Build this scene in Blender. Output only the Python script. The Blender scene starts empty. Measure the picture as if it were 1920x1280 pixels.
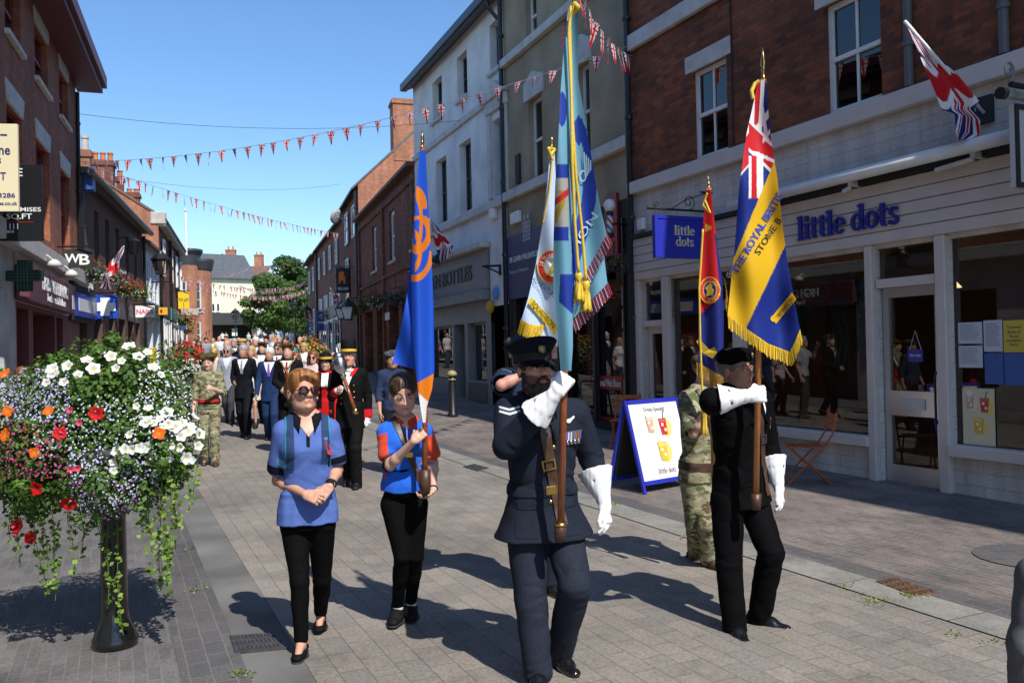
import bpy,bmesh,math,random
import numpy as np
from mathutils import Vector,Matrix
R=math.radians
random.seed(7);RNG=np.random.default_rng(7)
scene=bpy.context.scene
col=scene.collection
F=1600.0;CX,CY=960.0,640.0
HC=1.75;PITCH=math.atan(17/1600);ROLL=R(1.25)
_f=Vector((0,math.cos(PITCH),math.sin(PITCH)));_z=Vector((0,-math.sin(PITCH),math.cos(PITCH)));_x=Vector((1,0,0))
CR=_x*math.cos(ROLL)-_z*math.sin(ROLL);CU=_x*math.sin(ROLL)+_z*math.cos(ROLL)
CAM=Vector((0,0,HC))
cam=bpy.data.cameras.new('camera');cam.lens=30.0;cam.sensor_width=36;cam.clip_end=3000;cam.clip_start=0.05
cobj=bpy.data.objects.new('camera',cam);col.objects.link(cobj)
M=Matrix.Identity(4)
for i in range(3):
 M[i][0]=CR[i];M[i][1]=CU[i];M[i][2]=-_f[i];M[i][3]=CAM[i]
cobj.matrix_world=M;scene.camera=cobj
SUN_AZ,SUN_EL=148.0,49.0
w=bpy.data.worlds.new('World');scene.world=w;w.use_nodes=True
nt=w.node_tree;sky=nt.nodes.new('ShaderNodeTexSky');sky.sky_type='NISHITA';sky.sun_disc=False
sky.sun_elevation=R(SUN_EL);sky.sun_rotation=R(SUN_AZ);sky.air_density=1.0;sky.dust_density=0.3;sky.ozone_density=4.0;sky.altitude=50
hs_=nt.nodes.new('ShaderNodeHueSaturation');hs_.inputs['Saturation'].default_value=1.12;nt.links.new(sky.outputs[0],hs_.inputs['Color']);nt.links.new(hs_.outputs[0],nt.nodes['Background'].inputs[0]);nt.nodes['Background'].inputs[1].default_value=0.150
sl=bpy.data.lights.new('sun','SUN');sl.energy=4.5;sl.angle=R(0.5);sl.color=(1.0,0.955,0.88)
so=bpy.data.objects.new('sun',sl);col.objects.link(so)
_sd=Vector((math.sin(R(SUN_AZ))*math.cos(R(SUN_EL)),math.cos(R(SUN_AZ))*math.cos(R(SUN_EL)),math.sin(R(SUN_EL))))
so.rotation_euler=_sd.to_track_quat('Z','Y').to_euler();so.location=(20,-20,40)
scene.view_settings.view_transform='Standard';scene.view_settings.look='None'
scene.view_settings.exposure=0.4;scene.view_settings.gamma=1.0
scene.render.engine='CYCLES'
try:
 scene.cycles.max_bounces=8;scene.cycles.transparent_max_bounces=12
except Exception:pass
def ray(px,py):return _f+CR*((px-CX)/F)+CU*((CY-py)/F)
def at(px,py,Y):
 d=ray(px,py);return CAM+d*(Y/d.y)
def zg(y):
 t=y-12.0
 return 0.033*(t/2+math.sqrt(t*t/4+6.0))-0.033*(-6+math.sqrt(36+6.0))
def pxy(p):
 v=Vector(p)-CAM;return(CX+F*v.dot(CR)/v.dot(_f),CY-F*v.dot(CU)/v.dot(_f))
def gnd(px,py,dz=0):
 Y=8.0;d=ray(px,py)
 lo,hi=2.0,300.0
 for _ in range(50):
  m=(lo+hi)/2;z=(CAM+d*(m/d.y)).z
  if z>zg(m)+dz:lo=m
  else:hi=m
 p=CAM+d*(lo/d.y);return p
def lin(c):
 return tuple(((v/255)/12.92 if v/255<=0.04045 else((v/255+0.055)/1.055)**2.4)for v in c)
MATS={}
def mat(name,c,rough=0.7,var=0.0,scale=8.0,bump=0.0,bscale=40.0,metal=0.0,spec=0.5,coat=0.0,sheen=0.0,detail=5.0):
 if name in MATS:return MATS[name]
 m=bpy.data.materials.new(name);m.use_nodes=True;n=m.node_tree;b=n.nodes['Principled BSDF']
 b.inputs['Base Color'].default_value=(*c,1);b.inputs['Roughness'].default_value=rough
 b.inputs['Metallic'].default_value=metal;b.inputs['Specular IOR Level'].default_value=spec
 b.inputs['Coat Weight'].default_value=coat;b.inputs['Sheen Weight'].default_value=sheen
 if var or bump:
  tc=n.nodes.new('ShaderNodeTexCoord')
 if var:
  nz=n.nodes.new('ShaderNodeTexNoise');nz.inputs['Scale'].default_value=scale;nz.inputs['Detail'].default_value=detail
  n.links.new(tc.outputs['Object'],nz.inputs['Vector'])
  mr=n.nodes.new('ShaderNodeMapRange');mr.inputs[1].default_value=0.3;mr.inputs[2].default_value=0.7
  mr.inputs[3].default_value=1-var;mr.inputs[4].default_value=1+var
  n.links.new(nz.outputs['Fac'],mr.inputs[0])
  mx=n.nodes.new('ShaderNodeVectorMath');mx.operation='SCALE';mx.inputs[0].default_value=c
  n.links.new(mr.outputs[0],mx.inputs['Scale']);n.links.new(mx.outputs[0],b.inputs['Base Color'])
 if bump:
  nb=n.nodes.new('ShaderNodeTexNoise');nb.inputs['Scale'].default_value=bscale;nb.inputs['Detail'].default_value=4
  n.links.new(tc.outputs['Object'],nb.inputs['Vector'])
  bp=n.nodes.new('ShaderNodeBump');bp.inputs['Strength'].default_value=min(1,bump);bp.inputs['Distance'].default_value=0.01
  n.links.new(nb.outputs['Fac'],bp.inputs['Height']);n.links.new(bp.outputs[0],b.inputs['Normal'])
 MATS[name]=m;return m
def mat_attr(name,rough=0.6,spec=0.4,sheen=0.0,sss=0.0,bump=0.0,bscale=300.0,metal=0.0,transl=0.0):
 if name in MATS:return MATS[name]
 m=bpy.data.materials.new(name);m.use_nodes=True;n=m.node_tree;b=n.nodes['Principled BSDF']
 a=n.nodes.new('ShaderNodeAttribute');a.attribute_name='Col'
 n.links.new(a.outputs['Color'],b.inputs['Base Color'])
 b.inputs['Roughness'].default_value=rough;b.inputs['Specular IOR Level'].default_value=spec;b.inputs['Sheen Weight'].default_value=sheen
 b.inputs['Metallic'].default_value=metal
 if sss:
  b.inputs['Subsurface Weight'].default_value=sss;b.inputs['Subsurface Radius'].default_value=(0.012,0.005,0.003);b.inputs['Subsurface Scale'].default_value=1.0
 if bump:
  tc=n.nodes.new('ShaderNodeTexCoord');nb=n.nodes.new('ShaderNodeTexNoise');nb.inputs['Scale'].default_value=bscale
  n.links.new(tc.outputs['Object'],nb.inputs['Vector'])
  bp=n.nodes.new('ShaderNodeBump');bp.inputs['Strength'].default_value=bump;bp.inputs['Distance'].default_value=0.004
  n.links.new(nb.outputs['Fac'],bp.inputs['Height']);n.links.new(bp.outputs[0],b.inputs['Normal'])
 if transl:
  t=n.nodes.new('ShaderNodeBsdfTranslucent');n.links.new(a.outputs['Color'],t.inputs[0])
  ms=n.nodes.new('ShaderNodeMixShader');ms.inputs[0].default_value=transl
  out=n.nodes['Material Output'];n.links.new(b.outputs[0],ms.inputs[1]);n.links.new(t.outputs[0],ms.inputs[2]);n.links.new(ms.outputs[0],out.inputs[0])
 MATS[name]=m;return m
def mat_brick(name,c1,c2,mortar,bw=0.225,bh=0.075,ms=0.012,plane='wall',bump=0.5,rough=0.85,stain=0.25,offset=0.5,nscale=0.6):
 if name in MATS:return MATS[name]
 m=bpy.data.materials.new(name);m.use_nodes=True;n=m.node_tree;b=n.nodes['Principled BSDF'];L=n.links.new
 tc=n.nodes.new('ShaderNodeTexCoord');sx=n.nodes.new('ShaderNodeSeparateXYZ');L(tc.outputs['Object'],sx.inputs[0])
 cb=n.nodes.new('ShaderNodeCombineXYZ')
 if plane=='wall':
  ad=n.nodes.new('ShaderNodeMath');ad.operation='ADD';L(sx.outputs[0],ad.inputs[0]);L(sx.outputs[1],ad.inputs[1])
  L(ad.outputs[0],cb.inputs[0]);L(sx.outputs[2],cb.inputs[1])
 else:
  L(sx.outputs[0],cb.inputs[0]);L(sx.outputs[1],cb.inputs[1])
 br=n.nodes.new('ShaderNodeTexBrick');L(cb.outputs[0],br.inputs['Vector'])
 br.inputs['Scale'].default_value=1.0;br.inputs['Brick Width'].default_value=bw;br.inputs['Row Height'].default_value=bh
 br.inputs['Mortar Size'].default_value=ms/2;br.inputs['Mortar Smooth'].default_value=0.3;br.offset=offset
 br.inputs['Color1'].default_value=(*c1,1);br.inputs['Color2'].default_value=(*c2,1);br.inputs['Mortar'].default_value=(*mortar,1)
 nz=n.nodes.new('ShaderNodeTexNoise');nz.inputs['Scale'].default_value=nscale;nz.inputs['Detail'].default_value=6;nz.inputs['Roughness'].default_value=0.65
 L(tc.outputs['Object'],nz.inputs['Vector'])
 mr=n.nodes.new('ShaderNodeMapRange');mr.inputs[1].default_value=0.3;mr.inputs[2].default_value=0.7
 mr.inputs[3].default_value=1-stain;mr.inputs[4].default_value=1+stain;L(nz.outputs['Fac'],mr.inputs[0])
 n2=n.nodes.new('ShaderNodeTexNoise');n2.inputs['Scale'].default_value=55;n2.inputs['Detail'].default_value=3;L(tc.outputs['Object'],n2.inputs['Vector'])
 mr2=n.nodes.new('ShaderNodeMapRange');mr2.inputs[1].default_value=0.25;mr2.inputs[2].default_value=0.75;mr2.inputs[3].default_value=0.72;mr2.inputs[4].default_value=1.28;L(n2.outputs['Fac'],mr2.inputs[0])
 mu=n.nodes.new('ShaderNodeMath');mu.operation='MULTIPLY';L(mr.outputs[0],mu.inputs[0]);L(mr2.outputs[0],mu.inputs[1])
 vm=n.nodes.new('ShaderNodeVectorMath');vm.operation='SCALE';L(br.outputs['Color'],vm.inputs[0]);L(mu.outputs[0],vm.inputs['Scale'])
 last=vm.outputs[0]
 if plane=='floor':
  vo=n.nodes.new('ShaderNodeTexVoronoi');vo.inputs['Scale'].default_value=2.6;L(tc.outputs['Object'],vo.inputs['Vector']);r1=n.nodes.new('ShaderNodeMapRange');r1.inputs[1].default_value=0.035;r1.inputs[2].default_value=0.055;r1.inputs[3].default_value=0.62;r1.inputs[4].default_value=1.0;L(vo.outputs['Distance'],r1.inputs[0])
  n3=n.nodes.new('ShaderNodeTexNoise');n3.inputs['Scale'].default_value=2.3;n3.inputs['Detail'].default_value=8;n3.inputs['Roughness'].default_value=0.75;L(tc.outputs['Object'],n3.inputs['Vector']);r2=n.nodes.new('ShaderNodeMapRange');r2.inputs[1].default_value=0.52;r2.inputs[2].default_value=0.70;r2.inputs[3].default_value=1.0;r2.inputs[4].default_value=0.70;L(n3.outputs['Fac'],r2.inputs[0])
  m3=n.nodes.new('ShaderNodeMath');m3.operation='MULTIPLY';L(r1.outputs[0],m3.inputs[0]);L(r2.outputs[0],m3.inputs[1]);v3=n.nodes.new('ShaderNodeVectorMath');v3.operation='SCALE';L(last,v3.inputs[0]);L(m3.outputs[0],v3.inputs['Scale']);last=v3.outputs[0]
 else:
  mp=n.nodes.new('ShaderNodeMapping');mp.inputs['Scale'].default_value=(2.2,2.2,0.22);L(tc.outputs['Object'],mp.inputs[0]);n3=n.nodes.new('ShaderNodeTexNoise');n3.inputs['Scale'].default_value=1.6;n3.inputs['Detail'].default_value=6;L(mp.outputs[0],n3.inputs['Vector']);r2=n.nodes.new('ShaderNodeMapRange');r2.inputs[1].default_value=0.35;r2.inputs[2].default_value=0.7;r2.inputs[3].default_value=1.12;r2.inputs[4].default_value=0.72;L(n3.outputs['Fac'],r2.inputs[0])
  v3=n.nodes.new('ShaderNodeVectorMath');v3.operation='SCALE';L(last,v3.inputs[0]);L(r2.outputs[0],v3.inputs['Scale']);last=v3.outputs[0]
 L(last,b.inputs['Base Color']);b.inputs['Roughness'].default_value=rough
 bp=n.nodes.new('ShaderNodeBump');bp.inputs['Strength'].default_value=bump;bp.inputs['Distance'].default_value=0.012;bp.invert=True
 ma=n.nodes.new('ShaderNodeMath');ma.operation='MULTIPLY_ADD';L(n2.outputs['Fac'],ma.inputs[0]);ma.inputs[1].default_value=0.35;L(br.outputs['Fac'],ma.inputs[2])
 L(ma.outputs[0],bp.inputs['Height']);L(bp.outputs[0],b.inputs['Normal'])
 MATS[name]=m;return m
def mat_glass(name,tint=(0.55,0.58,0.58),refl=1.0):
 if name in MATS:return MATS[name]
 m=bpy.data.materials.new(name);m.use_nodes=True;n=m.node_tree;L=n.links.new
 for x in list(n.nodes):
  if x.type=='BSDF_PRINCIPLED':n.nodes.remove(x)
 out=n.nodes['Material Output'];tr=n.nodes.new('ShaderNodeBsdfTransparent');tr.inputs[0].default_value=(*tint,1)
 gl=n.nodes.new('ShaderNodeBsdfGlossy');gl.inputs['Roughness'].default_value=0.015;gl.inputs[0].default_value=(refl,refl,refl,1)
 fr=n.nodes.new('ShaderNodeFresnel');fr.inputs[0].default_value=1.75
 mx=n.nodes.new('ShaderNodeMixShader');L(fr.outputs[0],mx.inputs[0]);L(tr.outputs[0],mx.inputs[1]);L(gl.outputs[0],mx.inputs[2]);L(mx.outputs[0],out.inputs[0])
 MATS[name]=m;return m
def tag(o,label=None,cat=None,group=None,kind=None):
 if label:o['label']=label
 if cat:o['category']=cat
 if group:o['group']=group
 if kind:o['kind']=kind
 return o
def empty(name,loc=(0,0,0),rz=0.0,label=None,cat=None,group=None):
 o=bpy.data.objects.new(name,None);col.objects.link(o);o.location=loc;o.rotation_euler=(0,0,rz);o.empty_display_size=0.2
 return tag(o,label,cat,group)
def mesh_obj(name,verts,faces,m,parent=None,smooth=False,mats=None,fm=None):
 me=bpy.data.meshes.new(name);me.from_pydata([tuple(v)for v in verts],[],[tuple(f)for f in faces]);me.validate();me.update()
 for x in(mats if mats else[m]):me.materials.append(x)
 if fm is not None and len(fm)==len(me.polygons):me.polygons.foreach_set('material_index',list(fm))
 if smooth:me.polygons.foreach_set('use_smooth',[True]*len(me.polygons))
 o=bpy.data.objects.new(name,me);col.objects.link(o)
 if parent:o.parent=parent
 return o
def copy_tree(o,parent=None):
 c=o.copy();col.objects.link(c)
 if parent:c.parent=parent
 for ch in o.children:copy_tree(ch,c)
 return c
class MB:
 def __init__(s):s.v=[];s.f=[];s.m=[];s.mi=0
 def poly(s,pts):
  b=len(s.v);s.v+=[tuple(p)for p in pts];s.f.append(tuple(range(b,b+len(pts))));s.m.append(s.mi)
 def raw(s,vs,fs):
  b=len(s.v);s.v+=[tuple(p)for p in vs];s.f+=[tuple(i+b for i in f)for f in fs];s.m+=[s.mi]*len(fs)
 def box(s,x0,x1,y0,y1,z0,z1,mtx=None,bev=0.0):
  if bev>0:
   e=min(bev,abs(x1-x0)/2.01,abs(y1-y0)/2.01,abs(z1-z0)/2.01);bm=bmesh.new();bmesh.ops.create_cube(bm,size=1)
   for v in bm.verts:v.co=Vector(((x0+x1)/2+v.co.x*(x1-x0),(y0+y1)/2+v.co.y*(y1-y0),(z0+z1)/2+v.co.z*(z1-z0)))
   bmesh.ops.bevel(bm,geom=bm.edges[:],offset=e,segments=1,affect='EDGES');bm.verts.index_update()
   vs=[v.co.copy()for v in bm.verts];fs=[[v.index for v in f.verts]for f in bm.faces];bm.free()
  else:
   vs=[Vector((x,y,z))for x in(x0,x1)for y in(y0,y1)for z in(z0,z1)]
   fs=[(0,1,3,2),(4,6,7,5),(0,4,5,1),(2,3,7,6),(0,2,6,4),(1,5,7,3)]
  if mtx is not None:vs=[mtx@v for v in vs]
  s.raw(vs,fs)
 def tube(s,pts,r,n=8,caps=True):
  pts=[Vector(p)for p in pts];rr=r if isinstance(r,(list,tuple))else[r]*len(pts)
  rings=[];t0=(pts[1]-pts[0]).normalized();u=t0.orthogonal().normalized()
  for i,p in enumerate(pts):
   t=((pts[min(i+1,len(pts)-1)]-pts[max(i-1,0)])).normalized()
   u=(u-t*u.dot(t));u=u.normalized()if u.length>1e-6 else t.orthogonal().normalized();v=t.cross(u)
   rings.append([p+(u*math.cos(2*math.pi*k/n)+v*math.sin(2*math.pi*k/n))*rr[i]for k in range(n)])
  vs=[q for rg in rings for q in rg];fs=[]
  for i in range(len(pts)-1):
   for k in range(n):fs.append((i*n+k,i*n+(k+1)%n,(i+1)*n+(k+1)%n,(i+1)*n+k))
  if caps:fs+=[tuple(range(n-1,-1,-1)),tuple((len(pts)-1)*n+k for k in range(n))]
  s.raw(vs,fs)
 def lathe(s,prof,c=(0,0,0),n=20,axis=None,sx=1,sy=1):
  c=Vector(c);q=Vector(axis).to_track_quat('Z','Y').to_matrix()if axis is not None else None
  vs=[];fs=[]
  for r,z in prof:
   for k in range(n):
    p=Vector((r*sx*math.cos(2*math.pi*k/n),r*sy*math.sin(2*math.pi*k/n),z));p=q@p if q else p;vs.append(c+p)
  for i in range(len(prof)-1):
   for k in range(n):fs.append((i*n+k,i*n+(k+1)%n,(i+1)*n+(k+1)%n,(i+1)*n+k))
  fs+=[tuple(range(n-1,-1,-1)),tuple((len(prof)-1)*n+k for k in range(n))]
  s.raw(vs,fs)
 def prism(s,pts2,mtx,d0,d1):
  n=len(pts2);vs=[mtx@Vector((u,v,d))for d in(d0,d1)for u,v in pts2]
  fs=[tuple(range(n-1,-1,-1)),tuple(range(n,2*n))]+[(i,(i+1)%n,n+(i+1)%n,n+i)for i in range(n)]
  s.raw(vs,fs)
 def build(s,name,m,parent=None,smooth=False,mats=None):
  return mesh_obj(name,s.v,s.f,m,parent,smooth,mats,s.m if mats else None)
def basis(o,x,y,z):
 m=Matrix.Identity(4)
 for i in range(3):m[i][0]=x[i];m[i][1]=y[i];m[i][2]=z[i];m[i][3]=o[i]
 return m
def text_geo(s,size=1.0,bold=0.0,extrude=0.004,align='CENTER',sx=1.0,space=1.0,shear=0.0,res=3,fit=None):
 cu=bpy.data.curves.new('lettering','FONT');cu.body=s;cu.size=size;cu.offset=bold*size;cu.extrude=extrude
 cu.align_x=align;cu.align_y='CENTER';cu.space_character=space;cu.shear=shear;cu.resolution_u=res
 o=bpy.data.objects.new('lettering',cu);col.objects.link(o)
 dg=bpy.context.evaluated_depsgraph_get();dg.update()
 me=bpy.data.meshes.new_from_object(o.evaluated_get(dg));bpy.data.objects.remove(o);bpy.data.curves.remove(cu)
 vs=np.zeros(len(me.vertices)*3);me.vertices.foreach_get('co',vs);vs=vs.reshape(-1,3)
 if len(vs)and fit:
  lo=vs.min(0);hi=vs.max(0);c=(lo+hi)/2
  vs[:,:2]=(vs[:,:2]-c[:2])*np.array([fit[0]/(hi[0]-lo[0])if fit[0]else 1,fit[1]/(hi[1]-lo[1])if fit[1]else 1])
 vs[:,0]*=sx
 fs=[tuple(p.vertices)for p in me.polygons];bpy.data.meshes.remove(me)
 return vs,fs
def text(name,s,m,mtx,parent=None,**kw):
 vs,fs=text_geo(s,**kw);vs=[mtx@Vector(v)for v in vs]
 return mesh_obj(name,vs,fs,m,parent)
TH=R(25.0);DV=Vector((-math.sin(TH),math.cos(TH),0));NV=Vector((math.cos(TH),math.sin(TH),0))
m_road=mat_brick('road_block_paving',(0.225,0.196,0.166),(0.182,0.166,0.146),(0.118,0.106,0.092),bw=0.30,bh=0.155,ms=0.008,plane='floor',bump=0.35,stain=0.30,nscale=0.45)
m_pav=mat_brick('small_brick_paving',(0.170,0.128,0.108),(0.105,0.096,0.092),(0.20,0.185,0.165),bw=0.20,bh=0.075,ms=0.010,plane='floor',bump=0.4,stain=0.38,nscale=1.3)
m_pavl=mat_brick('dark_brick_paving',(0.135,0.126,0.122),(0.098,0.093,0.094),(0.150,0.142,0.132),bw=0.21,bh=0.07,ms=0.009,plane='floor',bump=0.4,stain=0.30,nscale=1.1)
m_sett=mat_brick('blue_brick_border',(0.072,0.070,0.076),(0.098,0.088,0.086),(0.130,0.122,0.110),bw=0.23,bh=0.115,ms=0.01,plane='floor',bump=0.4,stain=0.25)
m_kerb=mat_brick('kerb_stone',(0.215,0.205,0.178),(0.185,0.180,0.160),(0.07,0.065,0.055),bw=0.92,bh=2.0,ms=0.012,plane='floor',bump=0.25,stain=0.25,nscale=2.5)
m_asph=mat('worn_tarmac',(0.135,0.132,0.125),0.9,0.35,1.3,0.5,160)
m_ground=mat('ground_asphalt',(0.16,0.15,0.135),0.9,0.2,0.5)
def interp(tab,y):return float(np.interp(y,[a for a,b in tab],[b for a,b in tab]))
def cline(c):return lambda y:(c-y*math.sin(TH))/math.cos(TH)
def edge(c,far):
 base=cline(c);tab=[(15,base(15))]+far
 return lambda y:base(y)if y<=15 else interp(tab,y)
e_lw=edge(-9.0,[(22,-30),(160,-80)])
e_l0=edge(0.30,[(22.5,-9.35),(34,-12.85),(50,-17.4),(70,-23.5),(100,-34)])
e_l1=edge(0.64,[(22.5,-9.05),(34,-12.5),(50,-17.1),(70,-23.2),(100,-33.6)])
e_l2=edge(0.95,[(22.5,-8.75),(34,-12.2),(50,-16.8),(70,-22.9),(100,-33.3)])
e_r0=edge(4.65,[(20.5,-4.2),(28,-6.6),(40,-10.4),(63,-17.6),(80,-22.5),(100,-28)])
e_r1=edge(5.00,[(20.5,-3.85),(28,-6.25),(40,-10.05),(63,-17.25),(80,-22.1),(100,-27.6)])
e_r2=edge(5.24,[(20.5,-3.6),(28,-6.0),(40,-9.8),(63,-17.0),(80,-21.8),(100,-27.3)])
e_rw=edge(12.0,[(22,14),(160,40)])
def strip(name,ea,eb,y0,y1,dz,m,step=1.0,sub=1):
 ys=list(np.arange(y0,y1+1e-6,step));inv=Matrix.Rotation(-(math.pi/2+TH),4,'Z');vs=[];fs=[]
 for y in ys:
  for k in range(sub+1):
   t=k/sub;vs.append(inv@Vector((ea(y)*(1-t)+eb(y)*t,y,zg(y)+dz)))
 for i in range(len(ys)-1):
  for k in range(sub):
   a=i*(sub+1)+k;fs.append((a,a+1,a+sub+2,a+sub+1))
 o=mesh_obj(name,vs,fs,m);o.rotation_euler=(0,0,math.pi/2+TH);o['kind']='structure';return o
gs=[];gf=[]
gy=[-60,-20,0,6]+list(range(8,40,2))+[45,60,80,110,150,250,500,1500];gx=[-1200,-200,-60,-30,0,30,60,200,1200]
for y in gy:
 for x in gx:gs.append((x,y,zg(min(y,150))-0.004))
for j in range(len(gy)-1):
 for i in range(len(gx)-1):
  a=j*len(gx)+i;gf.append((a,a+1,a+len(gx)+1,a+len(gx)))
g=mesh_obj('ground',gs,gf,m_ground);g['kind']='structure'
strip('road',e_l2,e_r0,-10,100,0.004,m_road)
strip('pavement_left',e_lw,e_l0,-10,100,0.004,m_pavl)
strip('brick_border_left',e_l0,e_l1,-10,100,0.008,m_sett)
strip('gutter',e_l1,e_l2,-10,100,0.0,m_asph)
strip('kerb_right',e_r0,e_r1,-10,100,0.012,m_kerb)
strip('brick_border_right',e_r1,e_r2,-10,100,0.009,m_sett)
strip('pavement_right',e_r2,e_rw,-10,100,0.004,m_pav)
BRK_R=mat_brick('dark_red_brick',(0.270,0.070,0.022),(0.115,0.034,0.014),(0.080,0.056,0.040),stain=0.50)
BRK_L=mat_brick('orange_brick',(0.340,0.105,0.045),(0.230,0.066,0.032),(0.20,0.14,0.10),stain=0.25)
BRK_D=mat_brick('brown_brick',(0.125,0.062,0.044),(0.088,0.045,0.034),(0.10,0.08,0.065),stain=0.25)
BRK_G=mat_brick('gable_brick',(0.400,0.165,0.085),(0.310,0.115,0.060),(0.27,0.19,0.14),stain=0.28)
BRK_F=mat_brick('far_red_brick',(0.22,0.072,0.040),(0.16,0.052,0.030),(0.12,0.08,0.06),stain=0.25)
WHT_R=mat('weathered_white_render',(0.68,0.69,0.69),0.85,0.17,1.1,0.35,30)
WHT_B=mat_brick('white_painted_brick',(0.57,0.525,0.48),(0.53,0.495,0.455),(0.47,0.44,0.405),bw=0.45,bh=0.15,ms=0.014,bump=0.7,stain=0.12,rough=0.7)
BRN=mat('brown_render',(0.32,0.262,0.172),0.9,0.28,0.9,0.35,25)
WHT=mat('white_paint',(0.72,0.71,0.69),0.45,0.07,5,0.1,60)
WHTD=mat('grey_white_stone',(0.52,0.50,0.47),0.7,0.16,4,0.25,60)
PINKW=mat('pale_shopfront_paint',(0.56,0.50,0.46),0.5,0.06,3,0.1,40)
GREYP=mat('grey_shopfront_paint',(0.20,0.21,0.21),0.5,0.08,3)
SLATE=mat('roof_slate',(0.085,0.09,0.10),0.6,0.25,3,0.4,25)
TILE=mat('brown_roof_tile',(0.16,0.085,0.06),0.8,0.25,3,0.5,22)
BLK=mat('black_paint',(0.012,0.012,0.013),0.35,0.2,6)
BLKM=mat('matt_black',(0.016,0.016,0.017),0.7)
DARK=mat('dark_interior',(0.035,0.028,0.024),0.9)
GLASS=mat_glass('window_glass')
GLASSD=mat_glass('dark_window_glass',(0.30,0.32,0.33),1.0)
MAROON=mat('maroon_paint',(0.100,0.012,0.018),0.5)
MARF=mat('maroon_fascia',(0.125,0.035,0.055),0.5)
REDF=mat('red_window_frame',(0.17,0.015,0.02),0.5)
POT=mat('terracotta',(0.42,0.15,0.075),0.8,0.2,5)
STONE=mat('pale_stone',(0.42,0.39,0.33),0.85,0.2,3,0.3,40)
CREAM=mat('cream_render',(0.72,0.69,0.52),0.8,0.08,1.2)
ALU=mat('aluminium',(0.52,0.52,0.52),0.35,metal=0.85)
class Bld:
 def __init__(s,name,label,a,b,depth,z0,z1,wall,cat='building'):
  s.a=Vector((a[0],a[1],0));s.b=Vector((b[0],b[1],0));s.u=(s.b-s.a).normalized();s.L=(s.b-s.a).length
  s.n=Vector((-s.u.y,s.u.x,0));s.d=depth;s.z0=z0;s.z1=z1;s.wall=wall;s.holes=[]
  s.root=empty(name,s.a,math.atan2(s.u.y,s.u.x),label,cat)
 def sz(s,px,py,off=0.0):
  d=ray(px,py);t=((s.a+s.n*off-CAM).dot(s.n))/d.dot(s.n);p=CAM+d*t
  return(p-s.a).dot(s.u),p.z
 def rect(s,x0,x1,yt,yb,off=0.0):
  xm=(x0+x1)/2;ym=(yt+yb)/2
  a=s.sz(x0,ym,off)[0];b=s.sz(x1,ym,off)[0]
  return min(a,b),max(a,b),s.sz(xm,yb,off)[1],s.sz(xm,yt,off)[1]
 def local(s,p):
  v=Vector(p)-s.a;return Vector((v.dot(s.u),v.dot(s.n),p[2]))
 def hole(s,r,depth=0.14):s.holes.append((*r,depth));return r
 def front(s,s0=None,s1=None,z0=None,z1=None,name='wall',m=None,y=0.0,thick=0.0):
  s0=0 if s0 is None else s0;s1=s.L if s1 is None else s1;z0=s.z0 if z0 is None else z0;z1=s.z1 if z1 is None else z1
  hs=[h for h in s.holes if h[1]>s0+1e-4 and h[0]<s1-1e-4 and h[3]>z0+1e-4 and h[2]<z1-1e-4]
  S=sorted({s0,s1,*[min(max(v,s0),s1)for h in hs for v in h[:2]]});Z=sorted({z0,z1,*[min(max(v,z0),z1)for h in hs for v in h[2:4]]})
  mb=MB()
  for i in range(len(S)-1):
   for j in range(len(Z)-1):
    cs=(S[i]+S[i+1])/2;cz=(Z[j]+Z[j+1])/2
    if any(h[0]<cs<h[1]and h[2]<cz<h[3]for h in hs):continue
    mb.poly([(S[i],y,Z[j]),(S[i],y,Z[j+1]),(S[i+1],y,Z[j+1]),(S[i+1],y,Z[j])])
  for h in hs:
   a,b,c,d,dp=h
   for q in([(a,y,c),(a,y-dp,c),(a,y-dp,d),(a,y,d)],[(b,y,c),(b,y,d),(b,y-dp,d),(b,y-dp,c)],[(a,y,d),(a,y-dp,d),(b,y-dp,d),(b,y,d)],[(a,y,c),(b,y,c),(b,y-dp,c),(a,y-dp,c)]):mb.poly(q)
  return mb.build(name,m or s.wall,s.root)
 def shell(s,ridge=0.0,roof=SLATE,over=0.25,sidewall=None,gap0=True,gap1=True,name='side_wall'):
  mb=MB();d=s.d;h=d/2
  for x in(0,s.L):
   pts=[(x,0,s.z0),(x,-d,s.z0),(x,-d,s.z1)]+([(x,-h,s.z1+ridge)]if ridge else[])+[(x,0,s.z1)]
   mb.poly(pts)
  mb.poly([(0,-d,s.z0),(s.L,-d,s.z0),(s.L,-d,s.z1),(0,-d,s.z1)])
  mb.build(name,sidewall or s.wall,s.root)
  rb=MB();k=ridge/h if ridge else 0;t=0.12
  if ridge:
   for sg in(1,-1):
    ye=over if sg>0 else-d-over;ze=s.z1-k*over
    pr=[(ye,ze),(ye,ze+t),(-h,s.z1+ridge+t),(-h,s.z1+ridge+0.003)]
    vs=[(x,yy,zz)for x in(-0.05,s.L+0.05)for yy,zz in pr]
    rb.raw(vs,[(0,1,2,3),(7,6,5,4),(0,4,5,1),(1,5,6,2),(2,6,7,3),(3,7,4,0)])
  else:rb.box(-0.02,s.L+0.02,-d-0.05,over,s.z1+0.004,s.z1+0.16)
  return rb.build('roof',roof,s.root)
 def band(s,z0,z1,out,m,name='string_course',s0=0.0,s1=None,parent=None):
  mb=MB();mb.box(s0,s.L if s1 is None else s1,0.003,out,z0,z1,bev=0.012);return mb.build(name,m,parent or s.root)
 def box(s,name,m,x0,x1,y0,y1,z0,z1,bev=0.0,parent=None):
  mb=MB();mb.box(x0,x1,y0,y1,z0,z1,bev=bev);return mb.build(name,m,parent or s.root)
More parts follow.
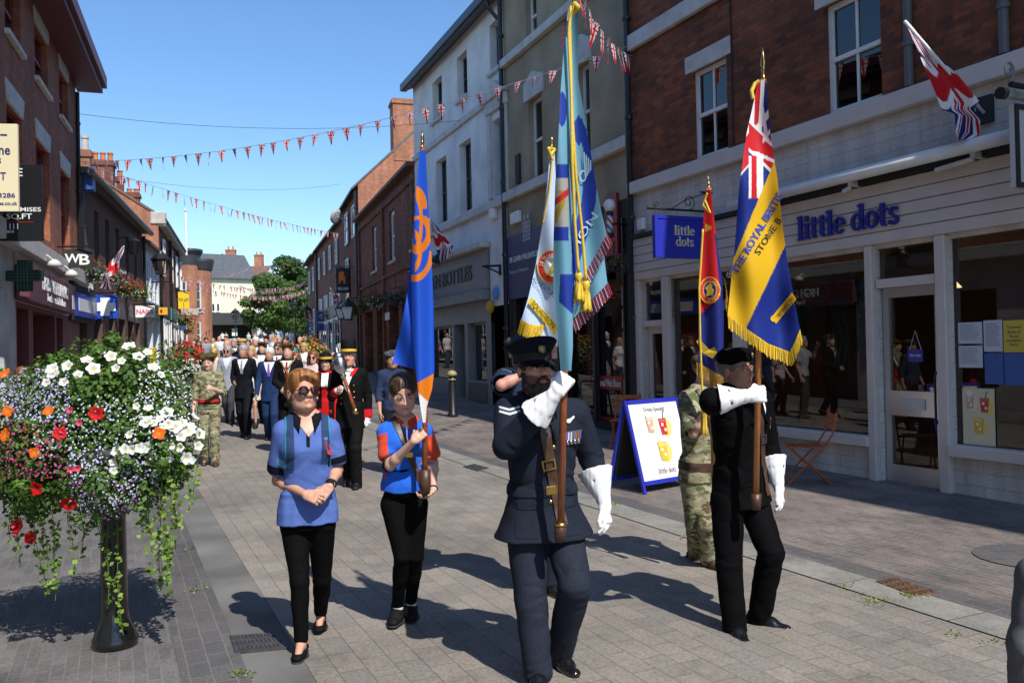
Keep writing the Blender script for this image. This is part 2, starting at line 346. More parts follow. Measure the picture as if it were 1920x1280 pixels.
 def window(s,r,depth=0.14,frame=WHT,fw=0.055,cols=2,rows=2,glass=GLASSD,sill=None,lintel=None,bars=0.022,sash=True,name='window',lin_h=0.24,lin_over=0.14,sill_h=0.09,flare=0.0):
  a,b,c,d=r;y=-depth;mb=MB()
  mb.box(a,a+fw,y,y+0.06,c,d);mb.box(b-fw,b,y,y+0.06,c,d);mb.box(a+fw,b-fw,y,y+0.06,d-fw,d);mb.box(a+fw,b-fw,y,y+0.06,c,c+fw*1.1)
  zm=(c+d)/2
  if sash:mb.box(a+fw,b-fw,y+0.004,y+0.068,zm-0.028,zm+0.028)
  for k in range(1,cols):x=a+(b-a)*k/cols;mb.box(x-bars/2,x+bars/2,y+0.008,y+0.045,c+fw,d-fw)
  rr=[c+(d-c)*k/rows for k in range(1,rows)]
  for z in rr:
   if sash and abs(z-zm)<0.03:continue
   mb.box(a+fw,b-fw,y+0.01,y+0.04,z-bars/2,z+bars/2)
  w=mb.build(name,frame,s.root)
  g=MB();g.poly([(a+fw/2,y+0.022,c+fw/2),(a+fw/2,y+0.022,d-fw/2),(b-fw/2,y+0.022,d-fw/2),(b-fw/2,y+0.022,c+fw/2)]);g.build('pane',glass,w)
  if sill:q=MB();q.box(a-0.07,b+0.07,-depth+0.06,0.09,c-sill_h,c+0.004,bev=0.01);q.build('sill',sill,w)
  if lintel:
   q=MB();f=flare
   q.prism([(a-lin_over+f,d-0.004),(b+lin_over-f,d-0.004),(b+lin_over,d+lin_h),(a-lin_over,d+lin_h)],basis((0,0,0),(1,0,0),(0,0,1),(0,-1,0)),-0.03,0.02);q.build('lintel',lintel,w)
  return w
 def mtx(s,sx,z,y=0.02):
  return basis((sx,y,z),(-1,0,0),(0,0,1),(0,1,0))
def pipe(b,x,z0,z1,m=BLK,r=0.045,y=0.07,name='drainpipe'):
 mb=MB();mb.tube([(x,y,z0),(x,y,z1)],r,10)
 for k in range(int((z1-z0)/1.8)+1):mb.lathe([(r*1.35,-0.03),(r*1.35,0.03)],(x,y,z0+0.5+k*1.8),10)
 return mb.build(name,m,b.root)
def chimney(b,x0,x1,y0,y1,z0,z1,m=BRK_G,pots=2,potm=POT,poth=0.5):
 mb=MB();mb.box(x0,x1,y0,y1,z0,z1-0.25);mb.box(x0-0.06,x1+0.06,y0-0.06,y1+0.06,z1-0.25,z1-0.1);mb.box(x0-0.02,x1+0.02,y0-0.02,y1+0.02,z1-0.1,z1)
 c=mb.build('chimney',m,b.root)
 for k in range(pots):
  q=MB();t=(k+0.5)/pots;q.lathe([(0.13,0),(0.11,poth*0.8),(0.14,poth*0.82),(0.14,poth)],(x0+(x1-x0)*0.5 if(y1-y0)>(x1-x0)else x0+(x1-x0)*t,(y0+(y1-y0)*t)if(y1-y0)>(x1-x0)else(y0+y1)/2,z1),12);q.build('chimney_pot',potm,c)
 return c
C1=8.56
def rp(s):return NV*C1+DV*s
_s1=None
a1=rp(-7.0)
_t=Bld('measure','m',a1,rp(20),8,0,1,BRK_R);S_END=_t.sz(1186,400)[0];bpy.data.objects.remove(_t.root)
b1=a1+DV*S_END
R1=Bld('cafe_building','dark red brick building with pale shopfront and large windows, on the right',a1,b1,9,-0.3,11.6,BRK_R)
zs_b=R1.sz(1545,254)[1];zs_t=zs_b+0.22
zf_t=R1.sz(1460,388)[1];zf_b=R1.sz(1520,478)[1]
W1=R1.rect(1298,1364,119,293);W2=R1.rect(1548,1654,119,212);W2=(W2[0],W2[1],W1[2],W1[3])
step=W1[0]-W2[0]
wins=[W1,W2,(W2[0]-step,W2[1]-step,W1[2],W1[3])]
zu=R1.sz(1264,33)[1];up=[(x[0],x[1],zu+0.16,zu+1.75)for x in wins]
for r_ in wins+up:R1.hole(r_)
def ss(px):return R1.sz(px,700)[0]
zsill=R1.sz(1640,818)[1];ztr=R1.sz(1704,528)[1]
x_p0,x_p1=ss(1207),ss(1193)
ld=(ss(1249),ss(1211));wa=(ss(1632),ss(1262));dr=(ss(1763),ss(1648));wb=(ss(1785)-3.4,ss(1785))
R1.hole((ld[0],ld[1],0.02,zf_b-0.05),0.12);R1.hole((wa[0],wa[1],zsill,zf_b-0.05),0.12)
R1.hole((dr[0],dr[1],0.02,zf_b-0.05),0.16);R1.hole((wb[0],wb[1],zsill,zf_b-0.05),0.12)
R1.front(z0=zs_t-0.1,name='brick_wall');R1.front(z0=-0.3,z1=zs_t-0.1,name='painted_wall',m=WHT_B)
R1.shell(ridge=2.5,over=0.06)
R1.band(zs_b,zs_t,0.12,PINKW);R1.band(zu-0.16,zu+0.12,0.10,WHTD)
for r_ in wins:R1.window(r_,frame=WHT,fw=0.07,cols=2,rows=2,lintel=WHTD,lin_h=0.26,lin_over=0.13,flare=0.0,bars=0.03)
for r_ in up:R1.window(r_,frame=WHT,fw=0.07,cols=2,rows=2,bars=0.03)
mb=MB();nb=5
for k in range(nb):
 z0=zf_b+(zf_t-zf_b)*k/nb;mb.box(0,S_END-0.02,0.01,0.075,z0+0.004,z0+(zf_t-zf_b)/nb-0.006,bev=0.006)
fas=mb.build('fascia',PINKW,R1.root)
R1.box('fascia_gutter',BLKM,0.4,S_END-0.1,0.01,0.13,zf_t+0.004,zf_t+0.07)
BLUE=mat('royal_blue_paint',(0.020,0.030,0.36),0.35)
BLUED=mat('deep_blue_letters',(0.018,0.022,0.24),0.4)
def glyph(ch):
 def ring(cx,cy,rx,ry,tx,ty,a0=0,a1=360,n=22):
  A=[R(a0+(a1-a0)*i/n)for i in range(n+1)]
  o=[(cx+rx*math.cos(a),cy+ry*math.sin(a))for a in A];i_=[(cx+(rx-tx)*math.cos(a),cy+(ry-ty)*math.sin(a))for a in A]
  return[[o[k],o[k+1],i_[k+1],i_[k]]for k in range(n)]
 bx=lambda x0,x1,y0,y1:[[(x0,y0),(x1,y0),(x1,y1),(x0,y1)]]
 if ch=='l':return bx(.06,.24,0,1)+bx(-.02,.06,.9,.98)+bx(-.03,.06,0,.06)+bx(.24,.33,0,.06),.36
 if ch=='i':return bx(.06,.24,0,.66)+bx(-.02,.06,.57,.65)+bx(-.03,.06,0,.06)+bx(.24,.33,0,.06)+[[(.15+.11*math.cos(R(t)),.86+.11*math.sin(R(t)))for t in range(0,360,30)]],.36
 if ch=='t':return bx(.08,.26,.16,.86)+bx(-.02,.08,.58,.66)+bx(.26,.42,.58,.66)+ring(.26,.18,.18,.19,.17,.11,180,300,9),.44
 if ch=='e':return ring(.28,.33,.29,.34,.15,.085,28,325)+bx(.13,.5,.33,.40)+[[(.42,.33),(.57,.33),(.555,.49),(.40,.47)]],.6
 if ch=='d':return ring(.27,.33,.28,.34,.15,.085)+bx(.41,.58,.03,1)+bx(.32,.41,.9,.98)+bx(.58,.66,0.0,.07),.68
 if ch=='o':return ring(.29,.33,.30,.34,.16,.085),.62
 if ch=='s':return ring(.23,.49,.20,.18,.13,.085,20,265,14)+ring(.23,.175,.22,.185,.14,.085,-160,92,14)+bx(.36,.42,.50,.64)+bx(.01,.08,.03,.19),.48
 return[],.28
def serif_text(name,s,h,m,mtx,parent,depth=0.03,center=True):
 x=0;mb=MB();W_=sum(glyph(c)[1]for c in s)*h
 for ch in s:
  ps,adv=glyph(ch)
  for p in ps:mb.prism([((x+u*h)-(W_/2 if center else 0),v*h)for u,v in p],mtx,0,depth)
  x+=adv*h
 return mb.build(name,m,parent)
p0=R1.sz(1507,447);p1=R1.sz(1698,415);hgt=0.46
W_=sum(glyph(c)[1]for c in 'little dots');hgt=abs(p0[0]-p1[0])/W_
wl_=lambda w:sum(glyph(c)[1]for c in w)*hgt
for w_n,x0_ in(('little',p0[0]-wl_('little')/2),('dots',p1[0]+wl_('dots')/2)):serif_text('shop_name',w_n,hgt,BLUED,R1.mtx(x0_,R1.sz(1602,436)[1],0.085),fas,0.035)
mb=MB();zt=zf_b+0.0
def post(x0,x1,z0=0.0,z1=None,y1=0.07):R1.box('shopfront_post',PINKW,x0,x1,-0.10,y1,z0,zf_b if z1 is None else z1,0.01)
post(ss(1262),ss(1249));post(ss(1646),ss(1632));post(ss(1784),ss(1764));post(x_p0,x_p1);post(ss(1397),ss(1381),zsill)
post(wb[0]-0.12,wb[0])
for(u0,u1)in((wa[0],wa[1]),(wb[0],wb[1])):
 R1.box('window_sill',PINKW,u0-0.01,u1+0.01,-0.1,0.11,zsill-0.13,zsill+0.004,0.012)
 g_=MB();g_.poly([(u0,-0.06,zsill),(u0,-0.06,zf_b),(u1,-0.06,zf_b),(u1,-0.06,zsill)]);g_.build('shop_window_pane',GLASS,R1.root)
def shop_door(x0,x1,ztop,panel=True):
 d_=MB();y0,y1=-0.13,-0.07;f=0.09
 d_.box(x0,x0+f,y0,y1,0.03,ztop);d_.box(x1-f,x1,y0,y1,0.03,ztop);d_.box(x0+f,x1-f,y0,y1,ztop-0.12,ztop);d_.box(x0+f,x1-f,y0,y1,0.03,0.26)
 if panel:d_.box(x0+f,x1-f,y0,y1,0.86,1.16)
 d_=d_.build('door',ALU if panel else PINKW,R1.root)
 g_=MB();g_.poly([(x0+f,-0.1,0.26),(x0+f,-0.1,ztop-0.12),(x1-f,-0.1,ztop-0.12),(x1-f,-0.1,0.26)]);g_.build('door_pane',GLASS,d_)
 if panel:
  q=MB();q.box((x0+x1)/2-0.17,(x0+x1)/2+0.17,-0.069,-0.055,0.94,1.07);q.build('letter_plate',WHTD,d_)
  q=MB();q.tube([(x0+0.06,-0.04,0.8),(x0+0.06,-0.01,0.85),(x0+0.06,-0.01,1.35),(x0+0.06,-0.04,1.4)],0.014);q.build('door_handle',BLK,d_)
 q=MB();q.box(x0,x1,-0.1,0.03,ztop+0.003,ztop+0.11);q.build('transom_bar',PINKW,d_)
 q=MB();q.poly([(x0,-0.05,ztop+0.11),(x0,-0.05,zf_b),(x1,-0.05,zf_b),(x1,-0.05,ztop+0.11)]);q.build('transom_light',GLASS,d_)
 return d_
shop_door(dr[0]+0.02,dr[1]-0.02,ztr-0.05);shop_door(ld[0]+0.01,ld[1]-0.01,ztr-0.35,False)
INT=mat('brown_interior_wall',(0.16,0.095,0.06),0.9,0.15,1.0);TEAL=mat('teal_paint',(0.03,0.2,0.22),0.6);REDI=mat('red_interior_panel',(0.16,0.012,0.018),0.6)
R1.box('interior_wall',INT,0.3,S_END-0.3,-4.6,-4.5,0,zf_b+0.3);R1.box('interior_floor',DARK,0.2,S_END-0.2,-4.5,-0.2,0.0,0.03);R1.box('interior_ceiling',DARK,0.2,S_END-0.2,-4.5,-0.15,zf_b+0.3,zf_b+0.36)
R1.box('interior_panel',REDI,dr[0]+0.3,dr[1]+0.5,-4.48,-4.42,0.8,2.3)
LAMPW=mat('warm_lamp',(0.8,0.6,0.35),0.5);_b=LAMPW.node_tree.nodes['Principled BSDF'];_b.inputs['Emission Color'].default_value=(1,0.62,0.28,1);_b.inputs['Emission Strength'].default_value=2.2
for x in(wb[1]-0.35,(dr[0]+dr[1])/2,wa[0]+0.9,wa[0]+2.2):
 q=MB();q.lathe([(0.02,0.22),(0.14,0.06),(0.19,0.0)],(x,-2.6,zf_b-0.42),16);q.build('ceiling_lamp',LAMPW,R1.root)
q=MB();aw0=R1.sz(1905,258,0.3);aw1=R1.sz(1368,381,0.3)
zaw=(aw0[1]+aw1[1])/2
q.tube([(aw0[0],0.28,zaw),(aw1[0],0.28,zaw)],0.075,14);awn=q.build('awning_roll',WHT,R1.root,True)
for f_ in(0.12,0.5,0.86):
 q=MB();x=aw0[0]+(aw1[0]-aw0[0])*f_;q.box(x-0.03,x+0.03,0.0,0.24,zaw-0.12,zaw-0.05);q.tube([(x,0.22,zaw-0.13),(x+0.9*(0.6-f_),0.26,zaw-0.17)],0.028);q.build('awning_arm',WHTD,awn)
q=MB();q.box(aw0[0],aw1[0],0.02,0.2,zaw-0.03,zaw+0.02);q.build('awning_rail',GREYP,awn)
for px_ in(1709,1889):
 x=R1.sz(px_,60)[0];pipe(R1,x,zs_t+0.02,10.5,mat('grey_pipe',(0.10,0.10,0.105),0.6),0.05,0.06)
r_=R1.rect(1201,1213,409,432);R1.box('alarm_box',WHT,r_[0],r_[1],0.003,0.09,r_[2],r_[3],0.02)
r_=R1.rect(1835,1857,182,233);R1.box('vent_box',BLKM,r_[0]-0.05,r_[1],0.003,0.05,r_[2],r_[3])
pipe(R1,S_END-0.06,0,11,BLK,0.055,0.08)
x=R1.sz(1371,60)[0];q=MB();q.tube([(x,0.012,zs_t),(x,0.012,10.8)],0.012,6);q.build('wall_cable',BLKM,R1.root)
def polar(p,th,px):
 d=Vector((-math.sin(R(th)),math.cos(R(th)),0));r=ray(px,600);q=r.x/r.y
 t=(q*p.y-p.x)/(d.x-q*d.y);return Vector((p.x,p.y,0))+d*t
pA=b1.copy();pB=polar(pA,22.4,955);pC=polar(pB,22.4,783)
R2=Bld('barber_building','tall brown rendered building with barber shop and dark ground floor',pA,pB,9,-0.3,11.6,BRN)
z_lo=R2.sz(1000,349)[1];z_up=R2.sz(1000,77)[1]
up2=[R2.rect(985,1006,-18,70),R2.rect(1078,1098,-90,0)];up2[1]=(up2[1][0],up2[1][1],up2[0][2],up2[0][3])
mid2=[R2.rect(991,1017,181,336),R2.rect(1083,1106,130,296)];mid2[1]=(mid2[1][0],mid2[1][1],mid2[0][2],mid2[0][3])
for r_ in up2+mid2:R2.hole(r_,0.2)
zg2=R2.sz(1000,560)[1]
z_sf=z_lo-1.0
sf2=[(0.35,R2.L*0.50-0.2,0.35,z_sf-0.35),(R2.L*0.50+0.2,R2.L-0.5,0.35,z_sf-0.9)]
for r_ in sf2:R2.hole(r_,0.15)
R2.front(z0=z_sf);R2.front(z1=z_sf,name='shopfront',m=BLKM);R2.shell(ridge=2.2)
for r_ in up2:R2.window(r_,0.2,cols=2,rows=2,fw=0.06)
for r_ in mid2:
 w_=R2.window(r_,0.2,cols=1,rows=2,fw=0.06)
 q=MB();xm=(r_[0]+r_[1])/2;hw=(r_[1]-r_[0])/2+0.12;zt_=r_[3]
 pts=[(xm-hw,zt_),(xm+hw,zt_),(xm+hw,zt_+0.42)]+[(xm+hw*(1-2*k/12),zt_+0.42+0.16*math.sin(math.pi*k/12)**2)for k in range(1,12)]+[(xm-hw,zt_+0.42)]
 q.prism(pts,basis((0,0,0),(1,0,0),(0,0,1),(0,-1,0)),-0.06,0.0);q.build('window_hood',WHTD,w_)
R2.band(z_lo-0.11,z_lo+0.11,0.14,WHTD);R2.band(z_up-0.1,z_up+0.1,0.14,WHTD)
for r_ in sf2:
 g_=MB();g_.poly([(r_[0],-0.1,r_[2]),(r_[0],-0.1,r_[3]),(r_[1],-0.1,r_[3]),(r_[1],-0.1,r_[2])]);g_.build('shop_window_pane',GLASSD,R2.root)
 R2.box('shop_frame',BLK,r_[0]-0.05,r_[0],-0.08,0.05,0.1,r_[3]);R2.box('shop_frame',BLK,r_[1],r_[1]+0.05,-0.08,0.05,0.1,r_[3])
 R2.box('shop_frame',BLK,(r_[0]+r_[1])/2-0.04,(r_[0]+r_[1])/2+0.04,-0.08,0.03,r_[2],r_[3])
pipe(R2,R2.L-0.03,0,11.4,BLK,0.06,0.09)
NAVY=mat('navy_board',(0.012,0.025,0.105),0.45);LETW=mat('white_lettering',(0.75,0.75,0.73),0.5);LETG=mat('grey_lettering',(0.34,0.38,0.45),0.5)
r_=R2.rect(963,1046,430,555);bd=R2.box('sign_board',NAVY,r_[0],R2.L-0.12,0.02,0.08,r_[2],r_[3],0.01)
xs_=R2.sz(976,492,.09)[0]
text('sign_lettering','SIR GAVIN WILLIAMSON',LETW,R2.mtx(R2.L-0.12-1.05,r_[2]+0.95,0.086),bd,fit=(1.75,0.13),extrude=0.003)
text('sign_lettering','Member of Parliament',LETG,R2.mtx(R2.L-0.12-0.75,r_[2]+0.66,0.086),bd,fit=(1.15,0.09),extrude=0.003)
q=MB();xp=R2.L-0.12-1.25;zp=r_[2]+1.55
for k in range(5):q.box(xp-0.2+k*0.09,xp-0.2+k*0.09+0.03,0.08,0.088,zp-0.25,zp+0.2)
for k in range(5):q.box(xp-0.22,xp+0.22,0.08,0.089,zp-0.24+k*0.1,zp-0.215+k*0.1)
q.box(xp-0.14,xp-0.06,0.08,0.088,zp+0.24,zp+0.36);q.box(xp+0.06,xp+0.14,0.08,0.088,zp+0.24,zp+0.36);q.build('portcullis_emblem',LETG,bd)
r_=R2.rect(963,979,397,419);R2.box('alarm_box',WHT,r_[0],r_[1],0.003,0.1,r_[2],r_[3],0.015)
r_=R2.rect(970,977,290,344);R2.box('vent_pipe',BLKM,r_[0],r_[1],0.003,0.06,r_[2],r_[3])
PHOTO=mat('portrait_print',(0.30,0.25,0.22),0.5,0.5,9,detail=2)
for k in range(6):
 R2.box('portrait_print',PHOTO,0.36,0.62,-0.095,-0.085,0.45+k*0.42,0.80+k*0.42)
REDS=mat('red_sign',(0.24,0.014,0.014),0.4)
rw=R2.box('wet_shave_banner',REDS,0.66,1.95,-0.095,-0.085,0.95,1.22)
text('banner_lettering','Traditional Wet Shave',LETW,R2.mtx(1.30,1.085,-0.082),rw,fit=(1.15,0.15),extrude=0.002)
R2.box('banner_edge',REDS,0.66,1.95,-0.095,-0.085,0.36,0.42)
r_=R2.rect(1139,1162,365,480);R2.box('red_panel',REDS,r_[0],r_[1],0.01,0.06,r_[2],r_[3])
R3=Bld('white_building','three storey white rendered building with dark sash windows and grey shopfront',pB,pC,9,-0.3,10.9,WHT_R)
R3.z1=(R3.sz(862,70)[1]+R3.sz(790,150)[1])/2
t3=[R3.rect(811,829,147,226),R3.rect(857,876,97,186),R3.rect(918,942,42,128)]
m3=[R3.rect(818,838,297,420),R3.rect(862,884,265,397),R3.rect(924,946,218,366)]
za=np.mean([x[2]for x in t3]);zb=np.mean([x[3]for x in t3]);t3=[(x[0],x[1],za,zb)for x in t3]
za=np.mean([x[2]for x in m3]);zb=np.mean([x[3]for x in m3]);m3=[(x[0],x[1],za,zb)for x in m3]
for r_ in t3+m3:R3.hole(r_,0.26)
zb3=R3.sz(886,404)[1];zft=R3.sz(865,482)[1];zfb=R3.sz(865,553)[1];zwt=R3.sz(880,606)[1]
zg3=zg(pB.y+3)
def s3(px):return R3.sz(px,660)[0]
sh=[(s3(912),s3(878),zg3+0.55,zwt),(s3(872),s3(852),zg3+0.02,zwt),(s3(849),s3(800),zg3+0.55,zwt)]
for r_ in sh:R3.hole(r_,0.25 if r_ is not sh[1]else 0.8)
xpil=s3(922)
R3.front(z0=zft+0.05);R3.front(s0=0,s1=xpil,z0=zg3+2.5,z1=zft+0.05,name='corner_pier');R3.front(s0=xpil,z1=zft+0.05,name='shopfront',m=GREYP);R3.shell(ridge=2.0,over=0.35)
DKF=mat('dark_sash_paint',(0.035,0.04,0.042),0.5)
for r_ in t3:R3.window(r_,0.26,frame=DKF,cols=2,rows=2,sill=WHTD)
for r_ in m3:R3.window(r_,0.26,frame=DKF,cols=2,rows=4)
zc=R3.sz(857,237)[1];R3.band(zc-0.09,zc+0.09,0.08,WHTD);R3.band(zb3-0.1,zb3+0.1,0.13,WHTD)
r_=m3[2]
q=MB();q.box(r_[0]-0.25,r_[0]-0.03,0.003,0.06,r_[2],r_[3]+0.2);q.box(r_[1]+0.03,r_[1]+0.25,0.003,0.06,r_[2],r_[3]+0.2);q.box(r_[0]-0.3,r_[1]+0.3,0.003,0.09,r_[3]+0.2,r_[3]+0.5)
q.prism([(r_[0]-0.4,r_[3]+0.5),(r_[1]+0.4,r_[3]+0.5),((r_[0]+r_[1])/2,r_[3]+0.95)],basis((0,0,0),(1,0,0),(0,0,1),(0,-1,0)),-0.16,-0.003);q.build('window_surround',WHTD,R3.root)
R3.box('gutter',BLK,0,R3.L+0.1,0.2,0.42,R3.z1-0.12,R3.z1+0.1)
q=MB();x=0.25;q.tube([(x,0.3,R3.z1-0.1),(x,0.3,R3.z1-0.3),(x-0.1,0.09,R3.z1-0.6)],0.05);q.build('downpipe',BLK,R3.root)
R3.box('fascia',GREYP,xpil,R3.L,0.01,0.10,zfb,zft,0.01);R3.box('cornice',WHTD,xpil-0.1,R3.L,0.01,0.30,zft+0.004,zft+0.16,0.02)
fb=R3.box('awning_box',GREYP,xpil,R3.L,0.01,0.22,zfb-0.28,zfb-0.01,0.02)
text('shop_lettering','TEN GREEN BOTTLES',mat('dark_lettering',(0.03,0.035,0.035),0.5),R3.mtx((s3(902)+R3.L)/2+0.4,(zft+zfb)/2,0.105),fb,fit=(R3.L-s3(902)+0.2,0.42),bold=0.02,extrude=0.02)
for k in range(3):
 x=s3(868)+k*1.25;q=MB();q.tube([(x,0.2,zft+0.1),(x,0.55,zft+0.18),(x,0.7,zft+0.02)],0.018,6);q.lathe([(0.03,0.1),(0.09,0.0),(0.16,-0.14)],(x,0.72,zft-0.02),12,axis=(0,-0.4,1));q.build('fascia_lamp',BLK,R3.root)
for r_ in sh:
 g_=MB();yv=-0.2 if r_ is not sh[1]else-0.7;g_.poly([(r_[0],yv,r_[2]),(r_[0],yv,r_[3]),(r_[1],yv,r_[3]),(r_[1],yv,r_[2])]);g_.build('shop_window_pane',GLASSD,R3.root)
 q=MB();q.box(r_[0],r_[0]+0.07,yv-0.03,yv+0.05,r_[2],r_[3]);q.box(r_[1]-0.07,r_[1],yv-0.03,yv+0.05,r_[2],r_[3]);q.box(r_[0],r_[1],yv-0.03,yv+0.05,r_[3]-0.07,r_[3]);q.build('shop_frame',GREYP,R3.root)
R3.box('stall_riser',mat('stall_riser_paint',(0.10,0.095,0.09),0.6,0.2,4),sh[0][0],sh[0][1],0.004,0.03,zg3,zg3+0.5)
r_=R3.rect(929,935,538,561);q=MB();q.lathe([(0.17,0),(0.17,0.06),(0.13,0.09)],((r_[0]+r_[1])/2,0.0,(r_[2]+r_[3])/2),16,axis=(0,1,0));q.build('blue_alarm_disc',mat('sky_blue_plastic',(0.12,0.32,0.62),0.4),R3.root)
r_=R3.rect(921,927,566,584);q=MB();q.lathe([(0.17,0),(0.17,0.06),(0.10,0.12)],((r_[0]+r_[1])/2,0.03,(r_[2]+r_[3])/2),16,axis=(0,1,0));q.build('yellow_bell',mat('amber_plastic',(0.55,0.33,0.02),0.4),R3.root)
r_=R3.rect(924,934,386,411);R3.box('alarm_box',WHT,r_[0],r_[1],0.003,0.12,r_[2],r_[3],0.02)
r_=R3.rect(930,940,497,517);q=MB();q.box(r_[0],r_[0]+0.06,0.003,0.05,r_[2],r_[3]);q.tube([(r_[0]+0.03,0.03,r_[3]-0.03),(r_[0]+0.03,0.5,r_[3]-0.05)],0.03,6);q.tube([(r_[0]+0.03,0.03,r_[2]+0.05),(r_[0]+0.03,0.42,r_[3]-0.06)],0.02,6);q.build('bracket',BLK,R3.root)
pD=polar(pC,18.5,676);pE=polar(pD,17.0,643);pF=polar(pE,18.0,596);pG=polar(pF,17.5,578)
R4=Bld('brick_inn','long low dark red brick inn with slim white windows and hanging baskets',pC,pD,9,-0.3,8.1,BRK_R)
zz=(R4.sz(765,322)[1]+R4.sz(690,398)[1])/2;R4.z1=zz
w4=[R4.rect(698,706,421,507),R4.rect(730,740,393,489),R4.rect(771,783,358,470)]
za=np.mean([x[2]for x in w4]);zb=np.mean([x[3]for x in w4]);w4=[(x[0],x[1],za,zb)for x in w4]
for r_ in w4:R4.hole(r_,0.16)
gz=zg(pC.y+6)
ar=[(R4.L*f0,R4.L*f1,gz+0.1,gz+2.9)for f0,f1 in((0.06,0.2),(0.26,0.42),(0.5,0.64),(0.72,0.9))]
for r_ in ar:R4.hole(r_,0.5)
R4.front();R4.shell(ridge=0.5,over=0.3,roof=TILE)
for r_ in w4:R4.window(r_,0.16,cols=1,rows=2,fw=0.16,sill=WHTD)
for r_ in ar:R4.window((r_[0]+0.15,r_[1]-0.15,r_[2]+0.5,r_[3]-0.3),0.5,cols=2,rows=3,fw=0.12)
zz=R4.sz(730,515)[1];R4.band(zz-0.1,zz+0.05,0.07,BRK_R);R4.band(R4.z1-0.5,R4.z1-0.25,0.07,BRK_R)
for f_ in(0.02,0.48,0.98):R4.box('pilaster',BRK_R,R4.L*f_-0.15,R4.L*f_+0.15,0.003,0.09,gz,R4.z1-0.5)
r_=R4.rect(722,731,586,600);R4.box('plaque',WHT,r_[0],r_[1],0.003,0.04,r_[2],r_[3])
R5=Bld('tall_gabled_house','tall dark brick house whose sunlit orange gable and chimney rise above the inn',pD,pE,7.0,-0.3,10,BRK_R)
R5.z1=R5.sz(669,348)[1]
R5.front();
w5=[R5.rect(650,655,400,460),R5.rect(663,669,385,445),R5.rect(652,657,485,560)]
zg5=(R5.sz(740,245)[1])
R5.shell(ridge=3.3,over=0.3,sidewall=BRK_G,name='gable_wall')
for r_ in w5:R5.window((r_[0],r_[1],r_[2],r_[3]),-0.06,cols=1,rows=2,fw=0.1)
pipe(R5,0.25,1,R5.z1-0.2,BLK,0.07,0.1)
chimney(R5,-0.03,0.95,-4.2,-1.75,R5.z1+1.2,R5.sz(760,224,-3)[1],BRK_G,0)
q=MB();q.lathe([(0.4,0.12),(0.3,0.03),(0.02,0.0)],(R5.L*0.55,0.55,R5.z1-0.9),16,axis=(0.7,0.6,0.4));q.tube([(R5.L*0.55,0.5,R5.z1-0.9),(R5.L*0.55,0,R5.z1-1.1)],0.03);q.build('satellite_dish',mat('dish_grey',(0.35,0.36,0.38),0.5),R5.root)
R6=Bld('shuttered_brick_house','brick house with white shuttered windows beyond the inn, blue shop signs below',pE,pF,9,0,9.8,BRK_F)
R6.z1=(R6.sz(625,436)[1]+R6.sz(600,458)[1])/2
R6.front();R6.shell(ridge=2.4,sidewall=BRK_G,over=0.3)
for f_ in(0.1,0.33,0.56,0.8):
 z_=R6.z1-2.3;x=R6.L*f_
 R6.window((x,x+0.9,z_,z_+1.5),-0.05,cols=2,rows=2,fw=0.09);R6.window((x,x+0.9,z_-3.3,z_-1.4),-0.05,cols=2,rows=3,fw=0.09)
 for k in(-0.55,0.95):R6.box('shutter',WHT,x+k,x+k+0.5,0.003,0.06,z_-3.3,z_-1.4)
zz=zg(pE.y+8)
R6.box('shopfront',mat('navy_shopfront',(0.015,0.02,0.06),0.5),0.5,R6.L-0.5,0.003,0.12,zz+2.6,zz+3.3)
for k in range(4):R6.window((0.8+k*R6.L/4,0.8+k*R6.L/4+R6.L/4-1,zz+0.3,zz+2.5),-0.05,cols=2,rows=1,fw=0.1,sash=False)
pipe(R6,R6.L-0.4,1,R6.z1,BLK,0.08,0.1)
R7=Bld('corner_house','far dark brick corner house at the end of the right terrace',pF,pG,9,0,9.5,BRK_F)
R7.z1=R7.sz(585,486)[1]
R7.front();R7.shell(ridge=2.0,over=0.5)
for f_ in(0.2,0.6):
 x=R7.L*f_;R7.window((x,x+1.2,R7.z1-2.6,R7.z1-0.8),-0.05,cols=2,rows=2,fw=0.1);R7.window((x,x+1.2,R7.z1-6,R7.z1-4),-0.05,cols=2,rows=2,fw=0.1)
lC=Vector((-11.4,22.5,0));dL=Vector((-math.sin(R(19.3)),math.cos(R(19.3)),0))
lN=lC-dL*31.0
L1=Bld('pharmacy_building','three storey orange brick building with pharmacy on the left edge of the street',lC,lN,9,-0.3,9.3,BRK_L)
L1.z1=L1.sz(140,145)[1]
def l1(px):return L1.sz(px,500)[0]
tw=[L1.rect(111,127,138,216),L1.rect(65,89,60,162),L1.rect(9,38,-30,90)]
za=np.mean([x[2]for x in tw]);zb=np.mean([x[3]for x in tw]);tw=[(x[0],x[1],za,zb)for x in tw]
lz=np.mean([L1.sz(26,222)[1],L1.sz(80,270)[1],L1.sz(123,315)[1]])
zsf=L1.sz(67,468)[1]
mw=[(x[0],x[1],zsf+0.35,lz)for x in tw]
p_=tw[2][0]-tw[1][0]
for k in range(1,6):
 tw.append((tw[2][0]+p_*k,tw[2][1]+p_*k,za,zb));mw.append((tw[-1][0],tw[-1][1],zsf+0.35,lz))
for r_ in tw+mw:L1.hole(r_,0.18)
zmf_t=L1.sz(100,528)[1];zmf_b=L1.sz(100,584)[1];zc=L1.sz(67,478)[1]
op=[(l1(116),l1(104),0.05,zmf_b-0.1),(l1(101),l1(60),0.05,zmf_b-0.1),(l1(52),l1(30),0.05,zmf_b-0.1)]
for r_ in op:L1.hole(r_,0.5)
for k in range(3):L1.hole((l1(20)+k*4+0.6,l1(20)+k*4+3.6,0.6,3.0),0.3)
